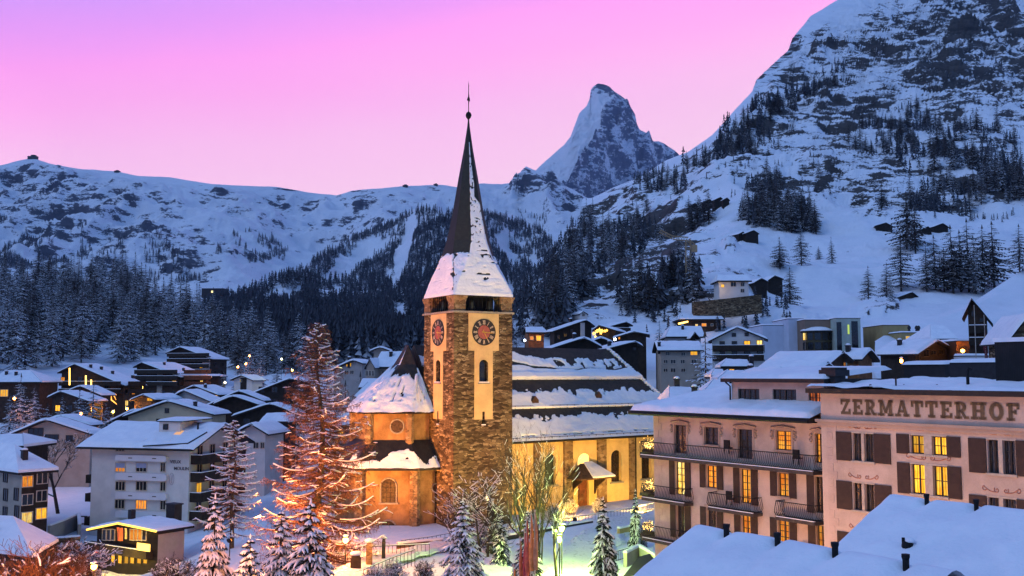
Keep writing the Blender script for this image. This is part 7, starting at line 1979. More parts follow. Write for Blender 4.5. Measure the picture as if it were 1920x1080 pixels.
gable((1453, 516), (1439, 526), (1470, 523), 1452, RIGHT_HILL.at(1454, 536).y - 14, 6, 'logs', 'farther barn hut with flat snow roof right of the white hillside house', name='hut', lmax=7, ov=.4, gover=.4)
lamp('POINT', 'hillside_lamp', P(1351, 537, YH - 3), (1.0, .6, .2), 300, None, .2)
tr = P(1300, 573, 318); t_ = MB()
for (pa, pb, ya, yb) in ((1300, 1360, 566, 560), (1360, 1428, 560, 552)):
    a, b_ = P(pa, ya, YH - 8), P(pb, yb, YH - 8); t_.prism([a, b_, b_ - Vector((0, 0, 5)), a - Vector((0, 0, 5))], (0, 2.5, 0))
q = t_.build('retaining_wall', WALLS['stone']); tag(q, 'long dark retaining wall below the white hillside house', 'wall')
# far valley houses with lights
for (px, py, lit, lab) in ((398, 546, 'w', 'far valley station building with one bright lamp'), (470, 549, 'y', 'far valley hut with a yellow lamp right of the station building')):
    p = P(px, py, 2050); bl = thing('valley_station' if px < 400 else 'hut', p, lab, 'building')
    g = MB(); g.box(-22 if px < 400 else -9, 24 if px < 400 else 9, 0, 16, -14, 6); wo = g.build('wall', WALLS['dark'], bl)
    g = MB(); g.box(-24 if px < 400 else -10, 26 if px < 400 else 10, -2, 18, 6.003, 8); g.build('snow', SNOW, bl)
    g = MB(); g.box(-2, 2, -.6, -.1, -3, 1); g.build('window', glow('far_lamp', (1.0, .85, .35), 2.0), wo)
# summit building on the far ridge
for (px, w, h, lab) in ((62, 48, 15, 'small dark summit building on the far left peak'), (220, 24, 7, 'tiny lift building on the far ridge'), (760, 24, 8, 'tiny lift hut on the ridge left of the spire'), (817, 20, 8, 'tiny ridge hut just left of the spire')):
    p = LEFT_MTN.at(px, float(topD(px)) + 1.0)
    t = thing('summit_building', p, lab, 'building'); g = MB(); g.box(-w / 2, w / 2, -10, 10, -14, h * .75); g.box(-w * .15, w * .3, -9, 9, h * .75, h * 1.2); g.build('wall', WALLS['dark'], t)
    g = MB(); g.box(-w / 2 - 1, w / 2 + 1, -11, 11, h * .75 - 1.5, h * .75 - .1); g.build('roof', EAVE, t)
# light shield and strips on the big chalet
c = P(218, 743, 247.5)
g = MB(); pts = [(-1.6, 0, 1.5), (1.6, 0, 1.7), (1.4, 0, -.6), (.3, 0, -2.0), (-1.2, 0, -.9), (-1.6, 0, 1.5)]; g.tube(pts, .16, 5); g.tube([(-.6, 0, .2), (0, 0, -.9), (.7, 0, .3), (.3, 0, .7), (0, 0, .3), (-.3, 0, .7), (-.6, 0, .2)], .10, 5)
q = g.build('light_shield', glow('shield_glow', (1.0, .40, .06), 3.0)); q.location = c; tag(q, 'glowing shield outline with a small heart on the brown chalet wall', 'light')
for (px, y0, y1, lab) in ((130.5, 690, 722, 'vertical light strip on the left balcony of the brown chalet'), (161, 704, 726, 'yellow strip in the middle of the brown chalet front'), (229, 724, 766, 'tallest bright strip at the right corner of the brown chalet'), (262, 722, 742, 'light strip on the right flank of the brown chalet'), (267, 723, 736, 'short light strip at the far right flank of the brown chalet'), (171, 712, 727, 'slim light strip under the small gable of the brown chalet')):
    Yd = 247.5 if px < 240 else 256
    light_bar(P(px, y0, Yd), [P(px, y0, Yd), P(px, y1, Yd)], lab, 'light', STRING, .17, 'light_strip', 'light strips on the brown chalet')
# ================================================================= TREES, LAMPS AND SMALL THINGS NEAR THE CHURCH
TWIG = plain('larch_twigs', (.15, .066, .030), .95, .35, 4.0)
TWIGD = plain('bare_twigs', (.045, .035, .029), .95, .35, 4.0)
NEEDLE = foliage_mat('dark_spruce_needles', (.010, .014, .011), (.030, .038, .028), .95, 1.5, 2.0)
SNOWT = plain('tree_snow', (.80, .82, .86), .8, .06, 3.0, spec=.2)
def rot_about(v, axis, a): return Matrix.Rotation(a, 3, axis) @ v
def big_larch(h, r, seed, nb, sec, snow, t0=.10, up=.55, tw=1.0):
    """tall bare larch: trunk, long bowed branches turning up at the tips, hanging twigs, snow along the upper side"""
    rn = random.Random(seed); tr, br, sn = MB(), MB(), MB()
    lean = [Vector((.02 * h * math.sin(k * .9 + seed) * k / 10, .015 * h * math.cos(k * 1.3) * k / 10, h * k / 10)) for k in range(11)]
    tr.tube([Vector((0, 0, -1))] + lean, [h * .019] + [h * .017 * (1 - k / 10.6) + .015 for k in range(11)], 8)
    def trunk(z):
        q = max(0, min(9.999, z / h * 10)); i = int(q); return lean[i].lerp(lean[i + 1], q - i)
    for b in range(nb):
        u = (b + rn.random()) / nb; z = h * (t0 + (1 - t0) * u ** .95)
        L = r * ((1 - u) ** .75) * rn.uniform(.62, 1.12) + .35
        if u < .12: L *= .75
        a = b * 2.399 + rn.uniform(-.3, .3); o = trunk(z)
        d = Vector((math.cos(a), math.sin(a), 0)); side = Vector((-d.y, d.x, 0))
        bend = rn.uniform(-.25, .25); dr = rn.uniform(.18, .5) * (1 - .7 * u)
        def pt(t): return o + d * (L * t) + side * (bend * L * t * t) + Vector((0, 0, L * (-dr * 1.6 * t + (dr * 1.2 + up * .30) * t ** 2.4 + .12 * u * t)))
        n_ = 8; pts = [pt(t / n_) for t in range(n_ + 1)]
        r0 = .028 + .012 * L
        br.tube(pts, [r0 * (1 - .85 * k / n_) for k in range(n_ + 1)], 4, cap=False)
        if rn.random() < snow:
            s0 = rn.randint(1, 3)
            sn.tube([p + Vector((0, 0, r0 * (1 - .8 * k / n_) + .02)) for k, p in enumerate(pts)][s0:], [(.035 + .045 * rn.random()) * (1 - .4 * k / n_) + .015 for k in range(s0, n_ + 1)], 5)
        ns = max(3, int(L * sec))
        for k in range(ns):
            t = .12 + .88 * (k + rn.random() * .6) / ns; p = pt(min(t, 1)); sg = 1 if k % 2 else -1
            l2 = (.35 + .26 * L * (1 - t * .75)) * rn.uniform(.6, 1.2)
            dd = (d * rn.uniform(.35, .9) + side * sg * rn.uniform(.5, 1.0)).normalized()
            q = [p, p + dd * l2 * .5 + Vector((0, 0, -.08 * l2)), p + dd * l2 + Vector((0, 0, rn.uniform(-.35, .12) * l2))]
            br.tube(q, [.016 * tw, .012 * tw, .006 * tw], 3, cap=False)
            if rn.random() < snow * .75: sn.tube([q[0] + Vector((0, 0, .03)), q[1] + Vector((0, 0, .045)), q[2] + Vector((0, 0, .03))], [.02, .045, .018], 4)
            for m_ in range(int(3 + l2 * 4)):
                tt = rn.random(); s = q[0].lerp(q[1], tt * 2) if tt < .5 else q[1].lerp(q[2], tt * 2 - 1)
                e = s + Vector((rn.gauss(0, .14), rn.gauss(0, .14), -rn.uniform(.10, .45)))
                br.tube([s, e], [.009 * tw, .005 * tw], 3, cap=False)
    return tr.mesh('trunk', BARK, True), br.mesh('branches', TWIG), sn.mesh('snow', SNOWT, True)
def snowy_spruce(h, r, seed, nw, snow, needle=1.0):
    """spruce with boughs bent under long pillows of snow"""
    rn = random.Random(seed); tr, nd, sn = MB(), MB(), MB()
    tr.tube([(0, 0, -1), (0, 0, h * .5), (0, 0, h)], [h * .018, h * .011, .02], 7)
    def needles(p, d, ln, n):
        for _ in range(n):
            v = (d * rn.uniform(.2, .9) + Vector((rn.gauss(0, .6), rn.gauss(0, .6), -rn.uniform(.1, .9)))).normalized() * ln * rn.uniform(.6, 1.2)
            w = Vector((rn.gauss(0, 1), rn.gauss(0, 1), rn.gauss(0, 1))).normalized() * ln * .16
            nd.face([p - w, p + w, p + v])
    for k in range(nw):
        u = k / (nw - 1); z = h * (.06 + .92 * u)
        nb = 7 if u < .6 else (5 if u < .9 else 3)
        for j in range(nb):
            a = 2 * PI * (j + rn.uniform(-.25, .25)) / nb + k * .9
            L = (r * (1 - u) ** .85 + .25) * rn.uniform(.75, 1.12)
            d = Vector((math.cos(a), math.sin(a), 0)); sd = Vector((-d.y, d.x, 0)); o = Vector((0, 0, z + rn.uniform(-.2, .2)))
            dr = rn.uniform(.55, 1.0) * (1 - .45 * u)
            def pt(t, dd=d, o=o, L=L, dr=dr): return o + dd * (L * t) + Vector((0, 0, L * (.10 * t - dr * t * t * .75)))
            curves = [([pt(t / 5) for t in range(6)], 1.0)]
            for sg in (-1, 1):
                for t_ in (.35, .62):
                    b = pt(t_); l3 = L * (.50 - .25 * t_) * rn.uniform(.8, 1.2); dd = (d * .75 + sd * sg * .75).normalized()
                    curves.append(([b + dd * (l3 * s) + Vector((0, 0, -l3 * dr * (.35 * s + .75 * s * s))) for s in (0, .33, .66, 1)], .72))
            for pts, wgt in curves:
                n_ = len(pts)
                for i in range(n_ - 1):
                    dv = (pts[i + 1] - pts[i]).normalized()
                    for q in range(2): needles(pts[i].lerp(pts[i + 1], (q + .5) / 2), dv, .34 * (.6 + .5 * (1 - u)), int(6 * needle))
                if rn.random() < snow:
                    s0 = 1 if wgt == 1.0 else 0
                    rad = [max(.03, (.05 + .11 * math.sin(PI * min(1, (i + .7) / n_)) * rn.uniform(.6, 1.3)) * wgt * (.55 + .6 * (1 - u))) for i in range(n_)]
                    rad[-1] *= .5
                    sn.tube([p + Vector((0, 0, rad[i] * .75)) for i, p in enumerate(pts)][s0:], rad[s0:], 6)
    sn.lathe([(.02, 0), (.07, .1), (.05, .35), (.01, .45)], 6, (0, 0, h - .1))
    return tr.mesh('trunk', BARK, True), nd.mesh('crown', NEEDLE), sn.mesh('snow', SNOWT, True)
def bare_tree(h, seed, stems=1, spread=.35, depth=5, snow=.3, twig=.010, first=.25):
    rn = random.Random(seed); tr, br, sn = MB(), MB(), MB()
    def grow(p, d, L, r, lev):
        pts = [p]; q = p.copy(); dd = d.copy(); n_ = 4
        for i in range(n_):
            dd = (dd + Vector((rn.gauss(0, .10), rn.gauss(0, .10), .05))).normalized(); q = q + dd * (L / n_); pts.append(q.copy())
        rad = [max(twig, r * (1 - .55 * i / n_)) for i in range(n_ + 1)]
        (tr if lev == 0 else br).tube(pts, rad, 6 if lev == 0 else (4 if lev < 3 else 3), cap=False)
        if lev > 1 and rn.random() < snow and abs(dd.z) < .85: sn.tube([x + Vector((0, 0, rad[i] + .012)) for i, x in enumerate(pts)], [.016 + .014 * rn.random() for _ in pts], 4)
        if lev >= depth: return
        kids = (7 if lev == 0 else 4) if lev < 3 else 3
        for k in range(kids):
            t = (first + (1 - first) * (k + rn.random()) / kids) if lev == 0 else (.25 + .75 * (k + rn.random()) / kids)
            i = min(n_ - 1, int(t * n_)); b = pts[i].lerp(pts[i + 1], t * n_ - i)
            ax = Vector((rn.gauss(0, 1), rn.gauss(0, 1), rn.gauss(0, .4))).normalized()
            nd_ = rot_about(dd, ax, rn.uniform(.35, .9) * (.75 + spread)); nd_ = (nd_ + Vector((0, 0, .18))).normalized()
            grow(b, nd_, L * rn.uniform(.42, .66), rad[i] * .55, lev + 1)
    for s in range(stems):
        a = s * 2.4; o = Vector((math.cos(a) * .25 * (stems > 1), math.sin(a) * .25 * (stems > 1), -.3))
        grow(o, Vector((math.cos(a) * .08 * (stems > 1) + rn.gauss(0, .03), math.sin(a) * .08 * (stems > 1), 1)).normalized(), h * rn.uniform(.55, .7), h * .014 + .02, 0)
    return tr.mesh('trunk', TWIGD, True), br.mesh('branches', TWIGD), sn.mesh('snow', SNOWT, True)
def plant(name, meshes, px, base_py, Y, top_py, h0, label, cat='tree', group=None, widen=1.0, rz=0.0, zb=None):
    """stand a tree so that its top shows at top_py; foot on the ground"""
    h0 = max(v.co.z for me in meshes if len(me.vertices) for v in me.vertices)
    top_ = P(px, top_py, Y); z0 = gz(top_.x, top_.y) if zb is None else zb
    s = (top_.z - z0) / h0
    t = thing(name, (top_.x, top_.y, z0), label, cat, rz, group); t.scale = (s * widen, s * widen, s)
    names = ('trunk', meshes[1].name.split('.')[0], 'snow')
    for nm, me in zip(names, meshes):
        if len(me.vertices): link(nm, me, t)
    return t
HL = big_larch(20, 5.4, 3, 210, 4.6, .34, .08, .5, 1.35)
plant('larch_tree', HL, 603, 1040, 91, 604, 20, 'tall bare larch glowing orange with snow on every branch, left of the church', zb=-2.0, widen=1.05)
SL2 = big_larch(13, 3.6, 8, 80, 3.4, 1.0, .12, .3, .9)
plant('larch_tree', SL2, 440, 1000, 102, 788, 13, 'tall snow white larch beside the right flank of the white apartment house', widen=1.05)
SPA, SPB, SPC = snowy_spruce(10, 2.6, 11, 17, 1.0), snowy_spruce(10, 2.6, 12, 18, .95), snowy_spruce(10, 2.4, 13, 18, .45, 1.3)
plant('spruce_tree', SPA, 404, 1080, 74, 924, 10, 'snowy spruce lit orange in front of the white apartment house', widen=.86, zb=-2.5)
plant('spruce_tree', SPB, 583, 1080, 72, 934, 10, 'broad snow laden spruce at the foot of the orange larch', widen=1.20, zb=-2.2, rz=1)
plant('spruce_tree', SPA, 528, 1080, 76, 946, 10, 'darker snow laden spruce left of the broad one under the orange larch', widen=.98, zb=-2.6, rz=2.2)
plant('spruce_tree', SPB, 868, 1080, 79, 934, 10, 'broad bluish snow laden spruce in front of the church tower', widen=1.30, rz=2.6)
plant('spruce_tree', SPC, 990, 1080, 80, 955, 10, 'dark spruce behind the furled flags', widen=1.05, rz=.6)
plant('spruce_tree', SPC, 1131, 1080, 80, 930, 10, 'dark slender spruce beside the green lit path', widen=.85, rz=1.7)
plant('spruce_tree', SPC, 1191, 1035, 96, 916, 10, 'thin open spruce near the hotel corner', widen=.62, rz=3.1)
plant('spruce_tree', SPC, 1205, 1050, 98, 985, 10, 'low bushy spruce under the hotel corner', widen=1.1, rz=4.0)
plant('spruce_tree', SPA, 470, 1080, 70, 1000, 10, 'low snowy spruce between the orange lit spruce and the larch', widen=1.2, rz=5, zb=-2.5)
plant('spruce_tree', SPC, 940, 1080, 90, 968, 10, 'small dark spruce left of the furled flags', widen=1.0, rz=5)
BT1, BT2, BT3, BT4 = bare_tree(12, 21, 3, .30, 4, .10, .007, .30), bare_tree(11, 22, 1, .25, 4, .12, .007, .3), bare_tree(7, 23, 2, .5, 4, .35, .010, .2), bare_tree(9, 24, 1, .5, 5, .12, .011, .3)
plant('birch_tree', BT1, 985, 1000, 88, 768, 13.5, 'group of bare upright trunks with fine twigs before the nave roof', widen=.8)
plant('birch_tree', BT1, 1012, 1000, 92, 792, 13.5, 'bare upright tree just right of the tallest bare trunks', widen=.55, rz=2)
plant('birch_tree', BT2, 1043, 1060, 82, 835, 11, 'single bare tree with a trunk lit green by the path lamp', widen=.9, rz=.7)
plant('bare_tree', BT3, 908, 960, 94, 862, 6.8, 'snow sprinkled bare tree in front of the tower stones', widen=1.2)
plant('bare_tree', BT3, 860, 960, 98, 905, 6.8, 'low snow sprinkled bare tree at the tower corner', widen=1.4, rz=1.3)
plant('bare_tree', BT4, 116, 930, 140, 806, 9, 'dark round headed bare tree behind the timber house', widen=1.3)
BU1, BU2 = bare_tree(3, 31, 7, .6, 4, .12, .009, .12), bare_tree(3, 32, 8, .7, 4, .40, .009, .1)
_k = TWIGD; TWIGD = TWIG
BU0 = bare_tree(3, 33, 13, .55, 4, .03, .0055, .10); TWIGD = _k
for (px, py, Y, tp, lab, w) in ((48, 1080, 72, 1000, 'bare bush glowing orange in the bottom left corner', 1.8), (92, 1080, 76, 1012, 'second orange lit bush, right of the corner bush', 1.5), (16, 1080, 76, 1022, 'low orange lit bush at the very left edge', 1.4),
                                (146, 1030, 92, 1004, 'snowy shrub with pinkish tips left of the restaurant', 2.0), (122, 1040, 90, 1012, 'dark snowy shrub between the orange bushes and the restaurant', 1.9),
                                (304, 1080, 84, 1052, 'snowy shrub in front of the restaurant corner', 1.0), (335, 1080, 80, 1034, 'snow clad shrub right of the restaurant', 1.8), (318, 1080, 88, 1050, 'low white shrub behind the snow clad shrub', 1.6),
                                (1068, 960, 118, 932, 'brown shrub at the left of the church porch', 1.5), (1040, 965, 114, 940, 'low brown shrub at the nave foot behind the bare trees', 1.5), (1122, 960, 118, 930, 'brown bush right of the church door', 1.2),
                                (736, 1080, 78, 1046, 'dark leafless shrub behind the sloping railing', 1.5), (795, 1080, 80, 1044, 'leafless shrub left of the bluish spruce', 1.5), (920, 1020, 96, 972, 'snowy shrub between tower and path', 1.8), (700, 1080, 76, 1056, 'low shrub in front of the sloping railing', 1.3)):
    plant('bush', BU0 if 'orange' in lab else (BU1 if px % 2 else BU2), px, py, Y, tp, 2.7, lab, 'bush', None, w * .75, px * .7)
# trees between the village houses
VT = [(40, 770, 205, 702, 'dark conifer before the left edge chalets'), (66, 770, 200, 724, 'low dark conifer beside the left edge chalets'), (20, 790, 190, 738, 'bushy conifer at the left edge above the beige house'), (118, 775, 190, 742, 'dark conifer in front of the small brown chalet'), (150, 790, 188, 728, 'snowy conifer before the small brown chalet'),
      (176, 800, 186, 716, 'tall snowy conifer in front of the light strip chalet'), (200, 800, 184, 752, 'conifer lit red beside the tall snowy conifer'), (90, 800, 186, 756, 'low conifer behind the beige house ridge'),
      (470, 700, 300, 655, 'tree lit orange by lamps above the small white house'), (452, 700, 305, 662, 'second tree lit orange beside the small white house'), (490, 700, 300, 650, 'snowy tree right of the lamp lit trees'), (420, 722, 262, 694, 'snowy tree beside the flat shed'),
      (520, 720, 255, 672, 'dark conifer left of the larch top'), (676, 745, 176, 700, 'dark conifer beside the grey house by the choir'), (648, 760, 160, 716, 'dark conifer between larch and choir'), (630, 800, 140, 752, 'snowy conifer under the choir roof, at the left'), (660, 815, 132, 770, 'dark conifer left of the choir wall'), (560, 760, 180, 706, 'conifer half hidden by the larch'),
      (1236, 640, 250, 602, 'dark conifer above the apartment block'), (1322, 720, 150, 622, 'narrow dark conifer left of the white chalet hotel'), (1336, 640, 270, 596, 'dark bushy conifer right of the long brown house'), (1362, 640, 272, 604, 'low dark conifer above the white chalet hotel'), (980, 640, 262, 592, 'dark conifer left of the orange glowing hut'), (968, 652, 250, 608, 'low dark conifer next to the tower edge'), (1200, 620, 280, 570, 'dark conifer at the foot of the knoll'), (1222, 622, 282, 566, 'second dark conifer at the foot of the knoll'), (1180, 612, 290, 566, 'conifer behind the star lit chalet'), (1255, 612, 285, 560, 'dark conifer left of the long brown house'), (1208, 612, 300, 558, 'conifer high at the knoll foot')]
for (px, py, Y, tp, lab) in VT:
    p = P(px, tp, Y); z0 = min(gz(p.x, p.y), p.z - 5); hh = p.z - z0
    o = link('conifer', SPR[int(px) % 5]); s = hh / 20; w = max(s, .32) * (1.35 if hh < 10 else 1.1); o.location = (p.x, p.y, z0); o.scale = (w, w, s); o.rotation_euler = (0, 0, px * .37); tag(o, lab, 'tree')
# ---- street lamps
def street_lamp(px, head_py, Y, col, watts, label, kind='post', bulb=14, group=None, r=.17, zb=None):
    h = P(px, head_py, Y); z0 = gz(h.x, h.y) if zb is None else zb
    z0 = min(z0, h.z - 2.2)
    t = thing('street_lamp', (h.x, h.y, z0), label, 'street lamp', 0, group); H_ = h.z - z0
    g = MB(); g.tube([(0, 0, -.3), (0, 0, H_ - .25)], [.06, .045], 7); g.lathe([(.11, 0), (.11, .35), (.06, .5)], 8); g.build('post', IRON, t)
    g = MB(); g.lathe([(.10, H_ - .28), (r, H_ - .12), (r, H_ + .08), (.05, H_ + .2)], 10); g.build('bulb', glow('bulb_%d_%d_%d' % tuple(int(c * 99) for c in col), col, bulb), t, True)
    g = MB(); g.lathe([(r * 1.4, H_ + .20), (r * 1.1, H_ + .28), (.04, H_ + .36)], 10); cp = g.build('cap', IRON, t)
    g = MB(); g.lathe([(r * 1.2, H_ + .30), (r * 1.15, H_ + .36), (.03, H_ + .44)], 10); g.build('snow', SNOW, cp, True)
    lamp('POINT', 'lamp_light', (h.x, h.y - .45, h.z - .1), col, watts, None, .25)
    return t
OR = (1.0, .30, .05)
street_lamp(648, 1012, 85, OR, 1500, 'orange street lamp on a post beside the churchyard railing', bulb=30, r=.22)
street_lamp(176, 1062, 86, OR, 900, 'blazing orange lamp left of the restaurant yard', bulb=40, r=.25)
lamp('POINT', 'churchyard_lamp', P(575, 1000, 82), OR, 3000, None, .3); lamp('POINT', 'churchyard_lamp', P(520, 960, 85), OR, 4000, None, .3); lamp('POINT', 'churchyard_lamp', P(640, 880, 83), OR, 4200, None, .3)
lamp('POINT', 'churchyard_lamp', P(690, 985, 96), OR, 2200, None, .3)
lamp('POINT', 'corner_lamp', P(60, 1050, 66), OR, 4200, None, .3)
lamp('POINT', 'corner_lamp', P(385, 1030, 66), OR, 2600, None, .3)
street_lamp(1053, 990, 84, (.62, 1.0, .14), 1900, 'lamp on a post shining green over the snowy path', bulb=22, r=.24)
street_lamp(1049, 1010, 78, (.74, 1.0, .18), 420, 'small round globe lamp below the green shining path lamp', bulb=14, r=.14)
lamp('POINT', 'path_fill_light', P(1086, 1046, 82) + Vector((0, 0, 1.0)), (.66, 1.0, .18), 11000, None, .3)  # added light with no lamp of its own, strengthens the green glow here
street_lamp(914, 933, 98, (1.0, .72, .35), 90, 'small double lantern on a post in front of the tower stones', bulb=8, r=.13)
for (px, py, Y, c, w, lab) in ((27, 747, 200, OR, 500, 'orange lamp among the dark trees at the left edge'), (34, 821, 150, OR, 350, 'orange lamp just left of the beige house roof'), (10, 828, 150, OR, 350, 'orange lamp at the left edge beside the beige house'), (152, 775, 195, OR, 420, 'lamp in the lane behind the beige house'),
                               (238, 766, 225, OR, 1300, 'brightest orange lamp at the entrance of the brown chalet'), (212, 772, 224, (1.0, .6, .12), 500, 'yellow lamp left of the brown chalet entrance'), (468, 667, 290, OR, 700, 'orange lamp standing highest in the trees above the white house'), (446, 688, 285, OR, 700, 'orange lamp left in the lit trees above the white house'), (461, 682, 288, OR, 600, 'lower orange lamp in the lit trees above the white house'),
                               (528, 673, 270, (.9, .9, .3), 200, 'small greenish lamp left of the larch'), (190, 757, 232, OR, 500, 'reddish lamp under the tall snowy conifer'), (548, 694, 260, (1.0, .75, .2), 220, 'yellow lamp right of the dark gable beside the larch'), (668, 760, 146, (1.0, .7, .3), 90, 'tiny lamp on the path left of the choir'), (422, 717, 258, (1.0, .85, .5), 130, 'pale lamp in front of the snowy shed'), (404, 745, 232, (1.0, .7, .2), 120, 'little lamp between the cream house and the dark chalet'),
                               (1153, 636, 196, (.9, .95, 1.0), 90, 'cold white lamp left of the low dark chalet behind the nave'), (984, 638, 225, (.75, .85, 1.0), 60, 'bluish lamp left of the orange glowing hut'), (1690, 676, 118, OR, 30, 'dim lamp between the roofs behind the hotel')):
    street_lamp(px, py, Y, c, w * 2.4, lab, bulb=12, r=.26 if Y > 180 else .18, group=None)
# ---- churchyard railings, stones, posts
def fence(name, pts, h, label, step=.35, bar=.022, mat=IRON, cap=True):
    base = Vector(pts[0]); t = thing(name, base, label, 'railing' if name == 'railing' else 'fence')
    q = [Vector(p) - base for p in pts]
    g = MB()
    for a, b_ in zip(q, q[1:]):
        n_ = max(1, int((b_ - a).length / step))
        for k in range(n_ + 1):
            p = a.lerp(b_, k / n_); g.tube([p + Vector((0, 0, -.2)), p + Vector((0, 0, h))], bar, 4)
    g.build('bars', mat, t)
    g = MB()
    for a, b_ in zip(q, q[1:]):
        for hh in (.15 * h, h * .97): g.tube([a + Vector((0, 0, hh)), b_ + Vector((0, 0, hh))], bar * 1.5, 4)
    g.build('rail', mat, t)
    if cap:
        g = MB()
        g.tube([a + Vector((0, 0, h + .03)) for a in q], .045, 5)
        g.build('snow', SNOW, t)
    return t
def gp(px, py, Y, dz=0.0):
    p = P(px, py, Y); p.z = gz(p.x, p.y) + dz; return p
fence('railing', [gp(652, 1040, 92), gp(720, 1042, 93), gp(805, 1046, 94)], 1.15, 'iron churchyard railing in front of the choir wall')
fence('railing', [gp(682, 1075, 80, .0), gp(730, 1062, 82, .5), gp(778, 1050, 84, 1.0)], 1.1, 'sloping iron stair railing below the churchyard')
fence('railing', [gp(752, 1020, 101), gp(810, 1020, 103), gp(850, 1018, 105)], .5, 'low rail along the snow bank under the choir', .5)
fence('railing', [gp(930, 1010, 104), gp(1000, 1000, 107), gp(1110, 984, 113), gp(1180, 972, 117), gp(1225, 965, 121)], .8, 'long low railing between the path and the nave lawn', .5)
fence('railing', [gp(1142, 1050, 92), gp(1180, 1046, 94), gp(1200, 1044, 95)], 1.0, 'short iron railing beside the hotel garden', .25)
fence('fence', [gp(94, 945, 128), gp(126, 938, 132), gp(150, 940, 134), gp(164, 944, 134)], 1.2, 'wooden rail fence on the snowy terrace left of the white apartment house', 1.6, .06, DARKWOOD)
def stone(name, px, py, Y, w, h, label, mat, cat, capr=None, d=None):
    p = gp(px, py, Y); t = thing(name, p, label, cat, .2)
    g = MB(); d = d or w * .5; g.prism([(-w / 2, -d / 2, -.2), (w / 2, -d / 2, -.2), (w / 2 * .92, -d / 2, h * .8), (w * .25, -d / 2, h), (-w * .25, -d / 2, h), (-w / 2 * .92, -d / 2, h * .8)], (0, d, 0)); g.build('shaft', mat, t)
    g = MB(); r = capr or w * .55; g.lathe([(r * .9, h - .05), (r, h + .08), (r * .7, h + .2), (.03, h + .26)], 10); g.build('snow', SNOW, t, True)
stone('gravestone', 667, 1040, 88, .42, 1.5, 'dark gravestone with a snow cap right of the orange lamp', DK, 'gravestone')
stone('gravestone', 667, 1060, 84, .9, 1.5, 'broad brown memorial stone in front of the dark gravestone', BROWNWOOD, 'gravestone', .5)
stone('gate_pillar', 692, 1050, 86, .55, 2.3, 'tall pillar with a round snow cap beside the railing', PILASTER, 'pillar', .42, .5)
stone('gravestone', 719, 1045, 90, .35, 2.2, 'slim memorial cross stone with snow on top behind the stair railing', DK, 'gravestone')
# low walls round the path and the hotel garden
def low_wall(pts, h, label, mat, w=.35):
    base = Vector(pts[0]); t = thing('wall', base, label, 'wall'); q = [Vector(p) - base for p in pts]
    for a, b_ in zip(q, q[1:]):
        g, s = MB(), MB(); d = (b_ - a).normalized(); n_ = Vector((d.y, -d.x, 0)) * w / 2
        g.prism([a - n_ + Vector((0, 0, -.6)), a + n_ + Vector((0, 0, -.6)), a + n_ + Vector((0, 0, h)), a - n_ + Vector((0, 0, h))], b_ - a)
        s.prism([a - n_ * 1.3 + Vector((0, 0, h + .003)), a + n_ * 1.3 + Vector((0, 0, h + .003)), a + n_ * .9 + Vector((0, 0, h + .18)), a - n_ * .9 + Vector((0, 0, h + .18))], b_ - a)
        g.build('stonework', mat, t); s.build('snow', SNOW, t)
low_wall([gp(935, 1014, 102.5), gp(1000, 1004, 105.5), gp(1110, 988, 111.5)], .35, 'dark kerb wall along the green lit path', DK)
low_wall([gp(1172, 1036, 90), gp(1198, 1030, 93), gp(1232, 1036, 88)], 1.3, 'garden wall below the hotel corner', WALLS['grey'])
low_wall([gp(1160, 1008, 102), gp(1190, 1003, 104)], 1.0, 'short yellowish wall behind the slender spruce', WALLS['ochre'])
low_wall([gp(92, 980, 124), gp(120, 972, 128), gp(148, 962, 132), gp(150, 968, 126)], 2.0, 'pale terrace wall between timber house and white apartment house', WALLS['grey'])
low_wall([gp(100, 1000, 116), gp(150, 994, 118)], 1.6, 'lower terrace wall beside the white apartment house', WALLS['stone'])
low_wall([gp(745, 1024, 99), gp(830, 1030, 101)], .5, 'low churchyard wall beneath the choir', STONE)
g = MB(); a, b_ = gp(1150, 1064, 80, .2), gp(1235, 1048, 84, .2); g.prism([a, b_, b_ + Vector((4, 10, 1.2)), a + Vector((3, 8, 1.0))], (0, 0, -1.5)); q = g.build('shed_roof', DK); tag(q, 'dark flat shed roof below the hotel garden wall', 'shed')
g = MB(); g.prism([a + Vector((0, -.5, .02)), b_ + Vector((0, -.5, .02)), b_ + Vector((.8, 1.5, .25)), a + Vector((.6, 1.2, .25))], (0, 0, .25)); g.build('snow', SNOW, q)
# ---- trodden paths
def path(name, pts, w, label):
    q = [Vector((p.x, p.y, 0)) for p in pts]; fine = []
    for a, b_ in zip(q, q[1:]): fine += [a.lerp(b_, k / 24) for k in range(24)]
    rows = []
    for k, p in enumerate(fine):
        d = (fine[min(k + 1, len(fine) - 1)] - fine[max(k - 1, 0)]).normalized(); n_ = Vector((d.y, -d.x, 0))
        rows.append([p + n_ * (w * (u - .5) * (1 + .12 * math.sin(k * .7))) for u in np.linspace(0, 1, 14)])
    A_ = np.array([[tuple(v) for v in r] for r in rows])
    edge = np.abs(np.linspace(-1, 1, 14))[None, :]
    A_[..., 2] = _gz(A_[..., 0], A_[..., 1]) + .42 + .20 * edge ** 4 + .10 * fbm(A_[..., 0] * 1.6, A_[..., 1] * 1.6, 0 * A_[..., 0], 4) - .5 * (edge > .99)
    tag(link(name, grid_mesh(name, A_, PACKED)), label, kind='structure')
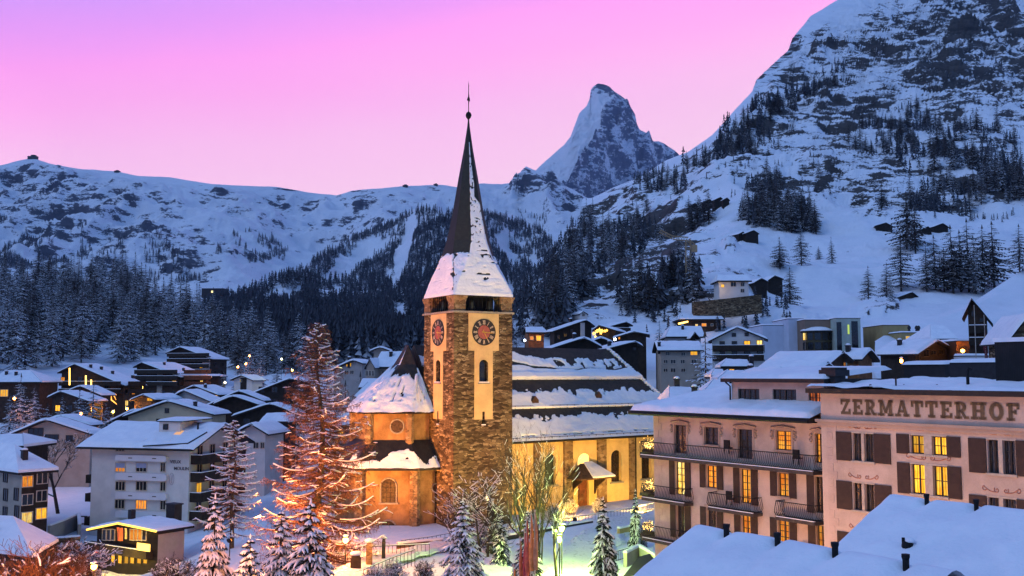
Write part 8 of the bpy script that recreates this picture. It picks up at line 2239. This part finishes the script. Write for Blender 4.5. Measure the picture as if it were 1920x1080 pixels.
def packed_snow():
    m, n, l, b = _mat('trodden_snow')
    x = noise_node(n, l, 2.2, 5, .7); v = N(n, 'ShaderNodeTexVoronoi'); t = N(n, 'ShaderNodeTexCoord'); l.new(t.outputs['Object'], v.inputs['Vector']); v.inputs['Scale'].default_value = 1.7
    h = mth(n, l, 'ADD', x.outputs[0], mth(n, l, 'MULTIPLY', mapr(n, l, v.outputs['Distance'], .1, .35), .5))
    l.new(mixc(n, l, mapr(n, l, h, .5, 1.0), (.52, .53, .55), (.76, .78, .80)), b.inputs['Base Color']); b.inputs['Roughness'].default_value = .8
    bump(n, l, h, .9, .25, b); return m
PACKED = packed_snow()
path('path', [gp(1062, 1090, 78), gp(1080, 1045, 88), gp(1105, 1015, 97), gp(1150, 990, 107), gp(1215, 975, 115)], 5.0, 'trodden snowy path shining green under the lamps')
path('path', [gp(640, 1100, 79), gp(672, 1072, 84), gp(715, 1055, 90), gp(800, 1040, 97), gp(880, 1020, 103)], 3.2, 'trodden path through the churchyard')
# ---- furled flags
for k, (px, top, c, lab) in enumerate(((963, 1062, (.65, .20, .05), 'first furled orange flag on its pole, leftmost of the row'), (975, 1010, (.55, .13, .05), 'second furled flag of the row, brick red'), (983, 995, (.32, .05, .06), 'third furled flag of the row, dark crimson'), (987, 972, (.42, .10, .06), 'fourth furled flag of the row, russet'), (995, 962, (.60, .22, .07), 'fifth furled flag of the row, orange brown'), (1003, 960, (.30, .16, .09), 'tallest furled flag at the right end of the row, brown'))):
    h = P(px, top, 68 - k * .3); z0 = gz(h.x, h.y); t = thing('flagpole', (h.x, h.y, z0), lab, 'flagpole', 0, None); H_ = h.z - z0
    g = MB(); g.tube([(0, 0, -.3), (0, 0, H_)], [.05, .035], 6); g.lathe([(.05, H_), (.08, H_ + .08), (.02, H_ + .16)], 8); g.build('pole', FRAMEP, t)
    g = MB(); ln = min(H_ - .8, 3.6); n_ = 12
    prof = []
    for j in range(n_ + 1):
        v = j / n_; prof.append((.02 + .17 * v ** .7 * (1 - .55 * max(0, v - .75) * 4), H_ - .15 - ln * v))
    i0 = len(g.v)
    for (r, z) in prof:
        for i in range(9):
            a = 2 * PI * i / 9; rr = r * (1 + .35 * math.sin(i * 2.1 + z * 2)); g.v.append((.06 + rr * math.cos(a), rr * .8 * math.sin(a), z))
    for j in range(n_):
        for i in range(9):
            g.f.append((i0 + j * 9 + i, i0 + j * 9 + (i + 1) % 9, i0 + (j + 1) * 9 + (i + 1) % 9, i0 + (j + 1) * 9 + i)); g.m.append(0)
    g.build('cloth', plain('furled_cloth_%d' % k, c, .9, .25, 3), t, True)
# ---- tower crane on the knoll
cb = RIGHT_HILL.at(1289, 545); Yc = cb.y - 28
mtop = P(1290, 450, Yc); base = Vector((mtop.x, mtop.y, P(1290, 548, Yc).z - 2))
t = thing('tower_crane', base, 'tower crane with folded jib standing on the rocky knoll', 'crane')
def lattice(mb, a, b_, w, n, r):
    a, b_ = Vector(a), Vector(b_); d = (b_ - a).normalized(); ref = Vector((0, 1, 0)) if abs(d.y) < .9 else Vector((1, 0, 0)); u = d.cross(ref).normalized() * w; v = d.cross(u).normalized() * w
    cs = [u + v, u - v, -u - v, -u + v]
    for c in cs: mb.tube([a + c, b_ + c], r, 4)
    for k in range(n):
        p, q = a.lerp(b_, k / n), a.lerp(b_, (k + 1) / n)
        for i in range(4): mb.tube([p + cs[i], q + cs[(i + 1) % 4]], r * .6, 3, cap=False)
CR = plain('crane_steel', (.34, .24, .13), .7, .2)
H_ = mtop.z - base.z
g = MB(); lattice(g, (0, 0, 0), (0, 0, H_), .7, 16, .10); g.build('mast', CR, t)
j1, j2 = P(1262, 446, Yc) - base, P(1237, 433, Yc) - base
g = MB(); lattice(g, (0, 0, H_ + .3), j1, .5, 6, .09); lattice(g, j1, j2, .4, 6, .08); g.build('jib', CR, t)
c1 = P(1303, 462, Yc) - base
g = MB(); lattice(g, (0, 0, H_), c1, .4, 3, .08); g.box(c1.x - 1, c1.x + .6, c1.y - .5, c1.y + .5, c1.z - 1.6, c1.z + .4); g.build('counterweight', CR, t)
# ================================================================= AIR
hz = MB(); hz.box(-5200, 6500, -60, 11600, -45, 3300)
hm = bpy.data.materials.new('haze'); hm.use_nodes = True
hn = hm.node_tree.nodes; hn.remove(hn['Principled BSDF'])
pv = hn.new('ShaderNodeVolumePrincipled')
pv.inputs['Color'].default_value = (.50, .70, 1.0, 1); pv.inputs['Density'].default_value = 3.0e-5; pv.inputs['Anisotropy'].default_value = 0.0
hm.node_tree.links.new(pv.outputs[0], hn['Material Output'].inputs['Volume'])
ho = hz.build('haze', hm); ho['kind'] = 'stuff'; ho['label'] = 'thin blue dusk air over the valley'
cy.volume_bounces = 0; cy.volume_max_steps = 32
